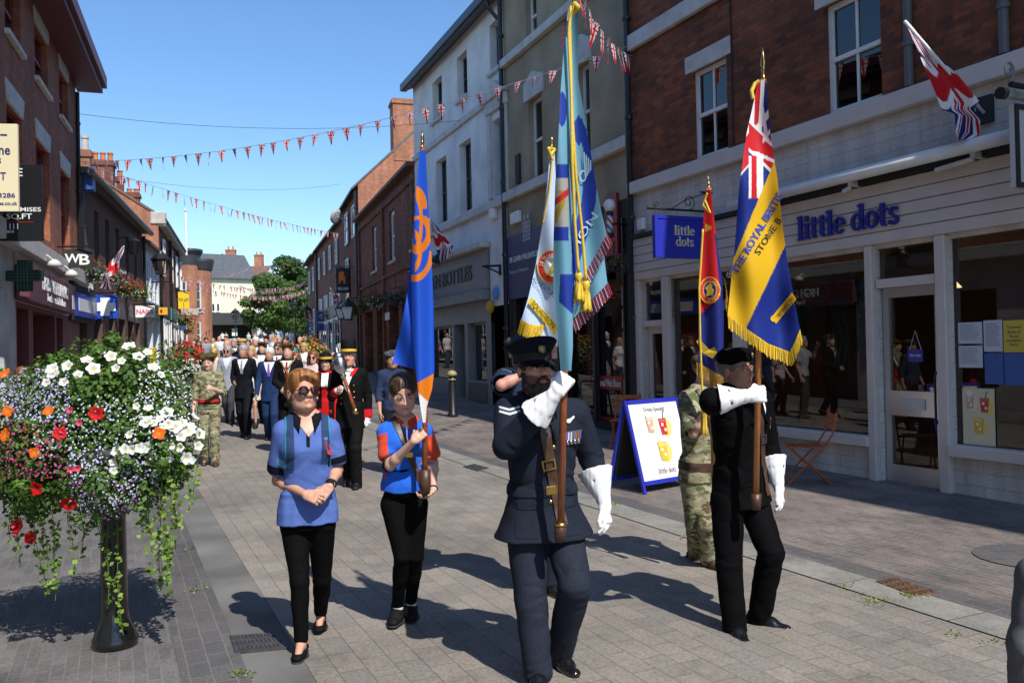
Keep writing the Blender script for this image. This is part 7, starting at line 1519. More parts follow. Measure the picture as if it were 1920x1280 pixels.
mk=person('portly mace bearer in black tailcoat, red cuffs and gold banded top hat',655,680,10.9,yaw=-4,skin='pink',hair=('short','white'),top=('suit',BLK3),legs=BLK3,tie=None,arms=('chest','hang'),stride=.16,hat=('top',(.006,.006,.007),(.62,.42,.05)),shoes=(.008,.008,.008),build=1.10,H=1.78,look=(.12,-1,.05),step=.009)
x_,y_,t_=mk.tl(mk.meshes['jacket'][0],'');REDC=cloth('scarlet_facing',(.50,.012,.02),.7)
for sx in(-1,1):patch('red_collar',mk.meshes['jacket'],np.maximum(np.maximum(np.abs(sx*x_-.048-.30*np.clip(t_-.84,0,1))-.024,np.maximum(.86-t_,t_-1.03)),np.maximum(-y_,y_-.2)),.014,REDC,mk.root)
buttons(mk,'jacket',[(sx*.085,t)for sx in(-1,1)for t in(.22,.36,.5,.64)],BRASS,.012)
for x in 'lr':
 d_,t2=arm_dist(mk.meshes['jacket'][0],mk.K['el'+x],mk.K['wr'+x]);patch('cuff',mk.meshes['jacket'],np.maximum(np.maximum(.66-t2,d_-.09),t2-1.2),.006,REDC,mk.root)
 v=Vol(mk.K['wr'+x]-.2,mk.K['wr'+x]+.2,.006);d=nrm(mk.K['wr'+x]-mk.K['el'+x]);hand_vol(v,mk.K['wr'+x],d if x=='l' else nrm(d+mk.side*.2),-mk.side*(1 if x=='l' else-1)+mk.fwd*-.2,mk.fwd if x=='l' else V3(0,0,1),1.0,'relax' if x=='l' else 'fist',infl=.004);v.cone(mk.K['wr'+x]+d*.02,mk.K['wr'+x]-d*.05,.036,.038,.01);q_=v.mesh(2);np_obj('glove',q_[0],q_[1],GLOVE,mk.root)
q=MB();c=mk.K['neck']+mk.fwd*.10+V3(0,0,.005)
for sx in(-1,1):q.prism([(0,-.01),(sx*.06,-.03),(sx*.06,.03),(0,.01)],basis(c,mk.side,mk.up,mk.fwd),0,.02)
q.build('bow_tie',WSH,mk.root)
mc=empty('ceremonial_mace',mk.root.location,0,'silver headed ceremonial mace on a wooden shaft, resting on the bearer shoulder','mace');o=mk.root.location
h0=Vector(J(667,772,10.55))-o;h1=Vector(J(645,708,10.62))-o;h2=Vector(J(634,668,10.66))-o
q=MB();q.tube([h0,h1],.022,10);q.build('shaft',POLEW,mc,True);q=MB();q.lathe([(.02,-.03),(.034,0),(.034,.03),(.02,.05)],h0,14,axis=h1-h0);q.build('foot_knop',BRASS,mc,True)
L_=(h2-h1).length;q=MB();q.lathe([(.025,0),(.04,.02),(.025,.05),(.045,.07),(.075,.11),(.085,.18),(.080,.23),(.07,.25),(.082,.26),(.062,.31),(.025,.34),(.036,.36),(.025,.39),(.004,.41)],h1,22,axis=h2-h1);q.build('mace_head',SILVER,mc,True)
my=person('young man in black suit with gold civic chain, hands clasped',541,664,14.2,skin='fair',hair=('quiff','brown'),top=('suit',(.006,.006,.008)),legs=(.006,.006,.008),tie=(.25,.02,.03),arms=('front','front'),look=(.1,-1,-.02),H=1.83)
q=MB();N_=my.K['neck']
for k in range(25):
 a=-1.5+3.0*k/24;x=math.sin(a)*.13;zz=.03-.20*(1-abs(math.sin(a)))**1.2;q.lathe([(.004,-.006),(.019,0),(.004,.006)],N_+my.side*x+my.fwd*(.10+.06*(1-abs(math.sin(a))))+my.up*zz,8,axis=my.fwd)
q.build('civic_chain',BRASS,my.root,True)
person('grey haired man in dark suit with striped tie walking with a phone in hand',457,668,16.5,skin='tan',hair=('short','grey'),top=('suit',(.006,.007,.011)),legs=(.006,.007,.011),tie=(.25,.27,.32),arms=('mid','hang'),stride=.22,H=1.80)
person('white haired man in blue suit with purple tie',506,674,16.0,skin='tan',hair=('short','white'),top=('suit',(.012,.03,.095)),legs=(.014,.034,.10),tie=(.22,.07,.5),stride=.2,H=1.74,yaw=5)
person('woman with long fair hair in white dress behind dark suited man',472,669,18.2,fem=True,skin='pink',hair=('long','blonde'),top=('dress',(.62,.58,.56)),skirt=((.62,.58,.56),.35),H=1.74,stride=.15)
person('woman with dark glasses, auburn hair and pale pink top',588,672,15.3,fem=True,skin='pale',hair=('long','red'),top=('blouse',(.60,.42,.42)),legs=(.03,.03,.05),H=1.68,glasses=('dark',(.01,.006,.006)))
person('man with straw boater and navy blazer behind the suited men',452,655,19.5,skin='tan',hair=('short','grey'),top=('suit',(.01,.018,.045)),legs=(.2,.18,.15),hat=('straw',(.52,.30,.12),(.03,.02,.02)),H=1.86,yaw=160,look=(-.3,1,0))
person('man in black jacket with white lace jabot behind the civic leaders',493,660,19.0,skin='fair',hair=('quiff','dark'),top=('suit',BLK3),tie=(.7,.7,.7),H=1.80)
person('bespectacled man in black gown with white bands, second row',522,660,18.4,skin='fair',hair=('short','brown'),top=('suit',BLK3),tie=(.2,.02,.03),H=1.80,glasses=('thin',(.08,.06,.05)))
person('woman with brown bob and spectacles behind the civic chain',556,682,16.8,fem=True,skin='pale',hair=('bob','red'),top=('blouse',(.25,.2,.22)),legs=(.02,.02,.03),H=1.62,glasses=('round',(.05,.03,.03)))
rd=person('figure in scarlet robe and black hat with gold edging, behind the mace',612,694,12.7,fem=True,skin='fair',hair=('bob','dark'),top=('robe',(.52,.012,.012)),skirt=((.45,.01,.01),.72),H=1.66,hat=('bowler',(.006,.006,.007),(.6,.4,.06)))
x_,y_,t_=rd.tl(rd.meshes['robe'][0],'');patch('lace_jabot',rd.meshes['robe'],np.maximum(np.abs(x_)-.05,np.maximum(np.maximum(.62-t_,t_-1),-y_)),.012,WSH,rd.root)
for sx in(-1,1):patch('robe_facing',rd.meshes['robe'],np.maximum(np.abs(x_*sx-.085)-.035,np.maximum(np.maximum(-.8-t_,t_-1),-y_)),.012,cloth('black_velvet',BLK3,.9),rd.root)
person('cadet in dark blue shirt and grey cap partly hidden by the bright blue flag',735,686,12.0,yaw=20,skin='tan',hair=('short','dark'),top=('shirt',(.022,.034,.075)),legs=(.010,.012,.02),arms=('hang','hang'),hat=('beret',(.06,.065,.075)),H=1.70,sleeve=('half','half'),stride=.1)
p=at(985,640,6.05);c5_=joints(dict(pel=(1012,880,6.10),neck=(985,706,6.08),head=(976,662,6.05),shr=(950,712,6.05),shl=(1030,716,6.15),elr=(940,722,5.74),ell=(1055,790,6.15),wrr=(1000,694,5.78),wrl=(1052,862,6.05),hpr=(992,905,6.08),hpl=(1030,905,6.14),knr=(1000,1000,6.0),knl=(1032,1000,6.05),anr=(1008,1085,6.2),anl=(1032,1092,6.12),f_head=(.3,-.95,0),u_head=(0,0,1),f_body=(.15,-1,0),f_tor=(.1,-1,0),f_tol=(.3,-.95,0)))
D5=Fig('air cadet in blue shirt behind the bearded airman, forearm raised to flag pole',(c5_['pel'][0],6.1,zg(6.1)),c5_,H=1.70,step=.008,skin=SK['pink'],seed=77)
D5.body(handdef={'r':(nrm(V3(1,0,.5)),V3(.2,1,0),V3(-.3,0,1),'grip'),'l':(V3(0,0,-1),V3(-1,0,0),V3(0,-1,0),'relax')},cover=.01,face=dict(brow=(.03,.02,.01)))
RAFC=cloth('cadet_shirt',(.020,.030,.062),.8);D5.trousers('trousers',RAFT,folds=.6);D5.top('shirt',RAFC,infl=.016,sleeve=(.74,.70),hem=.03,armr=1.18,folds=.8);D5.shoes(mat('black_patent',(.008,.008,.009),.12),L=.29);D5.hair('short',*HC_['dark']);D5.hat('beret',cloth('cadet_beret',(.045,.05,.065),.9),name='beret')
d_,t2=arm_dist(D5.meshes['shirt'][0],D5.K['shr'],D5.K['elr']);dz_=(D5.meshes['shirt'][0]-D5.K['shr'])
patch('sleeve_badge',D5.meshes['shirt'],np.maximum(np.maximum(.30-t2,t2-.58),np.maximum(d_-.12,np.abs(dz_[:,0]+.0)-.035)),.004,cloth('badge_grey',(.10,.13,.2),.7),D5.root)
patch('shoulder_slide',D5.meshes['shirt'],np.maximum(np.maximum(d_-.12,np.abs(t2-.05)-.18),.045-dz_[:,2]),.006,cloth('slide_grey',(.22,.24,.27),.7),D5.root)
c6_=joints(dict(pel=(1312,890,6.72),neck=(1316,728,6.70),head=(1322,692,6.66),shr=(1292,750,6.66),shl=(1352,748,6.80),elr=(1300,812,6.50),ell=(1362,812,6.8),wrr=(1334,752,6.36),wrl=(1366,880,6.7),hpr=(1300,905,6.70),hpl=(1330,905,6.76),knr=(1304,985,6.72),knl=(1326,985,6.6),anr=(1306,1038,6.96),anl=(1330,1044,6.72),f_head=(.45,-.9,0),u_head=(0,0,1),f_body=(.4,-.9,0),f_tor=(.5,-.85,-.45),f_tol=(.4,-.9,0)))
D6=Fig('army cadet in camouflage partly hidden behind the black suited veteran',(c6_['pel'][0],6.72,zg(6.7)),c6_,H=1.66,step=.008,skin=SK['pale'],seed=78)
D6.body(handdef={'r':(nrm(V3(.7,0,.7)),V3(.3,1,0),V3(-.6,0,.8),'grip'),'l':(V3(0,0,-1),V3(-1,0,0),V3(0,-1,0),'relax')},cover=.01,face=dict(brow=(.03,.02,.01)))
D6.trousers('trousers',CAMO,r=(.105,.084,.072),folds=1.0);D6.top('shirt',CAMO,infl=.018,sleeve=(.85,.85),hem=.05,armr=1.2,folds=1.0);D6.shoes(cloth('brown_boot',(.05,.025,.014),.5,spec=.4),high=.06);D6.hair('short',*HC_['brown']);D6.hat('beret',cloth('khaki_beret',(.07,.052,.018),.9),name='beret')
x_,y_,t_=D6.tl(D6.meshes['shirt'][0],'');patch('belt',D6.meshes['shirt'],np.abs(t_-.12)-.045,.008,LEATHER,D6.root);strap(D6,'bandolier','shirt',(-.08,1.0),(.09,.0),.04,.010,LEATHER)
rk=[('woman in cream top with strap seen from behind at the kerb',402,668,21.0,dict(fem=True,yaw=170,look=(0,1,0),hair=('long','blonde'),top=('blouse',(.60,.55,.46)),legs=(.45,.42,.38),stride=.02,H=1.66)),('man in white shirt and grey waistcoat wearing dark glasses',428,674,19.2,dict(skin='pink',hair=('short','grey'),top=('suit',(.30,.32,.36)),shirt=(.6,.62,.68),tie=None,legs=(.05,.05,.06),H=1.74,glasses=('dark',(.01,.01,.01)))),('balding man in mid grey suit by the left kerb',426,660,23.0,dict(skin='pink',hair=('none','grey'),top=('suit',(.11,.11,.12)),legs=(.1,.1,.11),H=1.82)),('man with ruddy face and cropped grey hair in the third row',440,656,25.0,dict(skin='pink',hair=('short','grey'),top=('suit',(.05,.05,.06)),legs=(.04,.04,.05),H=1.84)),('woman in mauve dress in the third row behind the blue suit',512,654,22.5,dict(fem=True,skin='fair',hair=('bob','white'),top=('dress',(.3,.22,.32)),skirt=((.3,.22,.32),.4),H=1.72)),('tall man with white hair in dark blazer, third row',480,650,24.0,dict(skin='pink',hair=('short','white'),top=('suit',(.012,.014,.03)),legs=(.2,.19,.17),H=1.88)),('woman in a white sun hat and floral top in the third row',492,645,28.0,dict(fem=True,skin='fair',hair=('bob','grey'),top=('blouse',(.5,.42,.4)),legs=(.3,.3,.32),hat=('trilby',(.66,.64,.60)),H=1.76)),('man in pale pink shirt towards the back of the procession',536,650,26.0,dict(skin='tan',hair=('short','dark'),top=('shirt',(.58,.40,.40)),legs=(.04,.045,.07),H=1.86)),('woman in yellow cardigan towards the back of the procession',466,648,29.0,dict(fem=True,skin='fair',hair=('bob','brown'),top=('blouse',(.50,.36,.10)),legs=(.03,.03,.05),H=1.76)),('man in sky blue shirt near the back, left of centre',448,648,31.0,dict(skin='pink',hair=('none','grey'),top=('shirt',(.22,.36,.58)),legs=(.12,.10,.08),H=1.8)),('woman in white blouse near the orange planter',570,660,22.0,dict(fem=True,skin='tan',hair=('bob','blonde'),top=('blouse',(.64,.62,.6)),legs=(.05,.06,.1),H=1.72)),('grey haired onlooker raising a phone beside the mace bearer',640,664,14.5,dict(skin='fair',hair=('short','grey'),top=('shirt',(.4,.4,.42)),legs=(.05,.05,.06),arms=('up','hang'),H=1.80,stride=.02)),('red haired onlooker half hidden by the flower tower at far left',40,702,12.5,dict(fem=True,skin='pink',hair=('bob','red'),top=('blouse',(.24,.09,.28)),legs=(.03,.03,.05),stride=.02,H=1.58,yaw=30)),('onlooker in white and blue summer dress by the lamp post',306,644,40.0,dict(fem=True,skin='fair',hair=('long','blonde'),top=('dress',(.5,.55,.7)),skirt=((.5,.55,.7),.5),stride=.02,H=1.68,yaw=40)),('onlooker in tan jacket by the left shopfronts',262,648,36.0,dict(skin='fair',hair=('short','grey'),top=('suit',(.22,.15,.09)),legs=(.05,.05,.06),stride=.02,H=1.74,yaw=50)),('onlooker in red top at the left behind the second planter',372,648,33.0,dict(fem=True,skin='fair',hair=('bob','brown'),top=('blouse',(.45,.05,.05)),legs=(.05,.06,.12),stride=.02,H=1.70,yaw=40)),('onlooker in grey tee shirt at the left behind the second planter',386,646,37.0,dict(skin='tan',hair=('short','dark'),top=('shirt',(.25,.25,.27)),legs=(.08,.1,.16),stride=.02,H=1.78,yaw=40)),('onlooker in pale green top at the left edge of the march',362,650,34.0,dict(fem=True,skin='fair',hair=('short','white'),top=('blouse',(.35,.48,.32)),legs=(.3,.28,.25),stride=.02,H=1.64,yaw=40)),('onlooker in white tee shirt left of the straw boater, far back',412,646,40.0,dict(skin='pink',hair=('none','grey'),top=('shirt',(.64,.64,.64)),legs=(.05,.06,.1),stride=.02,H=1.8)),('pedestrian in black top outside the cream cafe',417,622,104,dict(skin='tan',hair=('short','dark'),top=('shirt',(.6,.6,.6)),legs=(.015,.015,.02),stride=.2,H=1.75)),('pedestrian in beige outfit outside the cream cafe',424,624,106,dict(fem=True,skin='fair',hair=('long','brown'),top=('blouse',(.5,.42,.34)),legs=(.4,.35,.28),stride=.2,H=1.68)),('pedestrian in pale green dress at the edge of the square',466,624,92,dict(fem=True,skin='fair',hair=('long','blonde'),top=('dress',(.45,.55,.5)),skirt=((.45,.55,.5),.5),H=1.68,stride=.1)),('pedestrian in dark shorts under the trees',490,623,98,dict(skin='tan',hair=('short','dark'),top=('shirt',(.06,.07,.12)),legs=(.03,.03,.05),H=1.76)),('pedestrian in orange top under the trees',478,624,96,dict(fem=True,skin='fair',hair=('bob','red'),top=('blouse',(.5,.25,.12)),legs=(.04,.05,.09),H=1.66)),('person in white shirt and trousers standing in the middle of the square',546,616,76,dict(skin='tan',hair=('short','dark'),top=('shirt',(.68,.68,.68)),legs=(.66,.66,.66),H=1.85,stride=.05)),('person in blue tee shirt on the far right of the square',527,622,108,dict(skin='fair',hair=('short','brown'),top=('shirt',(.04,.14,.35)),legs=(.2,.18,.15),H=1.76)),('pedestrian in dark jacket beside the right terrace',561,645,62,dict(skin='tan',hair=('short','dark'),top=('suit',(.01,.01,.012)),tie=None,legs=(.02,.02,.03),H=1.74,stride=.1)),('man in navy blazer and striped tie, fourth row left of the straw boater',436,652,27.0,dict(skin='pink',hair=('short','white'),top=('suit',(.012,.018,.04)),tie=(.3,.1,.1),H=1.80)),('woman in red jacket and black hat in the fourth row',459,650,32.0,dict(fem=True,skin='fair',hair=('bob','dark'),top=('suit',(.42,.02,.03)),tie=None,hat=('trilby',(.012,.012,.014)),H=1.70)),('tall dark haired man in grey suit, fourth row centre',500,646,27.5,dict(skin='tan',hair=('quiff','dark'),top=('suit',(.07,.075,.085)),legs=(.06,.065,.075),H=1.88)),('man in open necked white shirt, fourth row right of centre',524,648,30.0,dict(skin='pink',hair=('short','grey'),top=('shirt',(.66,.66,.66)),legs=(.03,.035,.06),H=1.80)),('woman in turquoise dress near the orange planter',549,652,29.0,dict(fem=True,skin='tan',hair=('long','dark'),top=('dress',(.05,.32,.36)),skirt=((.05,.32,.36),.4),H=1.70)),('bald man in black suit just left of the orange planter',563,650,30.0,dict(skin='pink',hair=('none','grey'),top=('suit',(.008,.008,.010)),H=1.80)),('older woman in lilac cardigan far back behind the boater',472,644,36.0,dict(fem=True,skin='fair',hair=('bob','white'),top=('blouse',(.42,.32,.52)),legs=(.2,.2,.22),H=1.66)),('man in khaki shirt far back, left of the white sun hat',484,643,38.0,dict(skin='tan',hair=('short','brown'),top=('shirt',(.20,.17,.09)),legs=(.1,.09,.07),H=1.80)),('man in striped blue shirt far back, right of the white sun hat',508,642,37.0,dict(skin='pink',hair=('short','grey'),top=('shirt',(.16,.24,.45)),legs=(.05,.05,.07),H=1.82)),('woman in black dress far back near the purple planter',530,642,42.0,dict(fem=True,skin='pale',hair=('long','red'),top=('dress',(.012,.012,.014)),skirt=((.012,.012,.014),.4),H=1.72)),('man in maroon polo shirt far back at the left',424,645,43.0,dict(skin='fair',hair=('short','dark'),top=('shirt',(.16,.02,.04)),legs=(.04,.05,.09),H=1.78)),('woman in pale yellow top far back at the left',400,645,42.0,dict(fem=True,skin='fair',hair=('bob','blonde'),top=('blouse',(.60,.54,.28)),legs=(.06,.08,.16),H=1.68)),('tall steward in orange vest far back in the middle',517,641,46.0,dict(skin='tan',hair=('short','dark'),top=('shirt',(.62,.20,.02)),legs=(.02,.02,.03),H=1.86)),]
for i,(lb,px,py,Y,kw)in enumerate(rk):person(lb,px,py,Y,seed=100+i*7,**kw)
PETAL=mat_attr('petal',0.6,0.2,transl=0.3)
def bloom(name,r,cols,lobes,depth,parent,centre=(.55,.50,.12),n=30):
 vs=[(0,0,-depth)];C=[centre]
 for k,t in enumerate((.25,.6,.85,1.0)):
  for i in range(n):
   a=2*math.pi*i/n;q=r*t*(1+(.13*t*t)*math.cos(lobes*a));vs.append((q*math.cos(a),q*math.sin(a),-depth*(1-t)**1.5+.10*r*math.sin(lobes*a*2+1)*t*t));C.append(tuple(np.array(centre)*(1-min(1,t*1.6))+np.array(cols)*min(1,t*1.6)))
 fs=[(0,1+i,1+(i+1)%n)for i in range(n)];q4=[]
 for k in range(3):
  for i in range(n):q4.append((1+k*n+i,1+(k+1)*n+i,1+(k+1)*n+(i+1)%n,1+k*n+(i+1)%n))
 me=bpy.data.meshes.new(name);me.from_pydata(vs,[],fs+q4);ca=me.color_attributes.new('Col','FLOAT_COLOR','POINT');cc=np.ones((len(vs),4),np.float32);cc[:,:3]=np.array(C);ca.data.foreach_set('color',cc.ravel())
 me.polygons.foreach_set('use_smooth',[True]*len(me.polygons));me.materials.append(PETAL);return me
def put(me,name,p,d,s,parent,rng):
 o=bpy.data.objects.new(name,me);col.objects.link(o);o.parent=parent;o.location=p;q=Vector(d).to_track_quat('Z','Y');o.rotation_mode='QUATERNION';o.rotation_quaternion=q@Matrix.Rotation(rng.uniform(0,6.28),3,'Z').to_quaternion();o.scale=(s,s,s);return o
def flower_tower():
 g0=gnd(216,1210);rng=np.random.default_rng(42);root=empty('flower_tower',g0,0,'tall black post planter overflowing with white, red and purple flowers in the left foreground','planter')
 GLB=mat('gloss_black',(.008,.008,.008),.18,coat=.3)
 mb=MB();mb.lathe([(.130,0),(.132,.05),(.118,.075),(.112,.10),(.092,.14),(.080,.19),(.076,.24),(.073,.9),(.10,.93),(.10,.97),(.07,1.0)],(0,0,0),32);mb.build('post',GLB,root,True)
 mb=MB();mb.lathe([(.10,.95),(.26,1.02),(.40,1.16),(.42,1.22),(.30,1.24)],(0,0,0),28);mb.build('bowl',BLKM,root,True)
 c=Vector(J(192,800,5.2))-g0;c=np.array(c);o=np.array(g0)
 lumps=[(c+np.array(d),r)for d,r in(((0,0,.08),.46),((-.38,-.1,.02),.34),((.35,-.1,-.10),.28),((.10,-.1,.24),.26),((-.05,.3,.1),.40),((-.45,-.05,-.18),.26),((.28,-.05,-.22),.25),((-.12,-.25,-.12),.33),((-.28,0,.20),.24),((.17,.2,.12),.29),((-.40,-.05,-.36),.19),((.12,-.2,-.3),.22))]
 P,N_,C,S_=[],[],[],[];tw=[]
 for k in range(46):
  lc,lr=lumps[rng.integers(len(lumps))];d=nrm(rng.normal(size=3)+np.array([0,-.25,.25]));tw.append((lc+d*lr*rng.uniform(.98,1.18),rng.uniform(.05,.11)))
 for(lc,lr)in lumps+tw:
  n=int(2300*lr/.35)if lr>.12 else 110;d=rng.normal(size=(n,3));d/=np.linalg.norm(d,axis=1,keepdims=True);rr=lr*rng.uniform(.62,1.06,(n,1));P.append(lc+d*rr);N_.append(d+np.array([0,-.2,.5])+rng.normal(size=(n,3))*.45)
  tone=rng.uniform(0,1,(n,1));base=np.array([.030,.075,.012])*(1-tone)+np.array([.12,.22,.035])*tone;C.append(base);S_.append(rng.uniform(.010,.024,n))
 leaf_mesh('foliage',np.concatenate(P),np.concatenate(N_),np.concatenate(S_),np.concatenate(C),LEAF,root,rng,.62)
 def surface(px,py,lift=.0):
  d=np.array(ray(px,py));d=d/np.linalg.norm(d);best=None;e=np.array(CAM)-o
  for lc,lr in lumps:
   b=(e-lc)@d;disc=b*b-((e-lc)@(e-lc)-(lr*1.02)**2)
   if disc>0:
    t=-b-math.sqrt(disc)
    if best is None or t<best[0]:q=e+d*t;best=(t,q,nrm(q-lc))
  return(best[1]-d*lift,best[2])if best else(None,None)
 pw=bloom('petunia',.036,(.80,.80,.78),5,.02,root);prd=bloom('petunia',.040,(.62,.012,.012),5,.02,root,(.2,.01,.01));porg=bloom('begonia',.034,(.75,.13,.01),4,.008,root,(.8,.3,.02));ppk=bloom('petunia',.03,(.70,.10,.16),5,.02,root,(.4,.03,.05))
 white=[(125,687),(98,700),(88,716),(118,718),(205,665),(240,648),(190,660),(258,668),(225,676),(318,680),(214,690),(178,690),(160,673),(280,660),(254,764),(279,762),(272,790),(290,795),(305,800),(318,792),(330,800),(345,790),(352,806),(362,800),(340,815),(375,812),(385,826),(392,838),(322,838),(338,838),(362,860),(349,858),(316,862),(220,848),(235,838),(246,842),(262,838),(275,836),(217,868),(214,880),(230,852),(210,866),(300,782),(310,770),(295,812),(388,850),(372,838),(240,812),(378,790),(365,778),(96,690),(285,690),(300,700),(146,700)]
 for x,y in white:
  p,n=surface(x+rng.uniform(-3,3),y+rng.uniform(-3,3),.02)
  if p is not None:put(pw,'petunia',p,n+np.array([0,-.7,.25])+rng.normal(size=3)*.25,rng.uniform(.55,1.08),root,rng)
 for me,nm,pts in((prd,'red_petunia',[(66,916),(128,944),(56,1008),(30,985),(180,775),(112,812)]),(porg,'orange_begonia',[(64,848),(8,815),(298,812),(14,770),(90,770),(8,700)]),(ppk,'pink_petunia',[(28,1000),(24,984),(132,880),(145,878),(117,806),(148,792),(130,768)])):
  for x,y in pts:
   p,n=surface(x,y,.03)
   if p is None:p=np.array(J(x,y,5.05))-o;n=np.array([0,-1,.1])
   put(me,nm,p,n+np.array([0,-.8,.1]),rng.uniform(.8,1.1)if nm!='pink_petunia' else .6,root,rng)
 P,N_,C=[],[],[]
 for(x0,x1,y0,y1,n,c1_,c2_)in((0,130,690,790,520,(.62,.62,.8),(.30,.24,.55)),(60,330,740,860,420,(.74,.76,.82),(.45,.48,.75)),(130,300,850,990,760,(.74,.76,.84),(.46,.40,.74)),(120,300,900,1010,150,(.40,.05,.42),(.55,.10,.5)),(0,130,790,900,260,(.6,.05,.1),(.5,.1,.4)),(260,395,690,800,350,(.76,.76,.76),(.70,.70,.74))):
  for _ in range(n):
   p,q=surface(rng.uniform(x0,x1),rng.uniform(y0,y1),rng.uniform(-.02,.035))
   if p is None:continue
   P.append(p);N_.append(q+np.array([0,-.6,.3])+rng.normal(size=3)*.4);t=rng.uniform();C.append(np.array(c1_)*(1-t)+np.array(c2_)*t)
 q_=leaf_mesh('lobelia_blossom',P,N_,rng.uniform(.0045,.0085,len(P)),np.array(C),PETAL,root,rng,.8);q_['kind']='stuff'
 st=MB();P,N_,C,S_=[],[],[],[]
 for(x,y,y1,dx)in[(60,950,1115,25),(75,960,1090,20),(95,960,1100,12),(110,980,1125,-10),(40,930,1060,-5),(130,960,1080,8),(150,950,1040,6),(20,930,1010,0),(265,900,1030,5),(280,900,1075,2),(296,900,1110,8),(310,890,1120,4),(320,880,1090,-3),(335,870,1030,-8),(275,920,1000,0),(305,900,1060,10),(215,980,1190,16),(205,985,1140,-6),(186,960,1030,0),(350,860,960,4),(365,850,940,2),(85,940,1050,-8),(330,880,985,6),(55,925,1030,10)]:
  Yd=5.0+rng.uniform(-.06,.12)if x not in(215,205)else 5.09
  pts=[np.array(J(x+dx*t+4*math.sin(t*5+x),y+(y1-y)*t,Yd))-o for t in np.linspace(0,1,9)];st.tube(pts,.0022,5)
  for k in range(int((y1-y)/5)):
   t=rng.uniform(0,1);p=np.array(J(x+dx*t+4*math.sin(t*5+x),y+(y1-y)*t,Yd))-o+rng.normal(size=3)*.012;P.append(p);N_.append(np.array([0,-.7,.6])+rng.normal(size=3)*.4);kk=rng.uniform();C.append(np.array([.05,.12,.015])*(1-kk)+np.array([.24,.36,.06])*kk);S_.append(rng.uniform(.010,.022))
 st.build('trailing_stem',mat('stem_green',(.10,.14,.03),.7),root);leaf_mesh('trailing_leaves',P,N_,S_,np.array(C),LEAF,root,rng,.85)
flower_tower()
def basket(name,label,p,r,cols,seed,kind='basket',n=900,post=None,squash=.8,cat='hanging basket',fl=.45,fs=1.0):
 rng=np.random.default_rng(seed);root=empty(name,p,0,label,cat);mb=MB()
 if post:mb.tube([(0,0,-post),(0,0,0)],.07,10);mb.lathe([(.12,0),(.11,.1),(.07,.3)],(0,0,-post),12);mb.build('post',BLK,root)
 else:mb.lathe([(r*.2,-r*.55),(r*.55,-r*.3),(r*.6,0)],(0,0,0),14);mb.tube([(0,0,0),(0,0,r*1.6)],.012,5);mb.build('basket',BLK,root)
 d=rng.normal(size=(n,3));d/=np.linalg.norm(d,axis=1,keepdims=True);bmp=lambda d:(1+.16*np.sin(d[:,:1]*5+seed)+.14*np.sin(d[:,1:2]*6+d[:,2:]*5+seed));P=d*r*bmp(d)*rng.uniform(.55,1.08,(n,1))*np.array([1,1,squash]);k=rng.uniform(0,1,(n,1));leaf_mesh('foliage',P,d+np.array([0,0,.5])+rng.normal(size=(n,3))*.4,r*rng.uniform(.05,.11,n),np.array([.03,.07,.012])*(1-k)+np.array([.11,.2,.035])*k,LEAF,root,rng,.7)
 m=int(n*fl);d=rng.normal(size=(m,3));d/=np.linalg.norm(d,axis=1,keepdims=True);P=d*r*bmp(d)*rng.uniform(.98,1.1,(m,1))*np.array([1,1,squash]);zz=d[:,2];C=np.array([cols[min(len(cols)-1,int((.5-.5*z_+rng.uniform(-.18,.18))*len(cols))if(.5-.5*z_)<1 else 0)]if True else 0 for z_ in zz]);q=leaf_mesh('blossom',P,d+np.array([0,-.5,.3]),r*fs*rng.uniform(.035,.075,m),C,PETAL,root,rng,.9);q['kind']='stuff'
 return root
RD_,PK_,WW_,OR_,PU_,YE_=(.5,.015,.02),(.6,.08,.25),(.72,.72,.70),(.62,.14,.02),(.12,.05,.22),(.55,.38,.04)
p=at(350,677,20.0);basket('flower_tower','second post planter down the street, red flowers above white, left of the march',p,.46,[RD_,RD_,WW_,WW_],1,post=p.z-zg(20),n=1900,cat='planter',squash=.92,fl=.42)
p=at(583,668,24.0);basket('flower_tower','post planter with orange and purple flowers near the right terrace',p,.52,[OR_,YE_,PU_,PU_,PK_],2,post=p.z-zg(24),n=1900,cat='planter',squash=.92,fl=.38)
p=at(537,652,60.0);basket('flower_tower','small far planter with purple flowers out in the square',p,.6,[PU_,RD_,PU_],3,post=p.z-zg(60),n=500,cat='planter')
for k,(px,py,B_,off,r,cols,lb)in enumerate([(176,508,L2,.45,.36,[RD_,PU_,WW_],'hanging basket with red and purple blooms above the WB sign'),(212,520,L2,.4,.36,[WW_,PK_,WW_],'leafy basket half hidden by the union flag on the arcade'),(237,540,L2,.45,.40,[RD_,RD_,WW_],'basket with bright red geraniums on the arcade'),(262,548,L2,.45,.42,[RD_,WW_,YE_],'basket at the far end of the arcade above the nails sign'),(345,598,L3,.6,.55,[OR_,RD_,YE_],'large orange flowered basket below the to let board'),(775,548,R4,.4,.45,[RD_,PU_],'shaded basket nearest the blue standard on the inn wall'),(742,555,R4,.4,.45,[PK_,PU_],'shaded basket in the middle of the inn wall'),(705,562,R4,.4,.45,[RD_,WW_],'shaded basket left of the white plaque on the inn wall'),(683,572,R4,.5,.42,[YE_,PK_],'sunlit basket with yellow and pink blooms at the inn end'),(664,578,R5,.4,.45,[PU_,RD_],'shaded basket by the white lanterns'),(1152,492,R2,.45,.24,[PK_,PK_,PU_],'basket of bright pink flowers by the barber pole')]):
 basket('hanging_basket',lb,Vector(J(px,py,fY(B_,px,py,off))),r,cols,20+k,n=500,fl=.35,fs=1.1)
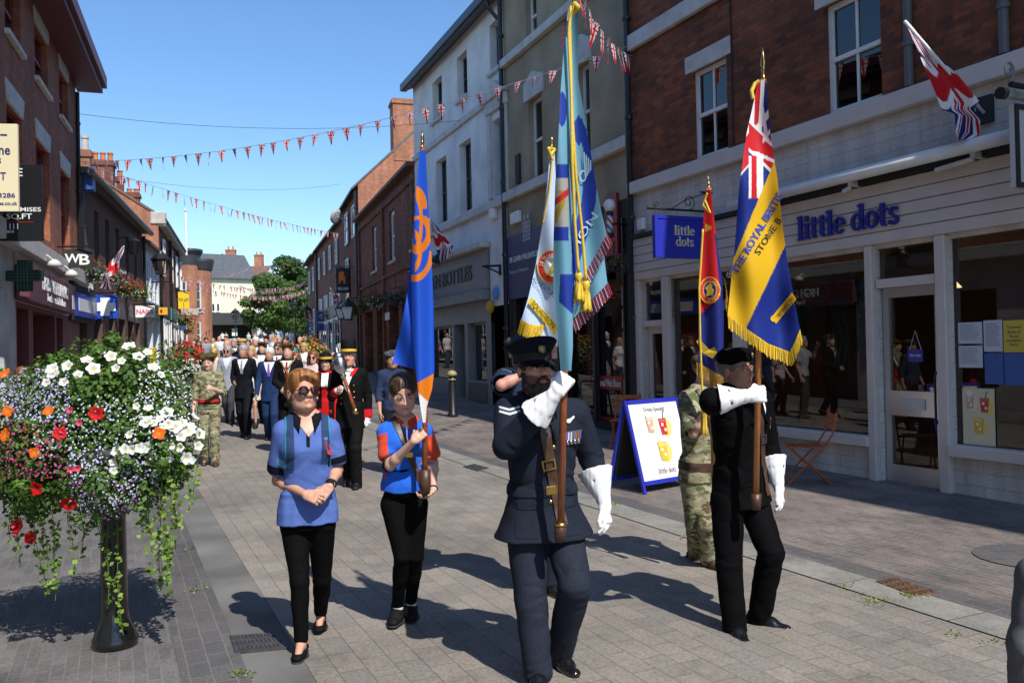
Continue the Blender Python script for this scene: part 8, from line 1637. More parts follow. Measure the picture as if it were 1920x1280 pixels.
for(px,py,r,cols,lb)in((352,617,.5,[OR_,RD_],'lower orange flower basket on the tower corner'),(620,590,.6,[PK_,WW_],'far basket over the blue shop signs')):
 basket('hanging_basket',lb,at(px,py,55),r,cols,int(px),n=300)
def board(name,label,c0,c1,ztop,zbot,m,th=.05,cat='sign',edge=None):
 a=Vector((c0[0],c0[1],0));b=Vector((c1[0],c1[1],0));u=(b-a).normalized();n=Vector((u.y,-u.x,0));n=n if n.y<0 else-n;W_=(b-a).length;H_=ztop-zbot;c=(a+b)/2;c.z=(ztop+zbot)/2
 root=empty(name,c,0,label,cat);X=u if u.x>0 else-u;M_=lambda x=0,y=0,d=0:basis(X*x+Vector((0,0,y))+n*(th/2+d),X,(0,0,1),n)
 mb=MB();mb.box(-W_/2,W_/2,-H_/2,H_/2,-th,0,M_(0,0,0),.006);mb.build('panel',m,root)
 if edge:
  e,em=edge;mb=MB()
  for x0,x1,y0,y1 in((-W_/2,W_/2,H_/2-e,H_/2),(-W_/2,W_/2,-H_/2,-H_/2+e),(-W_/2,-W_/2+e,-H_/2+e,H_/2-e),(W_/2-e,W_/2,-H_/2+e,H_/2-e)):mb.box(x0,x1,y0,y1,-.002,.014,M_())
  mb.build('frame',em,root)
 return root,M_,W_,H_
def out_pts(B_,px,py,o0,o1,pxout=None):
 d=ray(px,py);t=((B_.a+B_.n*o1-CAM).dot(B_.n))/d.dot(B_.n);p=CAM+d*t;return(p-B_.n*(o1-o0)),p
def bar(root,pts,r=.015,name='bracket',m=None):mb=MB();mb.tube([Vector(p)-root.location for p in pts],r,8);return mb.build(name,m or BLK,root)
def zat(p,py,px):d=ray(px,py);return(CAM+d*((p.y)/d.y)).z
i_,o_=out_pts(R1,1225,440,.16,1.12);zt,zb=zat(o_,403,1225),zat(o_,483,1225)
rt,M_,W_,H_=board('hanging_sign','royal blue hanging shop sign reading little dots, half in shade, on scrolled bracket',i_,o_,zt,zb,BLUE,.07,edge=(.05,BLUE))
CRM=mat('cream_letters',(.66,.58,.42),.6)
serif_text('sign_lettering','little',.15,CRM,M_(.07,.03,.002),rt,.012);serif_text('sign_lettering','dots',.15,CRM,M_(.07,-.14,.002),rt,.012)
zz=zt+.10;bar(rt,[Vector((i_.x,i_.y,zz))-R1.n*.16,Vector((o_.x,o_.y,zz))+R1.n*.10],.018);bar(rt,[Vector((i_.x,i_.y,zz+.30))-R1.n*.16,Vector((i_.x,i_.y,zz+.30))+R1.n*.05],.018)
for t in(.12,.88):q=Vector((i_.x,i_.y,0)).lerp(Vector((o_.x,o_.y,0)),t);bar(rt,[(q.x,q.y,zz),(q.x,q.y,zt)],.010,'hook',SILVER)
for t,r_,sg in((.93,.055,1),(.30,.12,-1)):
 q=Vector((i_.x,i_.y,0)).lerp(Vector((o_.x,o_.y,0)),t);dv=(o_-i_).normalized();bar(rt,[Vector((q.x,q.y,zz+r_+.01))+dv*(sg*r_*(1-k/44)*math.sin(k*.25))+Vector((0,0,-r_*(1-k/44)*math.cos(k*.25)))for k in range(36)],.008,'scroll')
bar(rt,[Vector((i_.x,i_.y,zz+.30))-R1.n*.1,Vector((i_.x,i_.y,zz+.16))+R1.n*.35,Vector((i_.x,i_.y,zz+.02))+R1.n*.60],.008)
i_,o_=out_pts(R1,1898,270,.15,.75);zt,zb=zat(o_,196,1898),zat(o_,352,1898)
rt,M_,W_,H_=board('hanging_sign','black framed projecting sign with scroll bracket and lamp tube at the right edge',i_,o_,zt,zb,mat('pale_sign',(.45,.46,.44),.6),.06,edge=(.05,BLKM))
zz=zat(o_,178,1890);q0=Vector((o_.x,o_.y,zz))+R1.n*.10;bar(rt,[q0,Vector((i_.x,i_.y,zz))-R1.n*.15],.045,'lamp_tube',mat('weathered_tube',(.25,.25,.22),.6,.3,9));bar(rt,[q0,q0+R1.n*.06],.06,'lamp_cap',BLK)
bar(rt,[Vector((o_.x,o_.y,zz+.10))-R1.n*.0,Vector((i_.x,i_.y,zz+.10))-R1.n*.15],.03);bar(rt,[Vector((o_.x,o_.y,zz+.23))+(-R1.n)*(.08*(1-k/40)*math.sin(k*.3)-.02)+Vector((0,0,-.1*(1-k/40)*math.cos(k*.3)))for k in range(30)],.014,'scroll',mat('scroll_grey',(.2,.2,.19),.6))
YA=13.6;xf=lambda Y:(lC+dL*((Y-22.5)/dL.y)).x
def perp_board(name,label,x0,x1,y0,y1,Y,m,th=.06,cat='sign',edge=None,tilt=0.0):
 a=at(x0,(y0+y1)/2,Y);b=at(x1,(y0+y1)/2,Y+tilt);return board(name,label,(a.x,Y),(b.x,Y+tilt),at((x0+x1)/2,y0,Y).z,at((x0+x1)/2,y1,Y).z,m,th,cat,edge)
rt,M_,W_,H_=perp_board('agent_board','black premises to let board on the left brick wall, behind the cream one',-22,80,308,451,YA,mat('black_board',(.010,.011,.013),.35),tilt=.12)
s_=YA/F
for tx,x,y,w_,h_ in(('E',39,322,9,15),('EMISES',53,392,44,8),('S SQ.FT',30,406,58,12),('50 1111',14,424,40,11),('e.space',13,435,28,7)):text('board_lettering',tx,LETW,M_((x-29)*s_,(379.5-y)*s_,.003),rt,fit=(w_*s_,h_*s_),extrude=.002,bold=.01)
mb=MB();mb.box((-20-29)*s_,(62-29)*s_,-.006,.006,.001,.004,M_(0,(379.5-416)*s_));mb.build('red_line',REDS,rt);bar(rt,[at(-22,380,YA),at(-40,380,YA)],.04)
YB=12.7;s_=YB/F
rt,M_,W_,H_=perp_board('agent_board','cream agent board with dark blue lettering at the far left edge',-55,35,231,396,YB,mat('cream_board',(.66,.60,.40),.5),tilt=.10)
NVL=mat('navy_letters',(.012,.018,.12),.5)
for tx,x,y,w_,h_ in(('-',8,252,12,3),('ne',9,283,20,13),('s',-1,301,8,11),('T',6,330,10,15),('3286',12,366,29,9),('es.co.uk',14,381,32,7)):text('board_lettering',tx,NVL,M_((x+10)*s_,(313.5-y)*s_,.003),rt,fit=(w_*s_,h_*s_),extrude=.002,bold=.015)
bar(rt,[at(-55,320,YB),at(-75,320,YB)],.04)
Yc_=14.6;c=at(47,517,Yc_);rt=empty('pharmacy_cross',c,0,'dark green striped pharmacy cross sign projecting over the maroon fascia','sign');s_=Yc_/F;GRN=mat('dark_green_sign',(.012,.045,.032),.4)
mb=MB();pts=[(-10,-29),(10,-29),(10,-10),(31,-10),(31,10),(10,10),(10,29),(-10,29),(-10,10),(-31,10),(-31,-10),(-10,-10)];mb.prism([(x*s_,y*s_)for x,y in pts],basis((0,0,0),(1,0,0),(0,0,1),(0,-1,0)),-.08,.08);mb.build('panel',GRN,rt)
GRL=mat('pale_green_stripe',(.22,.34,.28),.5)
for k in range(6):
 mb=MB();e=3+k*1.15;w_=.35
 for(x0,y0,x1,y1)in((-e,-27,-e+w_,27),(e,-27,e+w_,27),(-29,-e,29,-e+w_),(-29,e,29,e+w_)):mb.box(x0*s_,x1*s_,y0*s_,y1*s_,0,.004+.0005*k,basis((0,-.08,0),(1,0,0),(0,0,1),(0,-1,0)))
 mb.build('stripe',GRL if k in(0,5)else GRN,rt)
bar(rt,[c+Vector((-31*s_,0,0)),c+Vector((-.95,.2,0))],.03)
def shop_sign(label,x0,x1,y0,y1,Y,m,texts,lm,name='hanging_sign',edge=None,brk=True):
 rt,M_,W_,H_=perp_board(name,label,x0,x1,y0,y1,Y,m,.07,edge=edge,tilt=.15);s_=Y/F;cx,cy=(x0+x1)/2,(y0+y1)/2
 for tx,x,y,w_,h_ in texts:text('sign_lettering',tx,lm if not isinstance(lm,dict)else lm[tx],M_((x-cx)*s_,(cy-y)*s_,.003),rt,fit=(w_*s_,h_*s_),extrude=.004,bold=.02)
 if brk:zt_=at(cx,y0,Y).z+.06;a=at(x0-(x1-x0)*.35,cy,Y)if x0<600 and cx<500 else at(x1+(x1-x0)*.35,cy,Y);b=at(x1 if cx<500 else x0,cy,Y);bar(rt,[(a.x,a.y,zt_),(b.x,b.y,zt_)],.02)
 return rt,M_,s_
rt,M_,s_=shop_sign('square black hanging sign with white WB letters',117,173,467,501,19.4,BLKM,[('W',137,484,26,17),('B',158,486,18,20)],LETW)
rt,M_,s_=shop_sign('blue square sign with a white cross hanging over the arcade',175,221,553,597,23.8,BLUS,[],LETW)
mb=MB();w_=8;mb.prism([(x*s_,y*s_)for x,y in[(-8,-17),(8,-17),(8,-8),(18,-8),(18,8),(8,8),(8,17),(-8,17),(-8,8),(-18,8),(-18,-8),(-8,-8)]],M_(0,0,0),.001,.03);mb.build('white_cross',LETW,rt)
shop_sign('white sign with pink NAILS lettering at the far end of the arcade',254,290,573,595,31.4,LETW,[('NAILS',272,584,30,9)],mat('pink_letters',(.62,.06,.16),.5))
shop_sign('pale turquoise sign beyond the lamp post',305,322,578,603,46.0,mat('turquoise_sign',(.35,.6,.56),.5),[],LETW)
shop_sign('yellow and black to let board on the tall brick corner',334,355,547,579,45.0,mat('yellow_board',(.75,.50,.01),.5),[('TO LET',344.5,562,18,6)],BLKL,edge=None);
rt,M_,s_=shop_sign('dark blue oval shop sign below the orange basket',326,345,604,619,48.0,mat('mid_blue_sign',(.02,.06,.25),.5),[],LETW)
shop_sign('black inn sign with orange lion and white words',628,655,502,549,43.0,BLKM,[('RED LION',643,541,19,5)],LETW)
rt=[o for o in col.objects if o.get('label')=='black inn sign with orange lion and white words'][0]
mb=MB();s_=43.0/F;mb.prism([(x*s_,y*s_)for x,y in[(-7,-8),(-6,4),(-9,8),(-4,14),(2,15),(5,11),(4,6),(7,5),(6,-2),(7,-8),(3,-8),(2,-2),(-2,-2),(-3,-8)]],basis((0,-.04,2*s_),(1,0,0),(0,0,1),(0,-1,0)),0,.03);mb.build('lion_emblem',mat('orange_emblem',(.60,.13,.012),.6),rt)
shop_sign('tall blue optician sign with white lettering on the right terrace',594,616,583,619,58.0,mat('optician_blue',(.012,.03,.20),.5),[('Good Hearing',605,593,15,4),('scrivens',605,604,16,5)],{'Good Hearing':mat('gold_letters',(.5,.42,.15),.5),'scrivens':LETW})
shop_sign('second, lower blue sign beside the optician sign',618,631,598,617,54.0,mat('optician_blue',(.012,.03,.20),.5),[('scrivens',624.5,605,10,4)],LETW)
shop_sign('navy sign with large white S at the far right terrace',577,589,605,628,66.0,NAVY,[('WH',583,609,9,4),('S',583,619,9,13)],LETW)
LAMPG=mat_glass('lamp_glass',(.75,.74,.68),.8)
def lantern(root,base,h,w_,pos=(0,0,0),m=None,glass=None):
 x,y,z=pos;mb=MB();mb.lathe([(w_*.28,0),(w_*.28,h*.05)],(x,y,z),4);mb.lathe([(w_*.55,h*.60),(w_*.58,h*.64),(w_*.28,h*.85),(w_*.14,h*.88),(w_*.10,h*.98),(.004,h*1.05)],(x,y,z),8)
 for k in range(4):a=math.pi/4+k*math.pi/2;mb.tube([(x+w_*.28*math.cos(a),y+w_*.28*math.sin(a),z+h*.05),(x+w_*.52*math.cos(a),y+w_*.52*math.sin(a),z+h*.60)],w_*.03,5)
 l=mb.build('lantern',m or BLK,root);g_=MB();g_.lathe([(w_*.26,h*.05),(w_*.50,h*.60)],(x,y,z),4);g_.v=[(x+(p[0]-x)*math.cos(math.pi/4)-(p[1]-y)*math.sin(math.pi/4),y+(p[0]-x)*math.sin(math.pi/4)+(p[1]-y)*math.cos(math.pi/4),p[2])for p in g_.v];g_.build('glass',glass or LAMPG,l);return l
def lamp_post(label,px,ytop,Y,h,w_):
 p=at(px,ytop,Y);z=zg(Y);hh=p.z-z;root=empty('street_lamp',(p.x,Y,z),0,label,'street lamp');mb=MB();mb.lathe([(.14,0),(.13,.5),(.07,.65),(.055,1.0),(.05,hh-h),(.08,hh-h+.02)],(0,0,0),12);mb.tube([(-.35,0,hh-h-.25),(.35,0,hh-h-.25)],.02,6);mb.build('post',BLK,root);lantern(root,None,h,w_,(0,0,hh-h));return root
lp=lamp_post('black lamp post with large square lantern in front of the pale blue house',301,470,30.0,.85,.62)
rt,M_,s_=shop_sign('orange parking restriction plate fixed to the lamp post',297,314,576,590,29.8,mat('orange_plate',(.70,.32,.01),.5),[],LETW,name='parking_plate',brk=False)
mb=MB();mb.lathe([(3.2*s_,0),(3.2*s_,.01)],tuple(M_(-4*s_,0,0).to_translation()),16,axis=(0,-1,0));mb.build('red_ring',REDS,rt);
lamp_post('far lamp post in front of the cream cafe awning',441,578,84,1.1,.8);lamp_post('lamp post in the square left of the right terrace',553,562,66,1.1,.8);lamp_post('lamp post in the shade of the right terrace',575,572,68,1.0,.7)
MILK=mat('milky_glass',(.72,.72,.70),.3)
for px,py,h_,w_,lb in((640,598,.8,.62,'left of the two white glazed wall lanterns on the inn corner'),(653,600,.95,.7,'larger right one of the two white glazed wall lanterns on the inn corner')):
 Y_=fY(R5,px,py,.9);p=at(px,py,Y_);rt=empty('wall_lantern',p,0,lb,'lantern');lantern(rt,None,h_,w_,(0,0,0),glass=MILK);q=p-R5.n*.9;bar(rt,[(p.x,p.y,p.z+h_),(q.x,q.y,p.z+h_+.1)],.03)
Y_=fY(R2,1144,400,.38);p=at(1144,440,Y_);rt=empty('barber_pole',p,0,'red white and blue barber pole with white globe on the brown building','barber pole');s_=Y_/F
mb=MB();mb.lathe([(.05,-.05),(.075,0),(.06,.03)],(0,0,0),16);mb.lathe([(.06,36*s_),(.075,38*s_),(.05,44*s_)],(0,0,0),16);mb.build('cap',BLK,rt,True)
m_=bpy.data.materials.new('barber_stripe');m_.use_nodes=True;n_=m_.node_tree;b_=n_.nodes['Principled BSDF'];tc=n_.nodes.new('ShaderNodeTexCoord');mp=n_.nodes.new('ShaderNodeMapping');mp.inputs['Rotation'].default_value=(0,R(38),0);wv=n_.nodes.new('ShaderNodeTexWave');wv.wave_profile='SAW';wv.inputs['Scale'].default_value=1.9;rp2=n_.nodes.new('ShaderNodeValToRGB');rp2.color_ramp.interpolation='CONSTANT';e_=rp2.color_ramp.elements;e_[0].color=(.7,.7,.7,1);e_[1].position=.75;e_[1].color=(.5,.05,.03,1);x_=e_.new(.25);x_.color=(.05,.15,.5,1);x_=e_.new(.5);x_.color=(.7,.7,.7,1)
n_.links.new(tc.outputs['Object'],mp.inputs[0]);n_.links.new(mp.outputs[0],wv.inputs['Vector']);n_.links.new(wv.outputs['Fac'],rp2.inputs[0]);n_.links.new(rp2.outputs[0],b_.inputs['Base Color'])
mb=MB();mb.tube([(0,0,.02),(0,0,37*s_)],.055,18);mb.build('striped_cylinder',m_,rt,True);mb=MB();mb.lathe([(.01,43*s_),(.07,45*s_),(.105,52*s_),(.105,58*s_),(.07,65*s_),(.01,67*s_)],(0,0,0),18);mb.build('globe',MILK,rt,True);bar(rt,[p+Vector((0,0,.2)),p+Vector((0,0,.2))-R2.n*.38],.02)
g0=gnd(849,781);rt=empty('bollard',g0,0,'black cast bollard with brass coloured band and cap by the bottle shop','bollard');mb=MB();mb.lathe([(.13,0),(.13,.06),(.095,.10),(.09,.75),(.075,.80),(.075,.93)],(0,0,0),20);mb.build('shaft',BLK,rt,True)
DB_=mat('dull_gold_paint',(.28,.24,.11),.5);mb=MB();mb.lathe([(.09,.93),(.115,.95),(.12,.98),(.09,1.04),(.02,1.07)],(0,0,0),20);mb.lathe([(.094,.84),(.094,.865)],(0,0,0),20);mb.build('cap',DB_,rt,True)
b0=gnd(1209,928);b1_=gnd(1309,909);u=(b1_-b0);u.z=0;W_=u.length;u=u.normalized();n=Vector((-u.y,u.x,0));n=n if n.y>0 else-n;rt=empty('pavement_sign',(b0+b1_)/2,0,'blue framed A board with drinks poster standing on the right pavement','sign');H_=1.12
def aside(sg,name):
 up=(Vector((0,0,1))*.965+n*sg*.26).normalized();base=Vector((0,0,0))if sg>0 else n*.62;mtx=basis(base,u,up,-n*sg);fr=MB()
 fr.box(-W_/2,-W_/2+.04,0,H_,-.03,.0,mtx);fr.box(W_/2-.04,W_/2,0,H_,-.03,.0,mtx);fr.box(-W_/2+.05,W_/2-.05,H_-.05,H_,-.03,0,mtx);fr.box(-W_/2+.05,W_/2-.05,.10,.15,-.03,0,mtx);f_=fr.build(name,BLUE,rt);pm=MB();pm.box(-W_/2+.05,W_/2-.05,.15,H_-.05,-.022,-.006,mtx);return f_,pm,mtx
f_,pm,mtx=aside(1,'front_frame');po=pm.build('poster',mat('poster_paper',(.72,.71,.68),.4),f_);f2_,pm2,_m=aside(-1,'rear_frame');pm2.build('rear_panel',BLKM,f2_)
def drinks(mtx,parent,s=1.0,flip=1):
 def pg(name,pts,c,d):mb=MB();mb.prism([(x*s*flip,y*s)for x,y in pts][::flip],mtx,d,d+.0012);mb.build(name,mat(name+'_print',c,.5),parent)
 el=lambda cx,cy,rx,ry,n=18:[(cx+rx*math.cos(2*math.pi*k/n),cy+ry*math.sin(2*math.pi*k/n))for k in range(n)]
 for(cx,cy,w_,h_,c,cc,nm)in((-.10,.16,.085,.14,(.62,.33,.25),(.66,.5,.42),'shake'),(.075,.13,.10,.15,(.55,.02,.03),(.55,.10,.08),'red_drink'),(.0,-.10,.11,.16,(.70,.42,.03),(.70,.55,.16),'yellow_drink')):
  pg(nm+'_splash',el(cx+.03,cy-.01,w_*.8,h_*.62),(.72,.56,.14)if nm!='shake' else(.7,.6,.45),-.0045);pg(nm+'_outline',[(cx-w_/2-.004,cy+h_/2+.004),(cx-w_*.36-.004,cy-h_/2-.004),(cx+w_*.36+.004,cy-h_/2-.004),(cx+w_/2+.004,cy+h_/2+.004)],(.10,.05,.04),-.003);pg(nm+'_glass',[(cx-w_/2,cy+h_/2),(cx-w_*.36,cy-h_/2),(cx+w_*.36,cy-h_/2),(cx+w_/2,cy+h_/2)],cc,-.0016);pg(nm+'_liquid',[(cx-w_*.46,cy+h_*.3),(cx-w_*.33,cy-h_*.45),(cx+w_*.33,cy-h_*.45),(cx+w_*.46,cy+h_*.3)],c,-.0002)
  for dx,dy in((-.012,.02),(.018,-.03)):pg(nm+'_ice',[(cx+dx-.016,cy+dy-.012),(cx+dx+.012,cy+dy-.018),(cx+dx+.018,cy+dy+.01),(cx+dx-.01,cy+dy+.016)],(.7,.66,.6),.0012)
 pg('cream_top',el(-.10,.255,.042,.032),(.72,.68,.62),.0012);pg('straw',[(.085,.2),(.1,.275),(.125,.28),(.125,.272),(.106,.266),(.093,.2)],(.05,.03,.03),.0012);pg('lemon',el(-.03,-.015,.026,.024),(.72,.55,.1),.0012)
mt=mtx@Matrix.Translation((0,.60,0));drinks(mt,po,1.3);GRT=mat('grey_print',(.10,.09,.08),.6)
vs,fs=text_geo('Drinks Specials!',fit=(.37,.065),extrude=.001,bold=.01);mesh_obj('poster_lettering',[mtx@Vector((x,y+.985,z-.004))for x,y,z in vs],fs,GRT,po);serif_text('poster_lettering','little dots',.062,GRT,mtx@Matrix.Translation((0,.21,-.0055)),po,.002)
ORW=mat('orange_wood',(.36,.085,.022),.5,.2,12)
def folding_chair(label,p,rz):
 rt=empty('folding_chair',p,rz,label,'chair');
 for sx in(-1,1):
  mb=MB();mb.tube([(sx*.20,.26,0),(sx*.20,-.18,.46),(sx*.20,-.28,.62),(sx*.20,-.33,.88)],.013,6);mb.build('back_leg',ORW,rt);mb=MB();mb.tube([(sx*.175,-.27,0),(sx*.175,.20,.45)],.013,6);mb.build('front_leg',ORW,rt)
 mb=MB()
 for k in range(5):mb.box(-.20,.20,-.19+k*.085,-.12+k*.085,.45,.468,bev=.004)
 mb.build('seat',ORW,rt);mb=MB()
 for z in(.66,.78):mb.prism([(-.22,z),(.22,z),(.22,z+.07),(-.22,z+.07)],basis((0,-.30-(z-.66)*.25,0),(1,0,0),(0,0,1),(0,-1,0)),-.008,.008)
 mb.build('backrest',ORW,rt);mb=MB();mb.tube([(-.175,-.23,.04),(.175,-.23,.04)],.01,6);mb.tube([(-.2,.22,.04),(.2,.22,.04)],.01,6);mb.build('stretcher',ORW,rt);return rt
folding_chair('orange wooden folding chair standing sideways before the cafe window, right of the veteran',gnd(1512,905),R(82));folding_chair('orange folding chair facing the street close behind the veteran',gnd(1462,862),R(200));folding_chair('orange folding chair mostly hidden behind the A board',gnd(1172,838),R(160))
rt=empty('bar_stool',gnd(1106,800),R(20),'black folding frame leaning by the barber window','stool');mb=MB()
for sx in(-1,1):mb.tube([(sx*.2,-.2,0),(sx*.18,.02,.9)],.02,6);mb.tube([(sx*.2,.25,0),(sx*.18,.0,.9)],.02,6)
mb.build('frame',BLK,rt);mb=MB();mb.box(-.2,.2,-.03,.03,.4,.43);mb.box(-.2,.2,-.1,.1,.9,.93);mb.build('seat',BLK,rt)
def notice(label,x0,x1,y0,y1,m,lines=(),head=None):
 r_=R1.rect(x0,x1,y0,y1,-.05);c=R1.a+R1.u*((r_[0]+r_[1])/2)-R1.n*.045;c.z=(r_[2]+r_[3])/2;rt=empty('window_notice',c,math.atan2(R1.u.y,R1.u.x),label,'notice');w_,h_=(r_[1]-r_[0])/2,(r_[3]-r_[2])/2;mb=MB();mb.box(-w_,w_,-.003,0,-h_,h_);pa=mb.build('sheet',m,rt);X=lambda x,z,d:basis((x,d,z),(-1,0,0),(0,0,1),(0,1,0))
 if head:
  for tx,yy,ww,hh in head:text('notice_lettering',tx,GRT if m is not BLUS else LETW,X(0,yy*h_,.0015),pa,fit=(ww*2*w_,hh*2*h_),extrude=.0004)
 rr=random.Random(int(x0));mb=MB()
 for k in range(lines):
  z=h_*(.75-1.5*k/max(1,lines));l=rr.uniform(.35,.8)*w_;mb.box(-l,w_*.8,.0005,.0012,z,z+h_*.035)
 if lines:mb.build('printed_lines',GRT,pa)
 return rt,pa,X,w_,h_
PAP=mat('notice_paper',(.48,.52,.60),.5);YPAP=mat('yellow_paper',(.56,.42,.06),.5);BPAP=mat('blue_paper',(.03,.10,.34),.5)
notice('white menu sheet, top left of the window notices',1797,1842,604,644,PAP,9);notice('white menu sheet under the first one in the cafe window',1798,1843,648,689,PAP,9);notice('white price list with yellow band in the cafe window',1845,1880,600,659,PAP,12)
notice('yellow and white takeaway notice in the cafe window',1882,1922,600,660,YPAP,0,[('Takeaway',.55,.7,.11),('drinks &',.28,.62,.11),('food',.02,.4,.11),('available',-.25,.7,.11),('here',-.5,.4,.11)])
notice('blue picture notice in the lower row of the cafe window',1847,1882,662,720,BPAP,4);notice('blue opening hours notice with white panel, lower right in the cafe window',1884,1922,662,722,BPAP,5)
rt,pa,X,w_,h_=notice('drinks poster propped in the cafe window',1806,1866,728,834,mat('poster_cream',(.60,.55,.36),.5),0);drinks(X(0,0,.004),pa,1.0)
r_=R1.rect(1704,1731,655,678,-.08);c=R1.a+R1.u*((r_[0]+r_[1])/2)-R1.n*.075;c.z=(r_[2]+r_[3])/2;rt=empty('door_sign',c,math.atan2(R1.u.y,R1.u.x),'small blue open sign hanging on a cord inside the cafe door','sign');w_,h_=(r_[1]-r_[0])/2,(r_[3]-r_[2])/2;mb=MB();mb.box(-w_,w_,-.004,.004,-h_,h_);pa=mb.build('panel',mat('door_sign_blue',(.03,.045,.30),.5),rt);text('sign_lettering',"We're Open",LETW,basis((0,.006,0),(-1,0,0),(0,0,1),(0,1,0)),pa,fit=(w_*1.6,h_*.6),extrude=.0006)
mb=MB();mb.tube([(-w_*.8,0,h_),(0,0,h_+.22),(w_*.8,0,h_)],.003,4);mb.build('cord',LETW,rt)
JB=mat('blue_lantern',(.01,.16,.42),.6);JT=mat('teal_streamer',(.02,.28,.34),.3,.5,40)
for k,(px,py,sz_,dz,lb)in enumerate([(1575,570,.17,.9,'middle blue jellyfish lantern with streamers in the cafe window'),(1532,548,.17,.9,'left dark blue jellyfish lantern in the cafe window'),(1622,540,.17,.9,'right blue jellyfish lantern beside the door post'),(1502,584,.14,.8,'teal jellyfish lantern behind the yellow and blue flag')]):
 s0,z0=R1.sz(px,py,-.6);c=R1.a+R1.u*s0-R1.n*.6;c.z=z0;rt=empty('paper_lantern',c,0,lb,'lantern');mb=MB();mb.lathe([(.02,sz_*.55),(sz_*.7,sz_*.38),(sz_,.0),(sz_*.8,-.03),(.05,-.04)],(0,0,0),18);mb.build('dome',JB if k<3 else JT,rt,True);rr=random.Random(k);mb=MB()
 for j in range(10):
  a=rr.uniform(0,6.28);mb.tube([(sz_*.5*math.cos(a)+.03*math.sin(t*9+j),sz_*.5*math.sin(a)+.03*math.cos(t*8+j),-.03-dz*t*rr.uniform(.7,1))for t in np.linspace(0,1,12)],.009,4)
 mb.build('streamers',JT,rt)
def cover(label,quad,m,nx,ny,cat='drain cover'):
 q=[gnd(*p,.014)for p in quad];c=sum((Vector(p)for p in q),Vector())/4;rt=empty('drain_cover',c,0,label,cat);q=[p-c for p in q];L2_=lambda u,v:(q[0].lerp(q[1],u)).lerp(q[3].lerp(q[2],u),v);mb=MB()
 vs=[*q,*[p-Vector((0,0,.03))for p in q]];mb.raw(vs,[(0,1,2,3),(0,4,5,1),(1,5,6,2),(2,6,7,3),(3,7,4,0)]);mb.build('plate',m,rt);mb=MB()
 for i in range(nx):
  for j in range(ny):
   u0,u1,v0,v1=(i+.15)/nx,(i+.85)/nx,(j+.2)/ny,(j+.8)/ny
   if(i+j)%2:u0+=.1/nx;v1-=.12/ny
   mb.raw([L2_(a,b)+Vector((0,0,z))for z in(.001,.006)for a,b in((u0,v0),(u1,v0),(u1,v1),(u0,v1))],[(4,5,6,7),(0,1,5,4),(1,2,6,5),(2,3,7,6),(3,0,4,7)])
 mb.build('tread',m,rt);return rt
RUST=mat('rusty_iron',(.115,.062,.035),.7,.35,14,.3,60);IRON=mat('dark_iron',(.05,.045,.045),.55,.3,14,.3,60)
cover('rusty rectangular cover in the right kerb line',[(1640,1089),(1674,1081),(1762,1110),(1714,1117)],RUST,9,4);cover('dark iron drain by the left gutter near the woman',[(430,1190),(512,1185),(542,1212),(440,1222)],IRON,12,3);cover('small dark cover in the road behind the airman',[(868,874),(888,869),(918,877),(896,882)],IRON,4,3)
c=gnd(1935,1042,.012);rt=empty('paving_ring',c,0,'circle of dark brick set in the right pavement at the picture edge','paving');mb=MB();mb.lathe([(.42,-.004),(.42,0),(.02,.001)],(0,0,0),40);mb.build('ring',m_sett,rt)
rng=np.random.default_rng(9);P,N_,C=[],[],[]
for(px,py,n,sp)in((1640,1128,60,.10),(1590,1100,24,.06),(1712,1118,40,.07),(1150,945,30,.06),(452,1262,40,.06),(365,1105,30,.07),(1795,1190,16,.05),(1875,1205,16,.05),(350,1030,20,.05),(1280,1010,14,.04),(980,890,12,.04),(590,1010,10,.04)):
 c=np.array(gnd(px,py,.012));d=rng.normal(size=(n,3))*np.array([sp*.6,sp*.7,.006]);d[:,2]=abs(d[:,2])+.004;P.append(c+d);N_.append(rng.normal(size=(n,3))+np.array([0,0,.6]));k=rng.uniform(0,1,(n,1));C.append(np.array([.07,.13,.02])*(1-k)+np.array([.28,.36,.05])*k)
w_=leaf_mesh('pavement_weeds',np.concatenate(P),np.concatenate(N_),rng.uniform(.006,.014,sum(map(len,P))),np.concatenate(C),LEAF,None,rng,.6);tag(w_,'little tufts of green weed growing in the paving joints','weeds',None,'stuff')
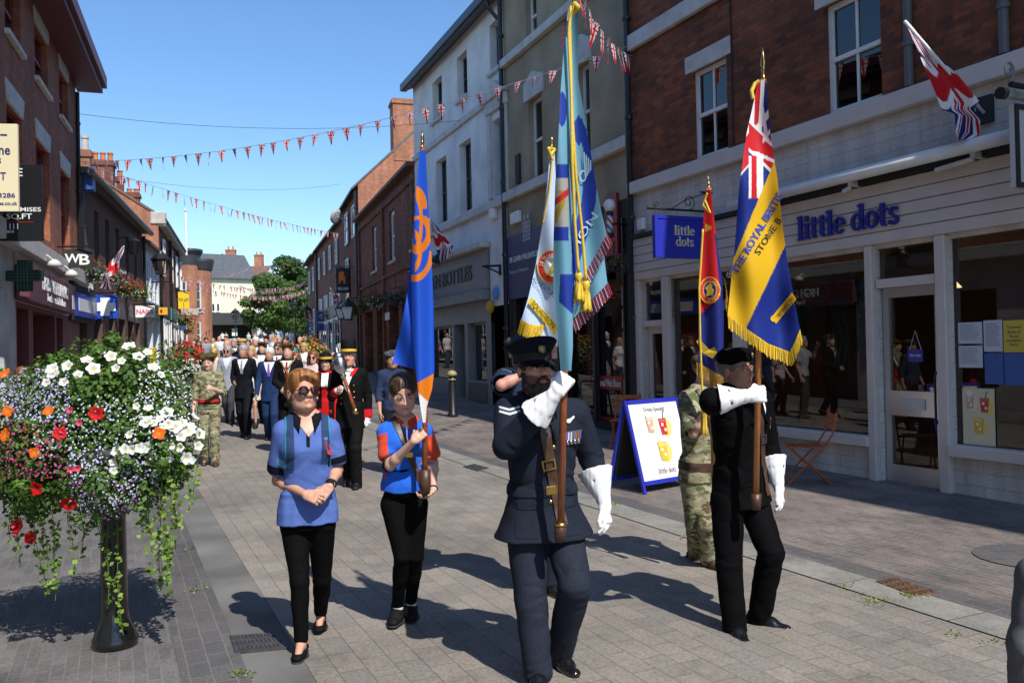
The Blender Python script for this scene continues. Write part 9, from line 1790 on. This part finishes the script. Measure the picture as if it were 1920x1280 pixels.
g0=Vector((at(287,661,36).x,36,zg(36)));rt=empty('litter_bin',g0,0,'small yellow bin on the left pavement near the lamp post','bin');hh=at(287,652,36).z-g0.z;mb=MB();mb.box(-.11,.11,-.11,.11,0,hh-.06,bev=.02);mb.build('body',mat('yellow_bin',(.68,.42,.01),.5),rt);mb=MB();mb.box(-.12,.12,-.12,.12,hh-.058,hh,bev=.02);mb.build('lid',mat('yellow_bin',(.68,.42,.01),.5),rt)
TEAK=mat('pale_teak',(.42,.25,.10),.6);cp=None
for i in range(9):
 x=at(384+i*8.5,640,104+(i%3)*2.5).x;Y_=104+(i%3)*2.5;z=zg(Y_)
 if cp is None:
  cp=empty('cafe_chair',(x,Y_,z),0);mb=MB();mb.box(-.22,.22,-.22,.22,.43,.47);mb.build('seat',TEAK,cp);mb=MB();mb.box(-.22,.22,.18,.22,.5,.9);mb.build('backrest',TEAK,cp)
  for a in(-.2,.2):
   for b in(-.2,.2):mb=MB();mb.box(a-.02,a+.02,b-.02,b+.02,0,.43);mb.build('leg',TEAK,cp)
  o=cp
 else:o=copy_tree(cp);o.location=(x,Y_,z);o.rotation_euler=(0,0,i*1.3)
 tag(o,'pale wooden chair set outside the distant cream cafe','chair','pale chairs outside the cream cafe')
rk2=person('figure in dark grey hooded top cropped by the right edge of the picture',2022,1010,2.55,yaw=150,look=(-.3,1,0),hair=('short','dark'),top=('suit',(.10,.102,.11)),tie=None,legs=(.06,.06,.066),stride=.02,H=1.26,step=.012)
PC=[(.02,.30,.28),(.60,.48,.03),(.55,.12,.02),(.02,.30,.30),(.55,.06,.2),(.05,.2,.5)];PN=['teal','yellow','orange','dark teal','pink','blue']
for k,px in enumerate((1488,1512,1538,1566,1592,1618)):
 s0,_z=R1.sz(px,780,-.35);c=R1.a+R1.u*s0-R1.n*.35;c.z=zsill;rt=empty('toy_pail',c,0,PN[k]+' beach pail on the sill inside the cafe window','pail');mb=MB();mb.lathe([(.075,.0),(.10,.15),(.108,.155),(.106,.165),(.09,.165)],(0,0,0),16);mb.build('tub',mat('pail_'+PN[k].replace(' ','_'),PC[k],.4),rt,True)
 mb=MB();mb.tube([(.1*math.cos(a),0,.16+.09*math.sin(a))for a in np.linspace(0,math.pi,10)],.006,5);mb.build('handle',LETW,rt)
 s0=None
R1.box('sill_shelf',DARK,wa[0]+.05,wa[1]-.05,-.6,-.14,zsill-.06,zsill-.005)
